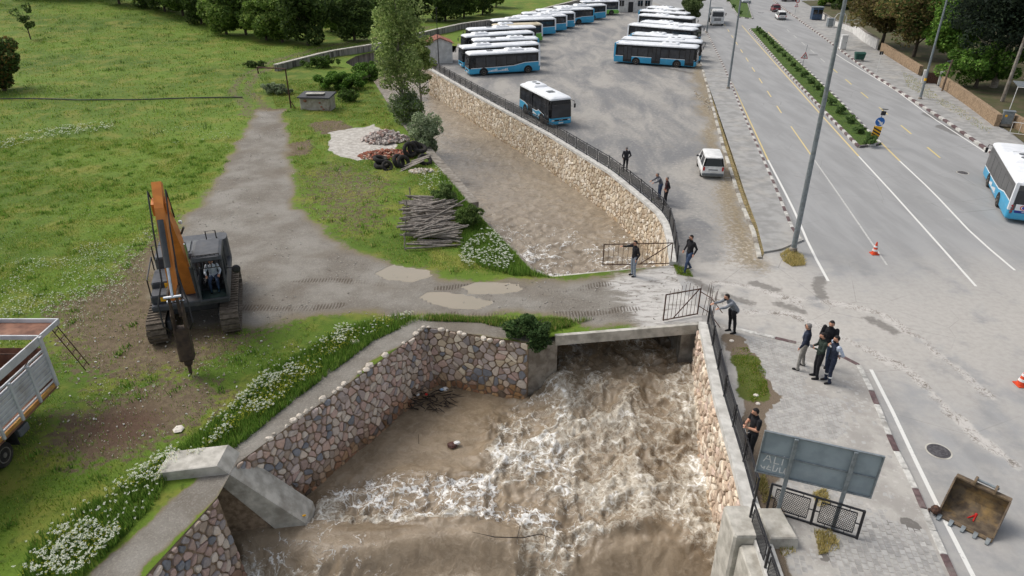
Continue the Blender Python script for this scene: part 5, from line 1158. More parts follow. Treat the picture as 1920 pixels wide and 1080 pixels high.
for k, (pf, pr, L, kw, lab) in enumerate(BR): bus_by_roof(lab, pf, pr, L, doors=(k == 0 or k == 3), anchor='r', group='buses parked on the right of the lot', **kw)
# bus leaving the lot
a, b, c = G(974.4,160,2.74), G(1031,188.3,2.74), G(1082.8,183.3,2.74); d = (b-a).to_2d().normalized(); cen = (a+b).to_2d()/2+Vector((-d.y, d.x))*1.2
bus('short blue and black bus driving alone along the river railing', (cen.x, cen.y, 0), atan2(d.y, d.x), 8.0, 2.4, wave='zig', rear=None, ac=-2.2, group=None, ptext='ISUZU')
a, b = G(1860,268.5,2.74), G(1906.6,347,2.74); d = (a-b).to_2d().normalized(); cen = (a+b).to_2d()/2+Vector((d.y, -d.x))*1.24
bus('light blue bus with round emblem on its rear, cut by the right edge', (cen.x, cen.y, 0), atan2(d.y, d.x), 10.6, 2.5, wave='rise', rear='white', ac=.5, group=None, rearlogo=True, grey_band=True)

# ---------------------------------------------------------------- cars
def car(label, loc, rz, paint, L=4.3, W=1.78, H=1.5, belt=.92, hood=.25, tail=.06, cat='car', name='car', estate=False, plate=True):
    root = thing(name, label, cat, loc, rz); P = paint; gl = M_GLASS
    xs = [-L/2, -L/2+.06, -L/2+.3, 0, L/2-.9, L/2-.25, L/2]
    m = MB(); rings = []
    for i, x in enumerate(xs):
        e = .12 if i in (0, 6) else (.04 if i in (1, 5) else 0); zb = .24+(.12 if i in (0, 6) else 0); zt = belt if x < L/2-L*hood else belt-.10*(x-(L/2-L*hood))/(L*hood)-(.14 if i == 6 else 0)
        if i == 0: zt -= .04
        w = W/2-e; rings.append([(x,-w+.06,zb),(x,-w,zb+.15),(x,-w-.0,zt-.3),(x,-w+.05,zt-.06),(x,-w+.12,zt),(x,w-.12,zt),(x,w-.05,zt-.06),(x,w,zt-.3),(x,w,zb+.15),(x,w-.06,zb)])
    m.loft(rings); smooth_by_angle(m.build('body', P, root), 50)
    xf, xr = L/2-L*hood, -L/2+tail; ft, rt = xf-.62, xr+(.16 if estate else .5)
    m = MB(); m.loft([plan(xf-xr, W-.08, .26 if estate else .14, belt-.02), plan(xf-xr, W-.08, .26 if estate else .14, H-.06, xf-ft, rt-xr, .17)]); m.build('greenhouse', gl, root, loc=((xf+xr)/2,0,0))
    m = MB(); m.loft([plan(ft-rt+.1, W-.38, .24, H-.10), plan(ft-rt+.12, W-.40, .26, H-.02), plan(ft-rt, W-.5, .3, H+.04, .16, .12, .14)]); smooth_by_angle(m.build('roof', P, root, loc=((ft+rt)/2,0,0)), 50)
    for s in (-1, 1):
        yb, yt = s*(W/2-.045), s*(W/2-.21)
        for (xb, xt, w) in ((xf-.05, ft-.03, .09), ((xf+xr)/2+.1, (ft+rt)/2+.12, .09), (xr+.12, rt+.06, .2 if estate else .14)):
            m = MB(); m.prism([(xb-w,yb,belt-.01),(xb+w*.4,yb,belt-.01),(xt+w*.4,yt,H-.05),(xt-w,yt,H-.05)][::(1 if s < 0 else -1)], (0,s*.014,0)); m.build('pillar', P, root)
        for x in (L/2-.78, -L/2+.75): wheel(root, x, s*(W/2-.1), .31, .2, s)
        m = MB(); m.cbox((xf-.35,s*(W/2+.08),belt+.08), (.14,.2,.15), .04); m.build('mirror', P if cat != 'van' else M_BLACK, root)
        m = MB(); m.cbox((-L/2+.03,s*(W/2-.16),belt-.12), (.12,.16,.34 if estate else .2), .03); m.build('tail_lamp', M_LAMPR, root)
        m = MB(); m.cbox((L/2-.1,s*(W/2-.28),belt-.3), (.2,.36,.14), .04); m.build('head_lamp', M_LAMPW, root)
    m = MB(); m.cbox((-L/2+.01,0,.40), (.16,W-.12,.22), .05); m.build('rear_bumper', M_GREY, root); m = MB(); m.cbox((L/2-.02,0,.40), (.16,W-.16,.22), .05); m.build('front_bumper', M_GREY if cat == 'van' else P, root)
    m = MB(); m.cbox((-L/2-.025,0,.66), (.02,.52,.12), .004); m.build('number_plate', M_PLATE, root)
    if estate:
        # body coloured frame round the rear window
        m = MB(); m.cbox((-L/2+.05,0,belt+.02), (.1,W-.2,.1), .02); m.build('tailgate_sill', P, root); m = MB(); m.cbox((-L/2-.005,0,.8), (.03,.75,.06), .01); m.build('tailgate_handle', M_BLACK, root)
        m = MB(); m.tube([(xr+.02,0,belt+.08),(xr+.06,.35,belt+.12)], .012, 5); m.build('rear_wiper', M_BLACK, root)
    return root
a, b = G(1306,337), G(1363,336); ctr = (a+b)/2
d = Vector((-.02, 1)); vrz = radians(82)
v = car('white compact van parked by the dry verge of the lot', (ctr.x+.3, ctr.y+2.05, 0), vrz, M_WHITE, 4.15, 1.80, 1.78, 1.0, .22, .02, 'van', 'van', True)
M_REDP = pm('red_car_paint', s2l(120,28,36), rough=.3, spec=.5); M_SILV = pm('silver_car_paint', s2l(176,180,184), rough=.3, spec=.5, metal=.2); M_DKP = pm('dark_car_paint', s2l(58,60,66), rough=.3, spec=.5)
rd = radians(79)
def far_car(label, px, paint, **k): p = G(*px); return car(label, (p.x, p.y+2, 0), rd+k.pop('turn', 0), paint, **k)
far_car('white estate car with red tail lamps on the far carriageway', (1469,38), M_WHITE, L=4.3, H=1.65, estate=True)
far_car('dark red car ahead of the white estate car', (1459,23), M_REDP, H=1.5)
far_car('silver car behind the median at the top of the picture', (1400,7), M_SILV, turn=pi)
far_car('dark car crossing at the side street, top of the picture', (1485,4), M_DKP, turn=-1.3)
# ---------------------------------------------------------------- white lorry coming down the road
p = G(1350,49); tr = thing('tipper_lorry', 'white tipper lorry driving towards us on the left carriageway', 'lorry', (p.x+.2, p.y+4.2, 0), radians(-101))
m = MB(); m.loft([plan(2.2,2.5,.15,.55), plan(2.2,2.5,.18,1.6), plan(2.2,2.5,.2,2.75,.14,0,.08), plan(2.2,2.5,.3,2.95,.35,.1,.2)]); smooth_by_angle(m.build('cab', M_WHITE, tr, loc=(2.9,0,0)), 35)
m = MB(); m.prism([(4.012,-1.05,1.72),(4.012,1.05,1.72),(3.90,1.0,2.55),(3.90,-1.0,2.55)], (.012,0,0)); m.build('windscreen', M_GLASS, tr)
for z in (1.0,1.18,1.36): m = MB(); m.cbox((4.015,0,z), (.03,1.3,.1), .01); m.build('grille_slat', M_BLACK, tr)
m = MB(); m.cbox((4.02,0,.58), (.2,2.5,.34), .05); m.build('bumper', M_WHITE, tr)
for s in (-1,1):
    m = MB(); m.cbox((4.03,s*.98,.85), (.06,.36,.2), .03); m.build('head_lamp', M_LAMPW, tr); m = MB(); m.cbox((3.95,s*1.45,2.2), (.1,.18,.5), .03); m.build('mirror', M_BLACK, tr)
    for x in (3.0,-2.0,-3.3): wheel(tr, x, s*1.08, .5, .3, s)
m = MB(); m.cbox((-1.1,0,.8), (7.2,.9,.3), .03); m.build('chassis', M_BLACK, tr)
m = MB(); m.loft([plan(5.6,2.4,.03,1.05), plan(5.6,2.5,.03,2.6)]); m.build('tipper_body', M_GALV, tr, loc=(-1.3,0,0)); m = MB(); m.box((-1.3,0,2.63), (5.6,2.5,.08)); m.build('load_cover', M_GREY, tr)
# ---------------------------------------------------------------- excavator with breaker
M_EXO = pm('excavator_orange', s2l(216,134,58), s2l(196,118,50), 2.5, .5, .05, 20, spec=.4, grime=(s2l(150,104,62), .5)); M_EXG = pm('excavator_grey', s2l(76,79,84), s2l(62,65,70), 3, .55, .05, 20, grime=(s2l(96,92,86), .5))
M_TRK = pm('muddy_track', s2l(112,102,90), s2l(84,76,66), 7, .85, .3, 30, rnd=.3); M_HAM = pm('breaker_steel', s2l(76,62,50), s2l(54,44,38), 5, .7, .3, 25, grime=(s2l(100,84,66), .6)); M_CHROME = pm('chrome_rod', s2l(196,200,204), rough=.15, metal=.9, spec=.6)
EXC, EXR = Vector((-16.62,32.15,0)), radians(198.5); EXS = 1.22
ex = thing('excavator', 'orange and dark grey tracked excavator with hydraulic breaker on the dirt yard', 'excavator', EXC, EXR); ex.scale = (EXS,)*3
LT, HT, WT = 4.9, .98, .72; r = HT/2
q = MB(); q.cbox((0,0,0), (WT,.20,.05), .012); q.box((0,.06,.035), (WT*.98,.03,.05)); SHOE = q.mesh('track_shoe', M_TRK)
for s in (-1, 1):
    cx = s*1.38; m = MB(); n = 12; ring = []
    def loop(t):
        st_ = LT-2*r; per = 2*st_+2*pi*r; t = t % per
        if t < st_: return (-st_/2+t, HT-.03, 0)
        if t < st_+pi*r: a = (t-st_)/r; return (st_/2+(r-.03)*sin(a), r+(r-.03)*cos(a), a)
        if t < 2*st_+pi*r: return (st_/2-(t-st_-pi*r), .03, pi)
        a = (t-2*st_-pi*r)/r; return (-st_/2-(r-.03)*sin(a), r-(r-.03)*cos(a), pi+a)
    per = 2*(LT-2*r)+2*pi*r; out = [loop(per*i/40) for i in range(40)]
    m.prism([(cx-WT*.3, y*.985, r+(z-r)*.9) for y, z, a in out], (WT*.6,0,0)); tk = m.build('track', M_DARK, ex)
    N = 48
    for i in range(N):
        y, z, a = loop(per*i/N); k = bpy.data.objects.new('track_shoe', SHOE); COL.objects.link(k); k.parent = tk; k.location = (cx, y, z); k.rotation_euler = (-a, 0, 0)
    m = MB(); m.cbox((s*1.0,0,.52), (.16,3.6,.46), .05); m.build('track_frame', M_EXG, ex)
m = MB(); m.cbox((0,0,.72), (1.9,1.7,.42), .08); m.build('undercarriage', M_EXG, ex)
m = MB(); m.lathe((0,0,.92), (0,0,1), [(.75,0),(.75,.22),(.7,.26)], 24); m.build('turntable', M_EXG, ex)
m = MB(); m.cbox((0,-.5,1.3), (2.95,4.4,.26), .05); m.build('platform', M_EXG, ex)
m = MB(); m.loft([plan(1.0,2.9,.3,1.2,k=3), plan(1.0,2.9,.3,2.35,0,.05,.02,k=3)]); cwt = m.build('counterweight', M_EXG, ex, loc=(0,-2.75,0)); cwt.rotation_euler.z = pi/2
m = MB(); m.cbox((0.15,-1.55,1.98), (2.5,1.7,1.05), .08); m.build('engine_cover', M_EXG, ex)
for k in range(6): m = MB(); m.cbox((-.75+k*.28,-1.5,2.53), (.2,1.2,.05), .015); m.build('cover_rib', M_GREY, ex)
for z, y0, y1, zz in ((1.72,-.6,.75,.62),(1.58,.78,1.5,.38)): m = MB(); m.cbox((1.0,(y0+y1)/2,1.42+zz/2), (.92,y1-y0,zz), .06); m.build('tool_box', M_EXG, ex)
m = MB(); m.cbox((1.0,1.515,1.62), (.2,.012,.18), .004); m.build('warning_sticker', M_YEL, ex); m = MB(); m.cbox((.85,.83,1.9), (.2,.012,.2), .004); m.build('warning_sticker', M_YEL, ex)
for pts in ([(1.42,1.4,1.45),(1.42,1.4,2.5),(1.42,-.4,2.7),(1.42,-.4,2.1)],[(1.35,-.6,2.5),(1.35,-.6,3.1),(.95,-.6,3.1),(.95,-.6,2.5)],[(-1.15,-1.2,2.5),(-1.15,-1.2,3.25),(-.75,-1.2,3.25),(-.75,-1.2,2.5)]): m = MB(); m.tube(pts, .028, 6); m.build('handrail', M_BLACK, ex)
m = MB(); m.tube([(.95,-.9,2.5),(.95,-.9,2.95)], .07, 8); m.build('exhaust', M_BLACK, ex)
# cab (operator's left = -x)
x0, x1, y0, y1, z0, z1 = -1.52, -.40, .05, 1.95, 1.42, 3.3
m = MB(); m.cbox(((x0+x1)/2,(y0+y1)/2,z0+.06), (x1-x0,y1-y0,.12), .03); m.build('cab_floor', M_EXG, ex)
m = MB(); m.loft([plan(y1-y0+.05,x1-x0+.04,.12,z1-.05), plan(y1-y0+.05,x1-x0+.04,.14,z1+.08,.03,.03,.03), plan(y1-y0,x1-x0,.2,z1+.13,.12,.12,.12)]); rf = m.build('cab_roof', M_EXG, ex, loc=((x0+x1)/2,(y0+y1)/2,0)); rf.rotation_euler.z = pi/2
for x in (x0+.04, x1-.04):
    for (ya, yb) in ((y1-.06, y1-.22), (y0+.06, y0+.06), (y0+.8, y0+.8)): m = MB(); m.tube([(x,ya,z0+.1),(x,(ya+yb)/2+.03 if ya > 1 else ya,(z0+z1)/2),(x,yb,z1)], .05, 6); m.build('cab_pillar', M_EXG, ex)
m = MB(); m.cbox(((x0+x1)/2,y0+.04,(z0+z1)/2), (x1-x0-.1,.06,z1-z0-.1), .02); m.build('cab_rear_wall', M_EXG, ex)
for x in (x0+.02, x1-.02): m = MB(); m.cbox((x,(y0+y1)/2-.05,z0+.42), (.05,y1-y0-.25,.75), .02); m.build('cab_side_panel', M_EXG, ex)
t = NT('clear_cab_glass'); t.b.inputs['Transmission Weight'].default_value = 1; t.b.inputs['IOR'].default_value = 1.02; M_CLEAR = t.out(s2l(196,226,214), .04, spec=.5)
m = MB(); m.prism([(x0+.1,y1-.03,z0+.14),(x1-.1,y1-.03,z0+.14),(x1-.1,y1-.06,z0+.52),(x0+.1,y1-.06,z0+.52)], (0,.012,0)); m.build('lower_front_pane', M_CLEAR, ex)
for i in range(7): m = MB(); x = x0+.08+i*(x1-x0-.16)/6; m.tube([(x,y1-.12,z1+.16),(x,y1+.16,z1-.30)], .018, 5); m.build('guard_bar', M_BLACK, ex)
for yy, zz in ((y1-.12,z1+.16),(y1+.02,z1-.07),(y1+.16,z1-.30)): m = MB(); m.tube([(x0+.05,yy,zz),(x1-.05,yy,zz)], .022, 5); m.build('guard_bar', M_BLACK, ex)
m = MB(); m.cbox(((x0+x1)/2,.75,1.78), (.52,.5,.16), .05); m.cbox(((x0+x1)/2,.5,2.2), (.5,.14,.75), .05); m.build('seat', M_BLACK, ex)
for x in (x0+.2, x1-.2): m = MB(); m.cbox((x,.95,1.85), (.14,.5,.2), .03); m.tube([(x,1.15,1.95),(x,1.2,2.15)], [.02,.035], 6); m.build('control_lever', M_BLACK, ex)
m = MB(); m.tube([(x0-.02,y1-.3,2.7),(x0-.38,y1-.15,2.75)], .022, 6); m.lathe((x0-.45,y1-.13,2.68), (0,1,.1), [(.17,-.03),(.17,.03),(.1,.06)], 14); m.build('mirror', M_BLACK, ex)
# boom, stick and breaker in the machine's middle plane (given at full size)
MB.DEF = Matrix.Translation((0,.45/EXS,0)) @ Matrix.Scale(1/EXS, 4)
def plate_arm(top, bot, w, xc, taper=1.0):
    m = MB(); n = len(top); rings = []
    for i in range(n):
        ww = w*(1+(taper-1)*i/(n-1))/2; rings.append([(xc-ww,*top[i]),(xc+ww,*top[i]),(xc+ww,*bot[i]),(xc-ww,*bot[i])])
    m.loft(rings); return m
bx = .05
plate_arm([(.05,2.1),(.25,3.6),(.95,5.35),(1.75,6.45),(2.75,7.45)], [(.75,1.75),(1.15,3.3),(1.65,4.7),(2.2,5.65),(3.0,7.05)], .52, bx, .8).build('boom', M_EXO, ex)
for s in (-1,1): m = MB(); m.prism([(bx+s*.22,y,z) for y, z in ((2.45,7.0),(3.05,6.9),(3.1,7.45),(2.6,7.6))], (s*.12,0,0)); m.build('boom_ear', M_EXO, ex)
TA, PV, SE = Vector((bx,2.25,8.25)), Vector((bx,2.85,7.2)), Vector((bx,4.85,3.5))
plate_arm([(2.55,8.3),(3.35,7.35),(3.9,6.2),(4.5,4.9),(5.0,3.6)], [(2.2,8.1),(2.7,6.85),(3.35,5.9),(4.15,4.7),(4.72,3.45)], .40, bx, .85).build('stick', M_EXO, ex)
def ram(a, b, r, name='hydraulic_ram', f=.58):
    a, b = Vector(a), Vector(b); c = a.lerp(b, f); m = MB(); m.tube([a, c], r, 10); o = m.build(name, M_EXG, ex); m = MB(); m.tube([c, b], r*.55, 8); m.build('rod', M_CHROME, o); return o
for s in (-1,1): ram((bx+s*.42,1.15,1.65), (bx+s*.42,1.75,4.9), .11)
ram((bx,.95,5.75), (bx,2.3,8.1), .10); ram((bx,3.75,6.95), (bx,5.35,3.95), .13, f=.62)
for s in (-1,1):
    m = MB(); m.tube([(bx+s*.2,5.35,3.95),(bx+s*.2,4.6,4.1)], .06, 6); m.build('link_arm', M_HAM, ex); m = MB(); m.tube([(bx+s*.16,5.35,3.95),(bx+s*.16,5.45,3.0)], .07, 6); m.build('link_arm', M_HAM, ex)
m = MB(); m.tube([(bx-.36,5.35,3.95),(bx+.36,5.35,3.95)], .07, 8); m.tube([(bx-.36,4.87,3.5),(bx+.36,4.87,3.5)], .08, 8); m.build('pin', M_CHROME, ex)
HB, HE = Vector((bx,5.22,2.35)), Vector((bx,5.52,.8)); hd = (HE-HB).normalized(); hq = Vector((0,0,-1)).rotation_difference(hd).to_matrix()
for s in (-1,1):
    m = MB(); m.prism([(bx+s*.2,*p) for p in ((4.72,3.6),(5.5,3.1),(5.6,2.1),(4.98,2.1))], (s*.07,0,0)); m.build('bracket_plate', M_HAM, ex)
m = MB(); c = (HB+HE)/2; m.cbox(c, (.62,.62,(HE-HB).length), .06, rot=hq); m.build('breaker_housing', M_HAM, ex)
m = MB(); m.cbox(HE+hd*.12, (.34,.34,.3), .06, rot=hq); m.build('breaker_nose', M_HAM, ex); m = MB(); m.tube([HE+hd*.2, HE+hd*.62, HE+hd*.78], [.085,.08,.02], 10); m.build('chisel', M_HAM, ex)
for s, e in ((-1,.0),(1,.1)):
    m = MB(); m.tube([(bx+s*.28,1.8,6.3),(bx+s*.36,2.9,8.0),(bx+s*.34,3.9,6.6),(bx+s*.34,4.9,4.6),(bx+s*(.55+e),5.3,3.6),(bx+s*.6,5.6,2.7),(bx+s*.36,5.3,2.2)], .035, 6); m.build('hose', M_BLACK, ex)
m = MB(); m.cbox((bx-.42,1.5,5.9), (.16,.14,.16), .03); m.build('work_light', M_LAMPW, ex); m = MB(); m.tube([(bx-.3,1.2,5.2),(bx-.5,1.4,5.6)], .05, 6); m.build('light_bracket', M_EXG, ex)

MB.DEF = None
# ---------------------------------------------------------------- flatbed lorry at the left edge
M_TW = pm('chipped_white_paint', s2l(206,208,210), s2l(186,189,192), 2, .55, .1, 20, grime=(s2l(140,124,112), .55)); M_RUSTB = pm('rusty_bed', s2l(138,100,82), s2l(104,74,62), 2.2, .9, .3, 18, grime=(s2l(168,132,110), .6)); M_TY = pm('reflective_yellow', s2l(204,160,84), s2l(180,130,70), 3, .6, grime=(s2l(190,186,178), .6))
XT, YE = -19.2, 24.0
tk = thing('stake_lorry', 'chipped white high sided lorry bed with rusty inside, cut by the left edge', 'lorry', (XT-1.25, 20.5, 0)); o = Vector((XT-1.25, 20.5, 0)); LB = 7.0; hw = 1.25; yr = YE-o.y; yf = yr-LB
m = MB(); m.cbox((0,(yr+yf)/2,1.12), (2*hw,LB,.14), .02); m.build('bed_floor', M_RUSTB, tk)
for s in (-1, 1):
    x = s*hw
    for z0, z1, nm, mt in ((3.24,3.6,'top_board',M_TW),(2.90,2.99,'rail',M_TW),(1.62,2.80,'side_panel',M_TW),(1.42,1.48,'rail',M_TW),(1.18,1.34,'sill',M_TY)):
        m = MB(); m.cbox((x,(yr+yf)/2,(z0+z1)/2), (.07,LB-.02,z1-z0), .015); pn = m.build(nm, mt, tk)
        if nm == 'side_panel':
            for k in range(6): q = MB(); zz = 1.74+k*.19; q.cbox((x+s*.045,(yr+yf)/2,zz), (.04,LB-.1,.09), .018); q.build('rib', M_TW, pn)
        if nm == 'top_board' or nm == 'side_panel': q = MB(); q.cbox((x-s*.046,(yr+yf)/2,(z0+z1)/2), (.02,LB-.06,z1-z0-.02), .004); q.build('lining', M_RUSTB, pn)
    for k in range(7):
        y = yr-.06-k*(LB-.12)/6; m = MB(); m.cbox((x+s*.06,y,2.38 if k in (0,6) else 2.06), (.12,.16 if k in (0,6) else .12,2.4 if k in (0,6) else 1.75), .02); m.build('stake', M_TW, tk)
    for k in range(3): m = MB(); y = yr-.3-k*2.2; m.tube([(x+s*.02,y,3.25),(x+s*.02,y-1.0,2.97)], .02, 5); m.build('brace', M_RUST, tk)
for y, hh in ((yf, 3.6), (yr, 3.0)):
    m = MB(); m.cbox((0,y,(1.2+hh)/2), (2*hw-.1,.07,hh-1.2), .015); e = m.build('end_panel', M_RUSTB, tk)
# raised tailgate tray and top cross bars
m = MB(); m.cbox((-.02,yr+.68,3.42), (2*hw+.06,1.28,.06), .015); tg = m.build('raised_tailgate', M_RUSTB, tk)
for c, sz in (((-.02,yr+1.32,3.52),(2*hw+.16,.07,.22)),((hw+.03,yr+.68,3.52),(.07,1.28,.22)),((-hw-.05,yr+.68,3.52),(.07,1.28,.22)),((-.02,yr+.03,3.5),(2*hw+.02,.07,.2))): m = MB(); m.cbox(c, sz, .015); m.build('tray_rim', M_TW, tg)
for y in (yr-1.2,yr-3.0,yr-4.8): m = MB(); m.tube([(-hw,y,3.5),(hw,y,3.5)], .03, 6); m.build('cross_bar', M_RUST, tk)
for dx in (0,.42): m = MB(); m.tube([(hw-.1+dx*.2,yr+1.25-dx,3.4),(hw+.55+dx*.2,yr+1.5-dx,1.15)], .022, 5); m.build('ladder_rail', M_RUST, tk)
for k in range(6): t_ = (k+.5)/6; m = MB(); a = Vector((hw-.1,yr+1.25,3.4)).lerp(Vector((hw+.55,yr+1.5,1.15)), t_); b = Vector((hw-.016,yr+.83,3.4)).lerp(Vector((hw+.634,yr+1.08,1.15)), t_); m.tube([a, b], .018, 5); m.build('ladder_rung', M_RUST, tk)
for s in (-1,1): m = MB(); m.cbox((s*.42,(yr+yf)/2-1,.92), (.1,LB+2,.24), .02); m.build('chassis_beam', M_BLACK, tk)
for y in (yr-3.6, yf-1.6):
    for s in (-1,1): t_ = wheel(tk, 0, 0, .5, .3, s); t_.location = (s*1.0, y, .5); t_.rotation_euler.z = -pi/2
for s in (-1,1): m = MB(); m.cbox((s*1.02,yr-2.9,.72), (.5,.06,.6), .02); m.build('mud_flap', M_DARK, tk); m = MB(); m.cbox((s*1.0,yr-2.35,.72), (.42,.6,.34), .04); m.build('tool_locker', M_GREY, tk)
m = MB(); m.loft([plan(2.0,2.4,.2,.6), plan(2.0,2.4,.2,1.5), plan(2.0,2.4,.22,2.5,.2,0,.1), plan(2.0,2.4,.3,2.66,.4,.15,.25)]); cb = m.build('cab', M_TW, tk, loc=(0,yf-1.3,0)); cb.rotation_euler.z = -pi/2
# ---------------------------------------------------------------- people
M_SKIN = pm('skin', s2l(196,148,122), s2l(180,132,108), 8, .55, kind='Object')
def cloth(name, c, c2=None): return pm('cloth_'+name, s2l(*c), s2l(*c2) if c2 else None, 14, .9, .35, 40)
C_BLACK = cloth('black', (36,36,40), (26,26,30)); C_CHAR = cloth('charcoal', (52,52,56), (42,42,46)); C_JEAN = cloth('jeans', (62,78,104), (48,62,86)); C_PALEJ = cloth('pale_jeans', (142,150,160), (120,130,142)); C_GREYT = cloth('grey_trousers', (150,147,140), (128,125,120)); C_SWEAT = cloth('grey_sweater', (134,138,144), (114,118,124)); C_OLIVE = cloth('dark_green', (50,62,54), (40,50,44)); C_NAVY = cloth('navy', (46,54,72), (36,42,58)); C_WINE = cloth('wine', (70,40,42), (52,30,34)); C_WSHIRT = cloth('white_shirt', (206,214,224), (184,194,206)); C_SHOE = cloth('shoe', (40,38,38)); C_GREYJ = cloth('grey_jacket', (110,112,118), (92,94,100)); C_PALEB = cloth('pale_blue', (186,196,212))
HAIRB = pm('dark_hair', s2l(40,34,32), s2l(28,24,22), 30, .8, .4, 60); HAIRG = pm('grey_hair', s2l(140,136,132), s2l(112,108,104), 30, .8, .4, 60)
def person(label, loc, rz, top, legs, hair=HAIRB, shoes=C_SHOE, pose=None, scale=1.0, short_sleeves=False, beard=False, glasses=False, extra=None, group=None, sleeve=None):
    V3 = Vector; J = dict(pel=(0,0,.96), wai=(0,.0,1.10), che=(0,.0,1.32), nek=(0,.0,1.49), hed=(0,.035,1.64), sl=(-.19,0,1.44), sr=(.19,0,1.44), el=(-.25,-.03,1.16), er=(.25,-.03,1.16), wl=(-.24,.06,.92), wr=(.24,.06,.92), hl=(-.095,0,.93), hr=(.095,0,.93), kl=(-.11,.03,.50), kr=(.11,.03,.50), al=(-.12,-.01,.09), ar=(.12,-.01,.09))
    J.update(pose or {}); up = J.pop('headdir', (0,1,0)); J = {k: V3(v) for k, v in J.items()}
    mb = MB(); seg = []      # seg: (a, b, region)
    def limb(a, b, r0, r1, reg, mid=None):
        pts = [J[a] if isinstance(a, str) else a, J[b] if isinstance(b, str) else b]; A, B = pts; M_ = A.lerp(B, .4); mb.tube([A, M_, B], [r0, mid or (r0+r1)/2*1.04, r1], 10); mb.ball(A, r0*.98, 10, 6); mb.ball(B, r1*.98, 10, 6); seg.append((A, B, reg))
    fw = V3(up).normalized(); sdv = fw.cross(V3((0,0,1))).normalized()
    # trunk: flattened rings from hips to shoulders
    ax = (J['sr']-J['sl']).normalized(); rings = []
    for c, w, dp in ((J['pel'].lerp(J['wai'], -.35), .155, .115), (J['pel'], .175, .125), (J['wai'], .155, .115), (J['che'].lerp(J['wai'], .4), .17, .125), (J['che'], .185, .13), (J['che'].lerp(J['nek'], .55), .165, .105), (J['nek'], .075, .07)):
        upv = (J['nek']-J['pel']).normalized(); b2 = upv.cross(ax).normalized(); rings.append([c+ax*w*cos(2*pi*i/14)+b2*dp*sin(2*pi*i/14) for i in range(14)])
    mb.loft(rings); seg.append((J['pel'].lerp(J['wai'], .25), J['che'].lerp(J['nek'], .75), 'top')); seg.append((J['pel'], J['pel'].lerp(J['wai'], .05), 'legs'))
    limb('nek', J['nek'].lerp(J['hed'], .7), .058, .056, 'skin')
    h = J['hed']; mb.ball(h+V3((0,0,.015)), (.078,.094,.108), 14, 10); mb.ball(h+fw*.035+V3((0,0,-.055)), (.055,.055,.058), 10, 6); seg.append((h+V3((0,0,.05)), h-V3((0,0,.06)), 'skin'))
    mb.tube([h+fw*.085+V3((0,0,.025)), h+fw*.112+V3((0,0,-.015))], [.012,.018], 6)
    for s in (-1, 1): mb.ball(h+sdv*.078*s+V3((0,0,-.005)), (.018,.024,.032), 6, 5)
    for s, e, w in (('sl','el','wl'), ('sr','er','wr')):
        limb(s, e, .068, .050, 'sleeve', .062); limb(e, w, .050, .034, 'skin' if short_sleeves else 'sleeve', .046)
        d = (J[w]-J[e]).normalized(); pc = J[w]+d*.045; mb.ball(pc, .04, 8, 6); seg.append((J[w]+d*.03, J[w]+d*.17, 'skin'))
        lat = d.cross(V3((0,0,1))); lat = lat.normalized() if lat.length > .2 else V3((0,1,0)); pn = lat.cross(d).normalized(); sg = 1 if s == 'sl' else -1
        for k, ln in enumerate((.072,.085,.08,.062)):
            b0 = pc+d*.03+lat*(k-1.5)*.021; mb.tube([b0, b0+d*ln*.55-pn*.012, b0+d*ln*.9-pn*.04], [.0105,.0098,.008], 6)
        mb.tube([J[w]+d*.03+lat*.03*sg, J[w]+d*.065+lat*.056*sg-pn*.01, J[w]+d*.098+lat*.05*sg-pn*.025], [.013,.0115,.009], 6)
    for hh, k, a, sx in (('hl','kl','al',-1), ('hr','kr','ar',1)):
        limb(hh, k, .098, .066, 'legs', .088); limb(k, a, .064, .045, 'legs', .060); A = J[a]; sh = (J[k]-J[a]); f2 = V3((fw.x, fw.y, 0)).normalized()
        mb.ball(A+V3((0,0,-.03))-f2*.03, (.05,.05,.05), 8, 6); mb.tube([A+V3((0,0,-.04))-f2*.06, A+f2*.06+V3((0,0,-.05)), A+f2*.17+V3((0,0,-.06))], [.046,.046,.032], 8); seg.append((A-f2*.06+V3((0,0,-.05)), A+f2*.18+V3((0,0,-.06)), 'shoe'))
    me = mb.mesh('person_body', M_SKIN); tmp = bpy.data.objects.new('tmp_body', me); COL.objects.link(tmp)
    rm = tmp.modifiers.new('r', 'REMESH'); rm.mode = 'VOXEL'; rm.voxel_size = .0125; sm = tmp.modifiers.new('s', 'SMOOTH'); sm.iterations = 2; sm.factor = .4
    dg = bpy.context.evaluated_depsgraph_get(); out = bpy.data.meshes.new_from_object(tmp.evaluated_get(dg)); bpy.data.objects.remove(tmp); out.name = 'person_body'
    out.materials.clear()
    regs = ['skin','top','sleeve','legs','shoe']
    for mt in (M_SKIN, top, sleeve or top, legs, shoes): out.materials.append(mt)
    n = len(out.polygons); C = np.zeros(n*3, np.float32); out.polygons.foreach_get('center', C); C = C.reshape(-1, 3); best = np.full(n, 1e9); mi = np.zeros(n, np.int32)
    wt = {'top': .115, 'sleeve': .05, 'legs': .075, 'skin': .055, 'shoe': .05}
    for a, b, rg in seg:
        a_, b_ = np.array(a), np.array(b); d = b_-a_; t = np.clip(((C-a_)@d)/(d@d+1e-9), 0, 1); dist = np.linalg.norm(C-a_-t[:,None]*d, axis=1)-wt[rg]
        m_ = dist < best; best = np.where(m_, dist, best); mi[m_] = regs.index(rg)
    out.polygons.foreach_set('material_index', mi); out.polygons.foreach_set('use_smooth', np.ones(n, bool))
    # folds of the cloth
    nv = len(out.vertices); VV = np.zeros(nv*3, np.float32); out.vertices.foreach_get('co', VV); VV = VV.reshape(-1, 3); NN = np.zeros(nv*3, np.float32); out.vertices.foreach_get('normal', NN); NN = NN.reshape(-1, 3)
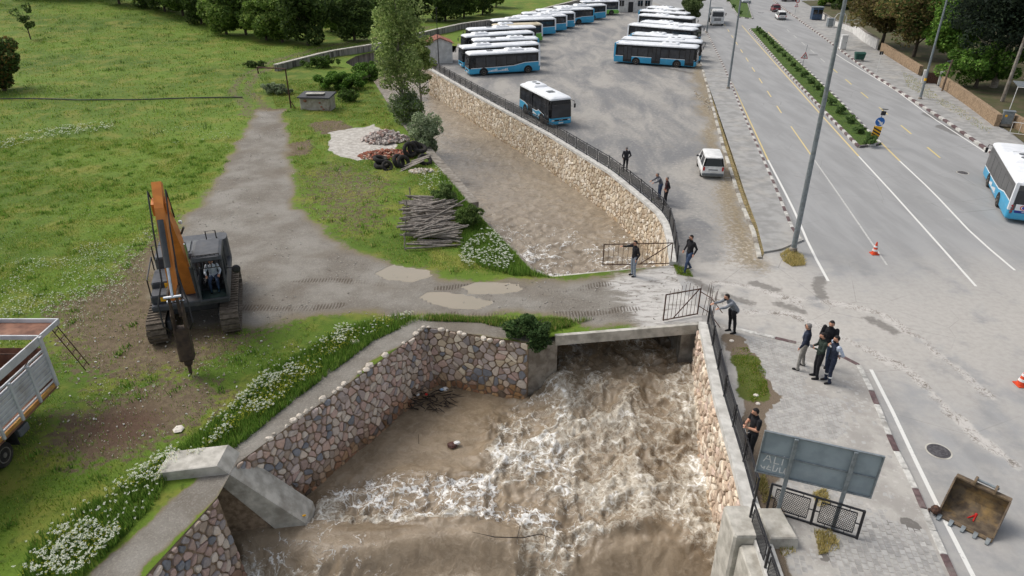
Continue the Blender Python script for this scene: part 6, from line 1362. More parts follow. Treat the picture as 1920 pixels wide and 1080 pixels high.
    sd_ = int(abs(loc[0]*91)+abs(loc[1]*37)) % 97; fold = (fbm(VV[:,0]*9+VV[:,1]*7, VV[:,2]*11, sd_, 3)-.5)*.022*(VV[:,2] < float(J['nek'].z)-.03)*(VV[:,2] > .12); VV += NN*fold[:,None]; out.vertices.foreach_set('co', VV.ravel()); out.update()
    root = thing('person', label, 'person', loc, rz, group); root.scale = (scale,)*3
    bo = bpy.data.objects.new('body', out); COL.objects.link(bo); bo.parent = root
    # hair: cap over crown and nape
    m = MB(); nn, kk = 14, 9; vs = []; fs = []
    q = fw.to_2d(); ha = atan2(q.y, q.x)
    for j in range(kk+1):
        th = pi*j/kk-pi/2
        for i in range(nn):
            a = 2*pi*i/nn; vs.append(h+V3((0,0,.022))-fw*.008+fw*.103*cos(th)*cos(a)+sdv*.088*cos(th)*sin(a)+V3((0,0,.112*sin(th))))
    for j in range(kk):
        th = pi*(j+.5)/kk-pi/2
        for i in range(nn):
            a = 2*pi*(i+.5)/nn; front = cos(a)*cos(th)
            if sin(th) > .5 or (front < .25 and sin(th) > -.55): fs.append((j*nn+i, j*nn+(i+1) % nn, (j+1)*nn+(i+1) % nn, (j+1)*nn+i))
    m.add(vs, fs); m.build('hair', hair, root, smooth=True)
    for s in (-1, 1): m = MB(); m.ball(h+fw*.085+sdv*.032*s+V3((0,0,.022)), (.012,.012,.008), 6, 4); m.build('eye', C_BLACK, root)
    m = MB(); m.ball(h+fw*.088+V3((0,0,-.052)), (.022,.018,.007), 6, 4); m.build('mouth', C_WINE, root)
    if beard: m = MB(); m.ball(h+fw*.042+V3((0,0,-.066)), (.063,.06,.052), 10, 6); m.build('beard', hair, root)
    if glasses:
        m = MB()
        for s in (-1, 1): m.ball(h+fw*.095+sdv*.034*s+V3((0,0,.022)), (.028,.028,.019), 8, 4)
        m.tube([h+fw*.08+sdv*.08+V3((0,0,.03)), h+fw*.1+V3((0,0,.026)), h+fw*.08-sdv*.08+V3((0,0,.03))], .008, 5); m.build('sunglasses', M_BLACK, root)
    m = MB(); cpt = J['nek']; m.lathe(cpt-V3((0,0,.015)), (J['nek']-J['che']).normalized(), [(.078,-.01),(.076,.022),(.068,.022)], 12); m.build('collar', top, root)
    if extra: extra(root, J)
    return root
LEFT = radians(90)
POCK = dict(el=(-.30,-.08,1.17), er=(.30,-.08,1.17), wl=(-.20,.06,.98), wr=(.20,.06,.98))
person('man in black jacket standing behind the river railing, back to us', G(1172,322), radians(8), C_CHAR, C_BLACK, HAIRG, pose=dict(POCK), scale=1.2)
LEAN = dict(pel=(0,-.04,.95), wai=(0,.02,1.09), che=(0,.12,1.28), nek=(0,.2,1.43), hed=(0,.27,1.56), sl=(-.19,.16,1.38), sr=(.19,.16,1.38), el=(-.24,.34,1.2), er=(.24,.34,1.2), wl=(-.2,.52,1.14), wr=(.2,.52,1.14))
person('man in grey jacket and jeans leaning on the railing, the farther of a pair', G(1236,373), radians(100), C_GREYJ, C_JEAN, HAIRG, pose=dict(LEAN), scale=1.22)
person('balding man in dark wine jacket leaning on the railing, the nearer of a pair', G(1247,384), radians(95), C_WINE, C_BLACK, HAIRG, pose=dict(POCK), sleeve=C_BLACK, scale=1.22)
WALK = dict(hl=(-.095,0,.92), kl=(-.1,.20,.53), al=(-.1,.26,.10), kr=(.1,.0,.49), ar=(.11,-.24,.13), el=(-.29,-.10,1.18), wl=(-.27,.02,.95), er=(.28,-.06,1.18), wr=(.26,.12,.96))
person('man in black jacket, jeans and sunglasses walking past the end of the railing', G(1289,509), radians(118), C_BLACK, C_JEAN, pose=dict(WALK), glasses=True, beard=True, scale=1.34)
POINT = dict(er=(.32,.28,1.40), wr=(.26,.52,1.47), el=(-.27,-.06,1.17), wl=(-.25,.06,.93))
person('man in black top and pale jeans raising an arm at the gate on the bridge', G(1187,517), radians(112), C_BLACK, C_PALEJ, pose=dict(POINT), glasses=True, scale=1.28)
PUSH = dict(pel=(0,-.14,.95), wai=(0,-.06,1.09), che=(0,.10,1.27), nek=(0,.22,1.42), hed=(0,.31,1.54), sl=(-.19,.17,1.37), sr=(.19,.17,1.37), el=(-.22,.42,1.24), er=(.22,.42,1.24), wl=(-.2,.66,1.22), wr=(.2,.66,1.22), kl=(-.11,-.12,.5), kr=(.11,-.05,.5), al=(-.12,-.16,.09), ar=(.12,-.08,.09))
person('man in grey sweater and black trousers bracing both arms on the black railing', G(1366,624,.1), radians(102), C_SWEAT, C_BLACK, pose=dict(PUSH), beard=True, scale=1.36)
def vest_marks(root, J):
    for s in ('a', ):
        for k in ('al','ar'): m = MB(); m.lathe(J[k]+Vector((0,.01,.16)), (0,0,1), [(.066,0),(.066,.05)], 10); m.build('reflective_band', M_WHITE, root)
    m = MB(); m.box((.05,.155,1.36), (.12,.012,.05)); m.build('badge', M_WHITE, root)
def gadget(root, J):
    c = (J['wl']+J['wr'])/2+Vector((0,.09,.03)); m = MB(); m.cbox(c, (.16,.10,.035), .012); m.build('controller', M_GREY, root)
def phone(root, J):
    c = J['wr']+Vector((-.03,.08,.06)); m = MB(); m.cbox(c, (.075,.012,.15), .006); m.build('phone', M_BLACK, root)
    m = MB(); m.tube([c+Vector((0,0,-.07)), (0.1,.22,1.0),(.02,.2,.9),(-.08,.18,1.0)], .006, 5); m.build('cable', M_WHITE, root)
def piping(root, J):
    for s in (-1,1): m = MB(); m.tube([(s*.13,.115,1.42),(s*.16,.135,1.28),(s*.05,.14,1.16)], .009, 5); m.build('piping', C_PALEB, root)
HOLD = dict(el=(-.25,.05,1.17), er=(.25,.05,1.17), wl=(-.08,.26,1.20), wr=(.09,.26,1.20), hed=(0,.07,1.625), nek=(0,.02,1.485))
BACK = dict(el=(-.29,-.14,1.19), er=(.29,-.14,1.19), wl=(-.05,-.19,1.02), wr=(.06,-.2,1.0))
STRIDE = dict(kl=(-.14,.06,.5), al=(-.2,.06,.09), kr=(.14,.0,.5), ar=(.2,-.06,.09))
person('grey haired man in dark piped jacket and light trousers, left in the group', G(1500,690,.1), radians(60), C_NAVY, C_GREYT, HAIRG, pose=dict(STRIDE, el=(-.3,.0,1.18), wl=(-.33,.12,.96)), glasses=True, extra=piping, scale=1.36)
person('man in plain black T-shirt standing at the back of the group of four', G(1541,686,.1), radians(140), C_BLACK, C_JEAN, pose=dict(HOLD, wl=(-.15,.2,1.05), wr=(.16,.2,1.05)), short_sleeves=False, beard=True, scale=1.42)
person('man in dark green jacket holding a controller, front of the group of four', G(1528,708,.1), radians(85), C_OLIVE, C_BLACK, pose=dict(HOLD), extra=gadget, beard=True, scale=1.36)
person('man in navy vest with pale sleeves, hands behind back, right in the group', G(1550,716,.1), radians(95), C_NAVY, C_NAVY, pose=dict(BACK), extra=vest_marks, sleeve=C_PALEB, beard=True, scale=1.38)
person('man in black using a phone beside the black railing behind the road sign', G(1403,858,.1), radians(100), C_BLACK, C_BLACK, pose=dict(HOLD, wr=(.03,.27,1.24), wl=(-.1,.24,1.18)), short_sleeves=True, beard=True, extra=phone, scale=1.36)
SEAT = dict(pel=(0,-.05,.62), wai=(0,-.05,.76), che=(0,-.02,.98), nek=(0,.02,1.15), hed=(0,.07,1.29), sl=(-.19,0,1.10), sr=(.19,0,1.10), el=(-.29,.08,.86), er=(.29,.08,.86), wl=(-.25,.32,.80), wr=(.25,.32,.80), hl=(-.095,.0,.60), hr=(.095,.0,.60), kl=(-.15,.42,.58), kr=(.15,.42,.58), al=(-.14,.52,.17), ar=(.14,.52,.17))
cabp = ex.matrix_basis @ Vector(((x0+x1)/2, .78, 1.42-.12+.0))
cabp = Matrix.Translation(EXC) @ Matrix.Rotation(EXR, 4, 'Z') @ (Vector((-.96, .80, 1.40))*EXS)
person('operator in white shirt and jeans sitting in the excavator cab', cabp, EXR, C_WSHIRT, C_JEAN, pose=dict(SEAT), scale=1.25)
# ---------------------------------------------------------------- foliage
M_LEAF = colmat('leaves', .7, .18, 3, 0, .2, .35); M_BARK = pm('bark', s2l(98,88,78), s2l(70,62,54), 7, .95, .5, 25); M_BARKP = pm('pale_bark', s2l(150,142,130), s2l(120,112,100), 7, .95, .4, 25)
def leaf_cards(rng, C, size, cols, jit=.2, up=.35, elong=1.5):
    """one small folded leaf blade (2 triangles) per centre"""
    n = len(C); d = rng.normal(size=(n, 3)); d[:,2] *= .8; d /= np.linalg.norm(d, axis=1)[:,None]+1e-9
    e = rng.normal(size=(n, 3)); e[:,2] += up; b = np.cross(d, e); b /= np.linalg.norm(b, axis=1)[:,None]+1e-9
    s = size*rng.uniform(.6, 1.4, n)[:,None]; nn = np.cross(d, b)*s*.18
    V = np.stack([C-d*s*elong*.5, C+b*s*.42+nn, C+d*s*elong*.5, C-b*s*.42+nn], 1).reshape(-1, 3); F = np.arange(4*n).reshape(n, 4)
    k = rng.integers(0, len(cols), n); col = np.array(cols)[k]*rng.uniform(1-jit, 1+jit, n)[:,None]; return V, F, np.repeat(col, 4, 0)
def blob_points(rng, c, r, n, shell=.55):
    d = rng.normal(size=(n, 3)); d /= np.linalg.norm(d, axis=1)[:,None]; t = rng.uniform(shell, 1, n)**.6
    return np.array(c)+d*t[:,None]*np.array(r)
def crown(rng, centre, rad, nblob, nleaf, size, cols, sq=.8, shape='round'):
    P = []; TI = []
    for i in range(nblob):
        d = rng.normal(size=3); d /= np.linalg.norm(d); t = rng.uniform(.25, .85)
        c = np.array(centre)+d*t*np.array(rad); 
        if shape == 'cone': f = 1-(c[2]-centre[2]+rad[2])/(2*rad[2]); c[:2] = np.array(centre[:2])+(c[:2]-np.array(centre[:2]))*max(.15, f*1.4)
        br = min(rad[0], rad[2])*rng.uniform(.22, .42); P.append(blob_points(rng, c, (br, br, br*sq), nleaf//nblob)); TI.append(np.full(nleaf//nblob, rng.uniform(.72, 1.22)))
    P = np.concatenate(P); T = np.concatenate(TI); V, F, C = leaf_cards(rng, P, size, cols); return V, F, C*np.repeat(T, 4)[:,None]
def limbs(rng, h, r, nb, spread, topz, mat_pts=None):
    m = MB(); m.tube([(0,0,-.2),(r*.3,0,h*.3),(-r*.2,r*.3,h*.6),(0,0,topz)], [r*1.25,r,r*.7,r*.25], 8)
    for i in range(nb):
        a = 2*pi*i/nb+rng.uniform(-.4,.4); z = h*rng.uniform(.25,.75); L = spread*rng.uniform(.6,1); m.tube([(0,0,z),(cos(a)*L*.5,sin(a)*L*.5,z+L*.45),(cos(a)*L,sin(a)*L,z+L*.75)], [r*.5,r*.3,r*.1], 6)
    return m
def make_tree(name, label, cat, loc, h, rad, cz, nblob, nleaf, size, cols, tr=.22, bark=None, group=None, seed=1, shape='round', sq=.8, nb=6, parts=('trunk','crown')):
    rng = np.random.default_rng(seed); root = thing(name, label, cat, loc, 0, group)
    limbs(rng, cz, tr, nb, rad[0]*.8, min(h*.85, cz+rad[2]*.6)).build(parts[0], bark or M_BARK, root)
    V, F, C = crown(rng, (0,0,cz), rad, nblob, nleaf, size, cols, sq, shape); arrmesh(parts[1], V, F, M_LEAF, C, parent=root); return root
def sp(c): return tuple(min(.9, v*1.45) for v in s2l(*c))
WILLOW = [sp(c) for c in ((106,128,60),(88,110,50),(124,140,74),(74,94,44))]; DARKG = [sp(c) for c in ((72,90,44),(58,76,36),(90,106,56),(48,64,32))]; BRIGHT = [sp(c) for c in ((90,124,50),(72,104,40),(110,140,62),(60,88,36))]; PINE = [sp(c) for c in ((40,52,38),(30,42,32),(52,64,44),(36,46,36))]; BROWNG = [sp(c) for c in ((104,98,56),(86,84,48),(120,106,66),(96,82,56))]; SILVER = [sp(c) for c in ((126,138,108),(108,122,92),(144,154,124),(94,108,78))]
def zg(p): return Vector((p.x, p.y, float(left_z(np.array([p.x]), np.array([p.y]))[0])-.05))
# tree line behind the meadow: a few kinds, copied as individuals
protos = [make_tree('meadow_tree', 'x', 'tree', (0,0,0), 8, (4.3,4.3,3.9), 4.3, 46, 13000, .34, c, .2, group='trees lining the back of the meadow', seed=20+i, nb=7) for i, c in enumerate((DARKG, WILLOW, [*DARKG[:2], *WILLOW[:2]]))]
TL = [(60,2,1.0,0),(120,4,.9,2),(175,3,1.0,0),(225,12,1.05,2),(272,16,1.0,0),(310,24,1.05,0),(345,34,1.1,2),(378,46,1.0,0),(425,66,1.0,1),(462,66,1.05,2),(500,76,.95,1),(530,80,1.0,1),(578,86,1.15,0),(622,60,1.0,1),(665,76,1.05,0),(700,52,1.0,2),(735,40,1.05,1),(780,38,1.0,0),(835,40,1.0,0),(870,34,.95,2),(905,28,.9,0),(445,30,1.2,0),(520,36,1.2,2),(600,30,1.2,0),(680,24,1.15,2),(760,14,1.1,0),(840,10,1.1,2),(310,-6,1.2,0),(390,8,1.2,2),(200,-14,1.2,0),(930,14,.8,2)]
ORD = ['first','second','third','fourth','fifth','sixth','seventh','eighth','ninth','tenth','eleventh','twelfth','thirteenth','fourteenth','fifteenth','sixteenth','seventeenth','eighteenth','nineteenth','twentieth','twenty-first','twenty-second','twenty-third','twenty-fourth']
fronts = sorted(px for px, py, *_ in TL if py > 40)
first = [True]*3
for i, (px, py, s, k) in enumerate(TL):
    o = protos[k] if first[k] else copy_tree(protos[k]); first[k] = False; p = G(px, py); p = zg(p); q = p
    # on the climbing meadow step back until the foot projects right
    for _ in range(6):
        dz = q.z; p = G(px, py, dz); q = zg(p)
    o.location = q; o.rotation_euler = (0,0,i*1.7); o.scale = (s*R(.92,1.1), s*R(.92,1.1), s*R(.85,1.1))
    front = py > 40
    o['label'] = ORD[fronts.index(px)]+' tree from the left along the front of the tree line behind the meadow' if front else 'dark green tree in the dense row at the top of the meadow'
lt = make_tree('bushy_tree', 'dark bushy tree with rusty top at the left edge of the meadow', 'tree', zg(G(10,172)), 6, (4.0,3.4,3.2), 3.1, 26, 11000, .26, DARKG+[sp((104,84,46))], .2, seed=5)
make_tree('sparse_sapling', 'thin sparse sapling standing alone in the upper left meadow', 'tree', zg(G(62,88)), 5, (2.4,2.0,2.0), 3.6, 10, 700, .24, DARKG, .09, seed=6, nb=8)
# poplar and silvery willow in the channel
make_tree('poplar_tree', 'tall airy poplar growing from the left bank above the river', 'tree', G(757,228), 16, (2.7,2.7,7.6), 8.6, 90, 15000, .17, [sp(c) for c in ((132,148,88),(114,132,76),(150,162,106),(100,118,66))], .16, M_BARKP, seed=8, nb=16)
make_tree('poplar_tree', 'second thinner poplar beside the pump house, right of the tall one', 'tree', G(790,205), 9, (1.9,1.9,4.4), 5.4, 44, 6500, .17, [sp(c) for c in ((116,132,74),(100,118,62),(134,144,88))], .12, M_BARKP, seed=9, nb=12)
make_tree('willow_bush', 'silvery green willow bush overhanging the river, lower one', 'bush', G(800,292,-1.0), 4, (1.7,1.7,2.4), 2.2, 46, 10000, .13, SILVER, .1, seed=10, nb=9, parts=('stems','foliage'))
make_tree('willow_bush', 'dark green willow bush below the poplar on the left bank', 'bush', G(765,240,-.6), 4, (2.0,1.8,2.2), 2.0, 46, 9000, .14, SILVER+WILLOW[:2], .1, seed=11, nb=9, parts=('stems','foliage'))
make_tree('willow_bush', 'grey green bush against the concrete wall behind the poplar', 'bush', G(745,150,-1), 4, (2.6,1.8,1.6), 1.9, 16, 3600, .2, SILVER[1:]+DARKG[:1], .1, seed=12, nb=7, parts=('stems','foliage'))
# brambles beside the shed, shrubs by the logs and at the bridge
for lab, px, rad, n, cols, sd in (('dense bramble thicket between the shed and the concrete wall', (640,168), (5.2,2.6,1.5), 13000, BRIGHT, 31), ('low bramble clump on the bank right of the shed', (690,150), (2.8,2.2,1.5), 5000, BRIGHT+DARKG[:1], 32), ('small bush beside the shed door', (655,190), (1.5,1.2,.9), 2600, DARKG+BRIGHT[:1], 33), ('grey green weeds beside the pipe frame', (520,175), (2.4,1.4,.8), 2600, SILVER, 34), ('leafy shrub behind the heap of weathered logs', (835,385), (1.15,1.2,1.0), 4200, [sp(c) for c in ((84,104,56),(68,88,46),(98,114,66))], 35), ('tall weedy shrub on the bank right of the logs', (880,425), (1.0,1.7,.95), 5200, [sp(c) for c in ((78,98,48),(62,82,40),(94,110,58))], 36), ('dark ivy like shrub spilling over the bridge pier', (985,628), (1.35,.75,.75), 4200, [sp(c) for c in ((66,88,48),(52,74,40),(82,102,58))], 37), ('trailing creeper on the face of the bridge pier', (1010,650), (.7,.35,.8), 1500, [sp(c) for c in ((62,82,44),(50,70,38))], 38), ('dark bush at the foot of the concrete wall', (600,128), (3.5,1.4,1.1), 3000, DARKG+BRIGHT[:1], 39), ('scrubby bush by the wooded field corner', (480,128), (2.0,1.2,.7), 1200, DARKG, 40)):
    rng = np.random.default_rng(sd); p = G(*px); root = thing('leafy_shrub', lab, 'shrub', p)
    m = MB()
    for i in range(9): a = rng.uniform(0, 6.28); m.tube([(0,0,-.1),(rad[0]*.4*cos(a),rad[1]*.4*sin(a),rad[2]*.7),(rad[0]*.75*cos(a),rad[1]*.75*sin(a),rad[2]*1.1)], [.03,.02,.008], 5)
    m.build('stems', M_BARK, root); V, F, C = crown(rng, (0,0,rad[2]*.75), rad, 48, int(n*1.5), .11 if rad[0] < 2 else .15, cols, .75); V[:,2] = np.maximum(V[:,2], -.05 if sd != 38 else -9); arrmesh('foliage', V, F, M_LEAF, C, parent=root)
# trees on the right
make_tree('roadside_tree', 'round green tree between the parked buses and the lorry', 'tree', G(1298,48,0), 7, (3.3,3.0,2.5), 3.9, 28, 9000, .24, [sp(c) for c in ((84,98,58),(68,82,48),(100,112,72))], .14, seed=41)
make_tree('garden_tree', 'brownish green spreading tree behind the plastered garden wall', 'tree', G(1652,88), 10, (8.0,6.0,5.2), 6.4, 60, 20000, .27, BROWNG+[sp((82,86,48))], .25, seed=42)
make_tree('garden_tree', 'second olive brown tree behind the wall, left of the green one', 'tree', G(1712,108), 9, (7.0,5.4,5.0), 6.8, 50, 15000, .26, BROWNG+DARKG[:2], .25, seed=43)
make_tree('garden_tree', 'fresh green garden tree behind the gateway and lamp', 'tree', G(1775,120), 7, (6.4,5.0,4.0), 5.0, 50, 17000, .25, BRIGHT+[sp((88,110,44))], .2, seed=44)
make_tree('garden_tree', 'low bright green tree behind the long garden wall', 'tree', G(1828,165), 5, (5.4,4.2,2.9), 2.9, 44, 15000, .22, BRIGHT+DARKG[:1], .2, seed=45)
make_tree('pine_tree', 'tall dark pine with bare pale trunk at the right edge', 'tree', G(1862,165), 15, (7.0,6.0,6.4), 9.8, 70, 26000, .26, PINE, .34, M_BARKP, seed=46, nb=8)
make_tree('pine_tree', 'second dark pine behind, filling the top right corner', 'tree', G(1925,150), 15, (7.2,6.0,6.6), 10, 60, 20000, .26, PINE, .34, M_BARKP, seed=47, nb=8)
make_tree('pine_tree', 'dark evergreen between the pines and the garden trees', 'tree', G(1800,70), 15, (6.0,5.4,6.0), 8.6, 46, 14000, .28, PINE+DARKG[:1], .3, seed=48, nb=8)
for i, (px, rad, cz, cols, lab) in enumerate((((1545,10),(3.4,3.0,2.2),2.6,BRIGHT+[sp((122,140,60))],'yellow green hedge tree behind the blue kiosk'), ((1590,18),(4.2,3.4,2.6),3.0,DARKG,'dark hedge tree right of the kiosk'), ((1635,10),(5.0,4,3.4),4.4,BROWNG,'brown leaved tree at the top right behind the archway'), ((1690,30),(5.2,4,3.8),4.6,BROWNG+DARKG,'mixed brown tree in front of the red roofed house'), ((1600,-20),(6,5,4),5,DARKG,'large dark tree at the top edge right of the road'), ((1500,-14),(5,4,3.2),4,BRIGHT,'bright green trees at the far end of the road'), ((1740,60),(4.2,4,3),4.6,DARKG,'dense dark tree between garden and house'), ((1895,80),(5,4,5),7,PINE,'dark conifer far behind the right edge'))):
    make_tree('garden_tree', lab, 'tree', G(*px), 7, tuple(v*1.25 for v in rad), cz, 34, 9000, .30, cols, .2, seed=60+i)
# shrubs of the median: individuals
mp = make_tree('median_shrub', 'x', 'shrub', (0,0,0), 1, (.62,.62,.42), .38, 14, 900, .12, [sp(c) for c in ((84,108,60),(68,92,48),(104,124,76))], .03, group='clipped shrubs in the median', seed=71, nb=5, parts=('stems','foliage'))
cl = [a.lerp(b, .5) for a, b in zip(resample(MED_L, 3.9), resample(MED_R, 3.9))]
for i, p in enumerate(cl[1:]):
    o = mp if i == 0 else copy_tree(mp); o.location = (p.x, p.y, .16); s = R(.8, 1.15)*(1.15 if i > len(cl)*.5 else .95); o.scale = (s, s, s*R(.85,1.1)); o.rotation_euler.z = i*1.3
    o['label'] = ORD[len(cl)-2-i]+' rounded shrub from the near tip of the grassy median'
for i, (px) in enumerate(((1366,4),(1376,16),(1388,28))):
    o = copy_tree(mp); p = G(*px); o.location = (p.x, p.y, .16); o['label'] = ['farthest','middle','nearest'][i]+' small shrub in the far median at the top of the picture'
# ---------------------------------------------------------------- ground cover
def in_poly(x, y, poly): return sdist(x, y, [(p[0], p[1]) for p in poly])[0] < 0
def scatter(rng, poly, n):
    P = np.array([(p[0], p[1]) for p in poly]); lo, hi = P.min(0), P.max(0); x = rng.uniform(lo[0], hi[0], n*3); y = rng.uniform(lo[1], hi[1], n*3); k = in_poly(x, y, poly); return x[k][:n], y[k][:n]
def blades(rng, x, y, z, h, w, cols, jit=.22, lean=.5):
    n = len(x); a = rng.uniform(0, 2*pi, n); l = h*rng.uniform(.5, 1.3, n); wd = w*rng.uniform(.7, 1.3, n); ln = rng.uniform(0, lean, n)*l; b = rng.uniform(0, 2*pi, n); px, py = np.cos(a)*wd, np.sin(a)*wd
    V = np.stack([np.stack([x-px, y-py, z-.02], 1), np.stack([x+px, y+py, z-.02], 1), np.stack([x+np.cos(b)*ln, y+np.sin(b)*ln, z+l], 1)], 1).reshape(-1, 3)
    c = np.array(cols)[rng.integers(0, len(cols), n)]*rng.uniform(1-jit, 1+jit, n)[:,None]; return V, np.arange(3*n).reshape(n, 3), np.repeat(c, 3, 0)
def join(parts):
    V, F, C = [], [], []; o = 0
    for v, f, c in parts: V.append(v); F.append(f+o); C.append(c); o += len(v)
    return np.concatenate(V), np.concatenate(F), np.concatenate(C)
rng = np.random.default_rng(77)
GC = [sp(c) for c in ((92,122,36),(78,108,28),(114,138,46),(68,96,26),(126,136,56),(140,136,70)) ]; LUSH = [sp(c) for c in ((92,124,48),(78,108,40),(110,138,60),(68,96,36),(122,140,66))]; DRYC = [sp(c) for c in ((164,150,98),(142,134,84),(180,166,118),(120,122,66))]
VERGE = GG([(40,1090),(60,1010),(200,930),(310,860),(420,780),(520,690),(640,620),(745,592),(800,598),(760,612),(700,640),(560,745),(430,850),(320,885),(300,935),(200,1040),(150,1090)])
VERGE2 = GG([(740,593),(930,597),(1060,600),(1110,600),(1040,622),(990,628),(900,605),(800,602)])
BANK = GG([(1090,523),(1035,520),(1000,508),(960,470),(925,430),(880,382),(842,340),(820,320),(835,380),(870,430),(860,470),(900,500),(960,517)])
NEARF = GG([(-60,262),(450,262),(470,300),(420,400),(330,480),(300,560),(360,610),(470,625),(620,590),(520,690),(420,780),(300,860),(60,1010),(0,1080),(-200,1080),(-200,300)])
MIDF = GG([(500,150),(690,150),(735,215),(740,240),(800,300),(850,350),(920,435),(990,510),(900,518),(740,492),(640,448),(565,390),(550,300)])
FARF = GG([(-300,20),(200,14),(400,62),(520,92),(660,82),(720,72),(640,92),(520,128),(480,200),(470,262),(-300,262)])
def lz(x, y): return left_z(x, y)
def density_keep(x, y, rng, inv=False):
    A = left_attrs(x, y); g, b, p = A['ga'][:,0], A['ga'][:,1], A['ga'][:,2]; pr = (1-np.clip(g*1.6, 0, 1))*(1-np.clip(p*2, 0, 1))*(1-.78*np.clip(b*1.15, 0, 1)); return rng.uniform(size=len(x)) < pr
parts = []
for poly, n, h, w, cols in ((NEARF, 170000, .10, .018, GC), (MIDF, 75000, .12, .022, GC+DRYC[:2]), (FARF, 90000, .15, .045, GC), (VERGE, 60000, .30, .022, LUSH), (VERGE2, 14000, .25, .02, LUSH+DRYC[:1]), (BANK, 26000, .32, .022, LUSH)):
    x, y = scatter(rng, poly, n); cl_ = fbm(x*.8, y*.8, 44, 3); k = (rng.uniform(size=len(x)) < ss(.28, .62, cl_)+.15)
    if poly is not VERGE and poly is not BANK and poly is not VERGE2: k &= density_keep(x, y, rng)
    else: k &= (sdist(x, y, D_XY)[0] > .15) & (sdist(x, y, U_XY)[0] > .1)
    x, y = x[k], y[k]; parts.append(blades(rng, x, y, lz(x, y), h*(.6+.9*fbm(x*.5, y*.5, 45)), w, cols))
V, F, C = join(parts); tag(arrmesh('meadow_grass', V, F, M_LEAF, C), 'green meadow grass on the left bank', 'grass', kind='stuff')
# taller weed clumps and loose gravel
parts = []
for poly, n, h, cols in ((NEARF, 420, .22, LUSH), (FARF, 420, .38, DARKG+LUSH), (MIDF, 170, .24, LUSH+DRYC[:1])):
    x, y = scatter(rng, poly, n); k = density_keep(x, y, rng); x, y = np.repeat(x[k], 26), np.repeat(y[k], 26); sp_ = .16+.25*(h > .3); x = x+rng.normal(0, sp_, len(x)); y = y+rng.normal(0, sp_, len(y)); parts.append(blades(rng, x, y, lz(x, y), h, .035, cols))
V, F, C = join(parts); tag(arrmesh('meadow_weeds', V, F, M_LEAF, C), 'taller weed clumps in the meadow', 'weeds', kind='stuff')
x, y = scatter(rng, TRACK, 2600); k = rng.uniform(size=len(x)) < ss(.42, .62, fbm(x*.4, y*.4, 49, 3)); x, y = x[k], y[k]; n = len(x); r_ = rng.uniform(.02, .065, n); z = lz(x, y)
O6 = np.array([(1,0,0),(0,1,0),(-1,0,0),(0,-1,0),(0,0,.8),(0,0,-.5)]); V = (np.stack([x, y, z+.01], 1)[:,None,:]+O6[None]*r_[:,None,None]*rng.uniform(.7, 1.3, (n,6,1))).reshape(-1, 3)
T8 = np.array([(0,1,4),(1,2,4),(2,3,4),(3,0,4),(1,0,5),(2,1,5),(3,2,5),(0,3,5)]); F = (T8[None]+(np.arange(n)*6)[:,None,None]).reshape(-1, 3); C = np.repeat(np.array([s2l(168,163,154),s2l(140,134,125),s2l(188,184,176)])[rng.integers(0, 3, n)], 6, 0)
tag(arrmesh('gravel', V, F, M_STONE, C), 'loose gravel on the dirt track', 'gravel', kind='stuff')
# dry grass by the lot verge, the lamp foot and the footpath; median turf
parts = []
VER = offset(LOTKERB[1:], -.1)+[Vector(q) for q in PAVE_L[1:8]][::-1]
for poly, n, h, cols, z0 in ((VER, 9000, .10, DRYC, .05), (MEDP, 16000, .09, GC[:2]+LUSH, .16), (GG([(1462,478),(1478,468),(1505,480),(1510,498),(1485,500),(1468,490)]), 2600, .22, DRYC[:3], .02), (GG([(1415,905),(1432,895),(1445,940),(1430,950)]), 700, .15, DRYC, .12), (GG([(1525,1000),(1560,1000),(1575,1035),(1535,1045)]), 900, .16, DRYC[:3], .11), (GG([(1448,1005),(1475,990),(1490,1040),(1465,1050)]), 900, .16, DRYC, .11), (GG([(1520,930),(1548,920),(1555,950),(1530,955)]), 500, .14, DRYC[:3], .11), (GG([(1370,655),(1400,655),(1435,700),(1440,740),(1410,760),(1385,720)]), 5500, .07, GC+DRYC[:1], .11), (GG([(1262,497),(1290,505),(1300,520),(1270,515)]), 900, .16, GC, 0), (GG([(1690,135),(1720,150),(1770,190),(1800,205),(1860,245),(1850,255),(1790,215),(1700,165)]), 4500, .12, DRYC+GC[:1], .14)):
    x, y = scatter(rng, poly, n); k = rng.uniform(size=len(x)) < ss(.3, .6, fbm(x*1.5, y*1.5, 47, 3))+.2; x, y = x[k], y[k]; parts.append(blades(rng, x, y, np.full_like(x, z0), h, .018, cols, lean=.9))
V, F, C = join(parts); tag(arrmesh('dry_grass', V, F, M_LEAF, C), 'dry and green grass tufts along kerbs, median and footpath', 'grass', kind='stuff')
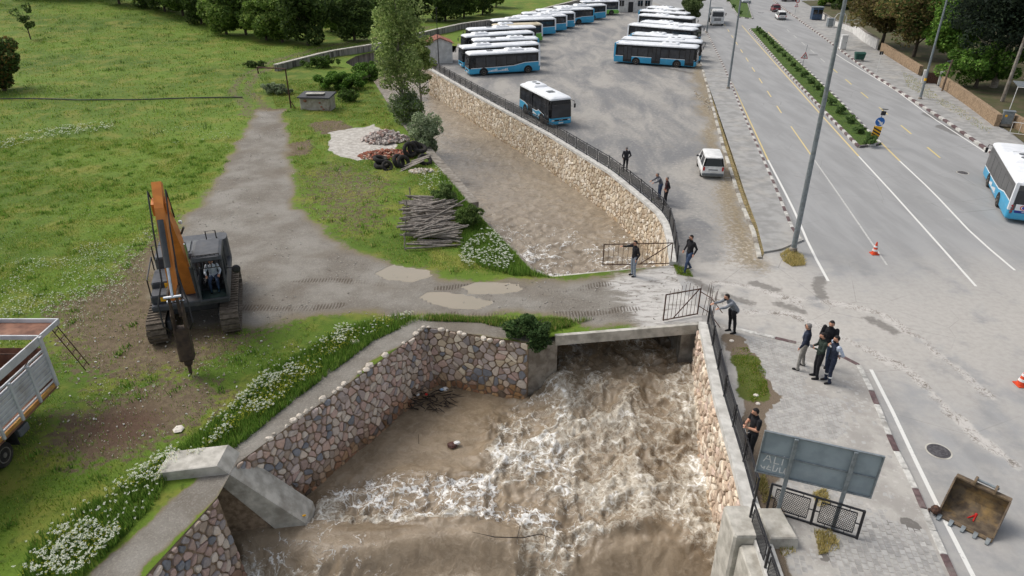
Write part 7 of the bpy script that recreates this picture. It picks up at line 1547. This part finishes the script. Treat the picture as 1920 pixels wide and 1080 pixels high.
# wild flowers: stems with flat white umbels, small yellow heads
def umbels(rng, x, y, z, h, r, col, k=7):
    n = len(x); parts = []; hh = h*rng.uniform(.6, 1.25, n); cx, cy, cz = x+rng.normal(0, .05, n), y+rng.normal(0, .05, n), z+hh
    for i in range(k):
        a = 2*pi*i/k+rng.uniform(0, 1, n); rr = r*rng.uniform(.3, 1.0, n) if i else np.zeros(n); P = np.stack([cx+np.cos(a)*rr, cy+np.sin(a)*rr, cz+rng.uniform(-.015,.02, n)], 1); s = r*.36; t = rng.uniform(0, 6.28, n)
        q = [np.stack([P[:,0]+np.cos(t+j*pi/2)*s, P[:,1]+np.sin(t+j*pi/2)*s, P[:,2]+rng.uniform(-.01,.01, n)], 1) for j in range(4)]; V = np.stack(q, 1).reshape(-1, 3); c = np.array(col)[rng.integers(0, len(col), n)]*rng.uniform(.85, 1.1, n)[:,None]; parts.append((V, np.arange(4*n).reshape(n, 4), np.repeat(c, 4, 0)))
    sv = np.stack([np.stack([x-.008, y, z], 1), np.stack([x+.008, y, z], 1), np.stack([cx+.005, cy, cz], 1), np.stack([cx-.005, cy, cz], 1)], 1).reshape(-1, 3); parts.append((sv, np.arange(4*n).reshape(n, 4), np.tile(np.array(sp((84,108,48))), (4*n, 1)))); return parts
WHT = [s2l(*c) for c in ((222,226,208),(204,212,190),(232,232,222),(196,204,178))]; YLW = [s2l(*c) for c in ((206,204,60),(190,186,48),(222,214,84))]
pw_, py_ = [], []
def flowers(poly, n, h, r, thr, store, col, cond=True, k=7):
    x, y = scatter(rng, poly, n); f = fbm(x*.55, y*.55, 53, 4); m_ = (f > thr) & (sdist(x, y, D_XY)[0] > .25) & (sdist(x, y, U_XY)[0] > .15)
    if cond: A = left_attrs(x, y)['ga']; m_ &= (A[:,0] < .3) & (A[:,2] < .3)
    x, y = x[m_], y[m_]; store += umbels(rng, x, y, lz(x, y), h, r, col, k)
flowers(VERGE, 5000, .46, .058, .50, pw_, WHT); flowers(VERGE, 650, .40, .05, .2, pw_, WHT); flowers(VERGE, 5200, .42, .028, .46, py_, YLW, k=4); flowers(GG([(560,740),(430,850),(400,830),(520,720),(640,640),(720,600),(740,610)]), 2200, .4, .03, .3, py_, YLW, k=4)
flowers(GG([(0,500),(120,470),(290,430),(285,520),(180,560),(0,640)]), 1300, .16, .055, .44, pw_, WHT, k=4)
flowers(GG([(-60,590),(260,520),(300,560),(150,620),(0,650)]), 500, .14, .05, .45, pw_, WHT, k=4); flowers(GG([(0,270),(120,240),(215,232),(215,245),(100,262),(0,285)]), 420, .3, .11, .35, pw_, WHT, k=4)
flowers(GG([(270,245),(420,230),(440,262),(330,280)]), 160, .2, .07, .45, pw_, WHT, k=4); flowers(GG([(0,400),(330,360),(290,700),(120,700),(0,560)]), 900, .10, .035, .5, pw_, WHT, k=3)
flowers(GG([(860,500),(870,470),(905,440),(930,438),(965,490),(950,512),(900,505)]), 420, .42, .075, .3, pw_, WHT); flowers(GG([(780,330),(830,310),(850,350),(790,365)]), 150, .3, .07, .35, pw_, WHT)
flowers(MIDF, 900, .16, .035, .55, py_, YLW, k=3); flowers(MIDF, 500, .14, .045, .55, pw_, WHT, k=3); flowers(FARF, 900, .3, .08, .62, py_, YLW, k=3); flowers(GG([(150,720),(420,660),(560,640),(420,760),(250,860),(120,900)]), 500, .12, .035, .5, pw_, WHT, k=3)
flowers(GG([(590,320),(700,300),(750,330),(600,420)]), 260, .12, .05, .45, pw_, WHT, k=3); flowers(GG([(420,262),(500,240),(530,290),(430,330)]), 250, .12, .05, .4, pw_, WHT, k=3)
V, F, C = join(pw_); tag(arrmesh('white_wildflowers', V, F, M_LEAF, C), 'white umbel wildflowers on the left bank', 'flowers', kind='stuff')
V, F, C = join(py_); tag(arrmesh('yellow_wildflowers', V, F, M_LEAF, C), 'yellow wildflowers among the grass of the left bank', 'flowers', kind='stuff')

# ---------------------------------------------------------------- heaps: logs, tyres, rubble
rs = random.Random(21)
q = []
for k in range(5):
    m = MB(); r = .045+.009*k; b = rs.uniform(-.05,.05); m.tube([(-1,0,0),(-.3,b*.5,.01),(.35,-b,.0),(1,b*.4,0)], [r, r*1.05, r*.95, r*.8], 7); q.append(m.mesh('log', M_WOODG))
LC = G(808,425); ux = (G(870,445)-G(758,425)).normalized()
def logo(p, L, yaw, tilt, k, lab):
    o = bpy.data.objects.new('log', q[k]); COL.objects.link(o); o.location = p; o.rotation_euler = (rs.uniform(0, 6), tilt, yaw); o.scale = (L/2, 1, 1); o.rotation_mode = 'XYZ'
    tag(o, lab, 'log', 'weathered logs in the heap')
y0_, y1_ = G(812,472).y, G(800,372).y
for i in range(150):
    t = rs.random(); layer = int(rs.random()*8); yy = y0_+(y1_-y0_)*(t*(1-.05*layer)+.03*layer); w = .5*(1-t)
    p = Vector((LC.x+(t-.5)*-1.2+rs.uniform(-.7,.7), yy, .06+layer*.095)); L = rs.uniform(1.9, 4.4)*(1-.25*t); logo(p, L, rs.gauss(.02, .22), rs.gauss(0, .04), rs.randrange(5), 'weathered grey log lying across the heap beside the river')
for i in range(14): logo(Vector((LC.x+rs.uniform(-.6,1.2), y0_+(y1_-y0_)*rs.uniform(.1,.6), .80+rs.uniform(-.05,.1))), rs.uniform(2.2,3.8), rs.uniform(.3,1.0), rs.uniform(-.15,.05), rs.randrange(5), 'weathered grey log lying slantwise on top of the heap')
for i in range(4): p = G((760,762,764,770)[i], (470,440,405,380)[i]); logo(p+Vector((0,0,.55)), 1.3, 0, pi/2, 0, 'short upright stake holding the left side of the log heap')
def tyre(px, z, rx, ry, rz_, s, lab):
    m = MB(); R0, r0, n, k = .45*s, .15*s, 20, 9
    for i in range(1): 
        rings = [[Vector(((R0-.0+r0*cos(2*pi*j/k))*cos(2*pi*i/n), (R0+r0*cos(2*pi*j/k))*sin(2*pi*i/n), r0*1.15*sin(2*pi*j/k))) for j in range(k)] for i in range(n+1)]; m.loft(rings, cap=False)
    o = m.build('tyre', M_TYRE, smooth=True); o.location = G(*px)+Vector((0,0,z)); o.rotation_euler = (rx, ry, rz_); tag(o, lab, 'tyre', 'old tyres dumped by the river')
for a in (((716,313),.17,.1,0,0,1.15,'large old tyre lying flat at the left of the tyre heap'), ((714,309),.5,.2,.1,1,1.1,'old tyre stacked on the flat one at the left of the heap'), ((727,318),.3,1.0,.2,.4,.85,'small old tyre leaning before the left stack'), ((748,312),.45,1.1,.3,.9,1.1,'old tyre leaning left of the grey planks'), ((757,313),.4,1.1,.2,.7,1.1,'old tyre leaning just behind the grey planks'), ((770,296),.75,1.2,.2,.5,1.2,'old tyre standing on the pile near the brick rubble'), ((778,293),.7,1.25,.4,.7,1.2,'upright old tyre in the middle of the pile'), ((787,292),.7,.3,.2,.2,1.2,'old tyre lying on top at the right of the pile'), ((797,306),.3,.5,.3,.2,1.1,'old tyre in the grass at the right end of the heap')): tyre(*a)
for i in range(6):
    m = MB(); L = rs.uniform(1.8,2.6); m.cbox((0,0,0), (L,.14,.06), .01); o = m.build('plank', M_WOODG); o.location = G(770+i*4, 318-i*2)+Vector((0,0,.25+.06*i)); o.rotation_euler = (rs.uniform(-.3,.3), -.25, .45+rs.uniform(-.2,.2)); tag(o, 'grey plank lying across the dumped tyres', 'plank', 'planks on the tyre heap')
def rubble(name, label, px, rad, n, cols, size, hgt):
    m = MB(); c = G(*px)
    for i in range(n):
        a = rs.uniform(0, 2*pi); t = rs.random()**.6; x, y = cos(a)*t*rad[0], sin(a)*t*rad[1]; z = hgt*(1-t**1.5)*rs.uniform(.5,1)+.02; fq = rs.uniform(.8,1.12); m.col = [v*fq for v in rs.choice(cols)]; e = size*rs.uniform(.6,1.3)
        m.cbox((x,y,z), (e*1.5,e*.8,e*.6), e*.12, rot=(Matrix.Rotation(rs.uniform(0,6),3,'Z') @ Matrix.Rotation(rs.uniform(-.7,.7),3,'X') @ Matrix.Rotation(rs.uniform(-.5,.5),3,'Y')))
    o = m.build(name, M_STONE, loc=c); tag(o, label, 'rubble', kind='stuff')
rubble('stone_rubble', 'heap of pale broken masonry on the old concrete slab', (723,262), (2.3,1.5), 420, [s2l(*c) for c in ((196,186,178),(170,160,152),(176,150,140),(206,198,190),(150,140,134))], .26, .95)
rubble('brick_rubble', 'heap of broken red bricks beside the tyres', (728,292), (2.6,1.5), 480, [s2l(*c) for c in ((152,92,72),(132,80,64),(168,112,90),(142,100,84),(176,150,132))], .17, .55)
rubble('stone_rubble', 'scatter of pale stones in front of the tyres', (790,322), (1.0,.7), 90, [s2l(*c) for c in ((206,200,188),(186,172,152),(170,158,142))], .17, .2)
rubble('roadside_stones', 'loose stones and clods along the lot kerb', (1338,205), (.7,9), 220, [s2l(*c) for c in ((170,158,138),(150,138,118),(186,178,164))], .11, .03)
rubble('yard_litter', 'scattered small stones and litter on the yard', (250,700), (9,5), 260, [s2l(*c) for c in ((216,214,208),(190,184,172),(160,150,136))], .06, .01)
# driftwood caught in the corner of the pool, ball and twigs
dw = thing('driftwood_snag', 'dark tangle of driftwood and litter caught against the stone wall', 'driftwood', G(800,755,ZD+.1))
m = MB()
for i in range(70): a = Vector((rs.uniform(-1.5,1.3), rs.uniform(-.8,1.0), rs.uniform(-.1,.45))); d = Vector((rs.gauss(0,1), rs.gauss(0,.7), rs.gauss(0,.25))).normalized()*rs.uniform(.3,1.1); m.tube([a, a+d*.5+Vector((0,0,rs.uniform(-.05,.1))), a+d], [.03,.024,.01], 5)
m.build('branches', pm('wet_wood', s2l(58,48,40), s2l(42,35,30), 6, .7, .3), dw)
for c, e, mt in (((.9,.7,.35),.16,M_PLASTER),((.0,.1,.45),.09,M_RED),((-.5,.3,.3),.12,M_WHITE),((.75,.6,.4),.12,pm('pale_blue_plastic', s2l(150,176,204), rough=.4))): q_ = MB(); rock(q_, c, e, rs, .6); q_.build('litter', mt, dw)
fb = thing('floating_bundle', 'small dark red and white bundle bobbing in the brown pool', 'debris', G(852,835,ZD+.08)); q_ = MB(); rock(q_, (-.1,0,.02), .26, rs, .5); q_.build('cloth', pm('wet_red_cloth', s2l(92,56,48), s2l(60,40,36), 8, .6), fb); q_ = MB(); rock(q_, (.12,.05,.12), .13, rs, .7); q_.build('bottle', M_WHITE, fb)
m = MB(); m.tube([(-2.0,.2,.15),(-1.1,-.1,.2),(0,0,.05),(.7,.1,.15),(1.4,-.2,.1)], [.008,.018,.024,.018,.008], 6); m.tube([(-.2,0,.1),(-.1,.3,.4),(-.3,.35,.55)], [.015,.012,.006], 5); m.tube([(.9,0,.1),(.95,-.5,.0)], [.014,.006], 5); tag(m.build('driftwood_branch', pm('wet_wood', s2l(58,48,40)), loc=G(980,1010,ZD+.35)), 'long thin dark branch stranded on the weir crest', 'branch')
m = MB(); m.tube([(0,0,-.3),(.02,.02,.55)], [.014,.008], 5); tag(m.build('reed', pm('wet_wood', s2l(58,48,40)), loc=G(785,832,ZD)), 'single thin stalk sticking out of the pool', 'stalk')
m = MB(); m.tube([(-.3,0,0),(.25,.05,.12)], .04, 7); m.ball((-.28,0,0), .07, 8, 6); tag(m.build('yellow_float', M_YEL, loc=Vector((-8.6,20.5,-2.9))), 'small yellow float at the foot of the sloping concrete block', 'float')
for i, (px, s) in enumerate((((335,806),.22),((1372,640),.12),((1417,742),.12),((1421,758),.12),((665,643),.25))):
    m = MB(); m.col = s2l(216,208,196); rock(m, (0,0,s*.25), s, rs, .4); o = m.build('loose_stone', M_STONE, loc=G(*px, .1 if px[0] > 1300 else 0)); tag(o, ['flat pale stone on the bare ground near the white flowers','crumpled white litter at the far end of the footpath grass','crumpled white paper on the footpath grass, left piece','crumpled white paper on the footpath grass, right piece','pale boulder in the flowers above the left wall'][i], 'stone' if i in (0,4) else 'litter')
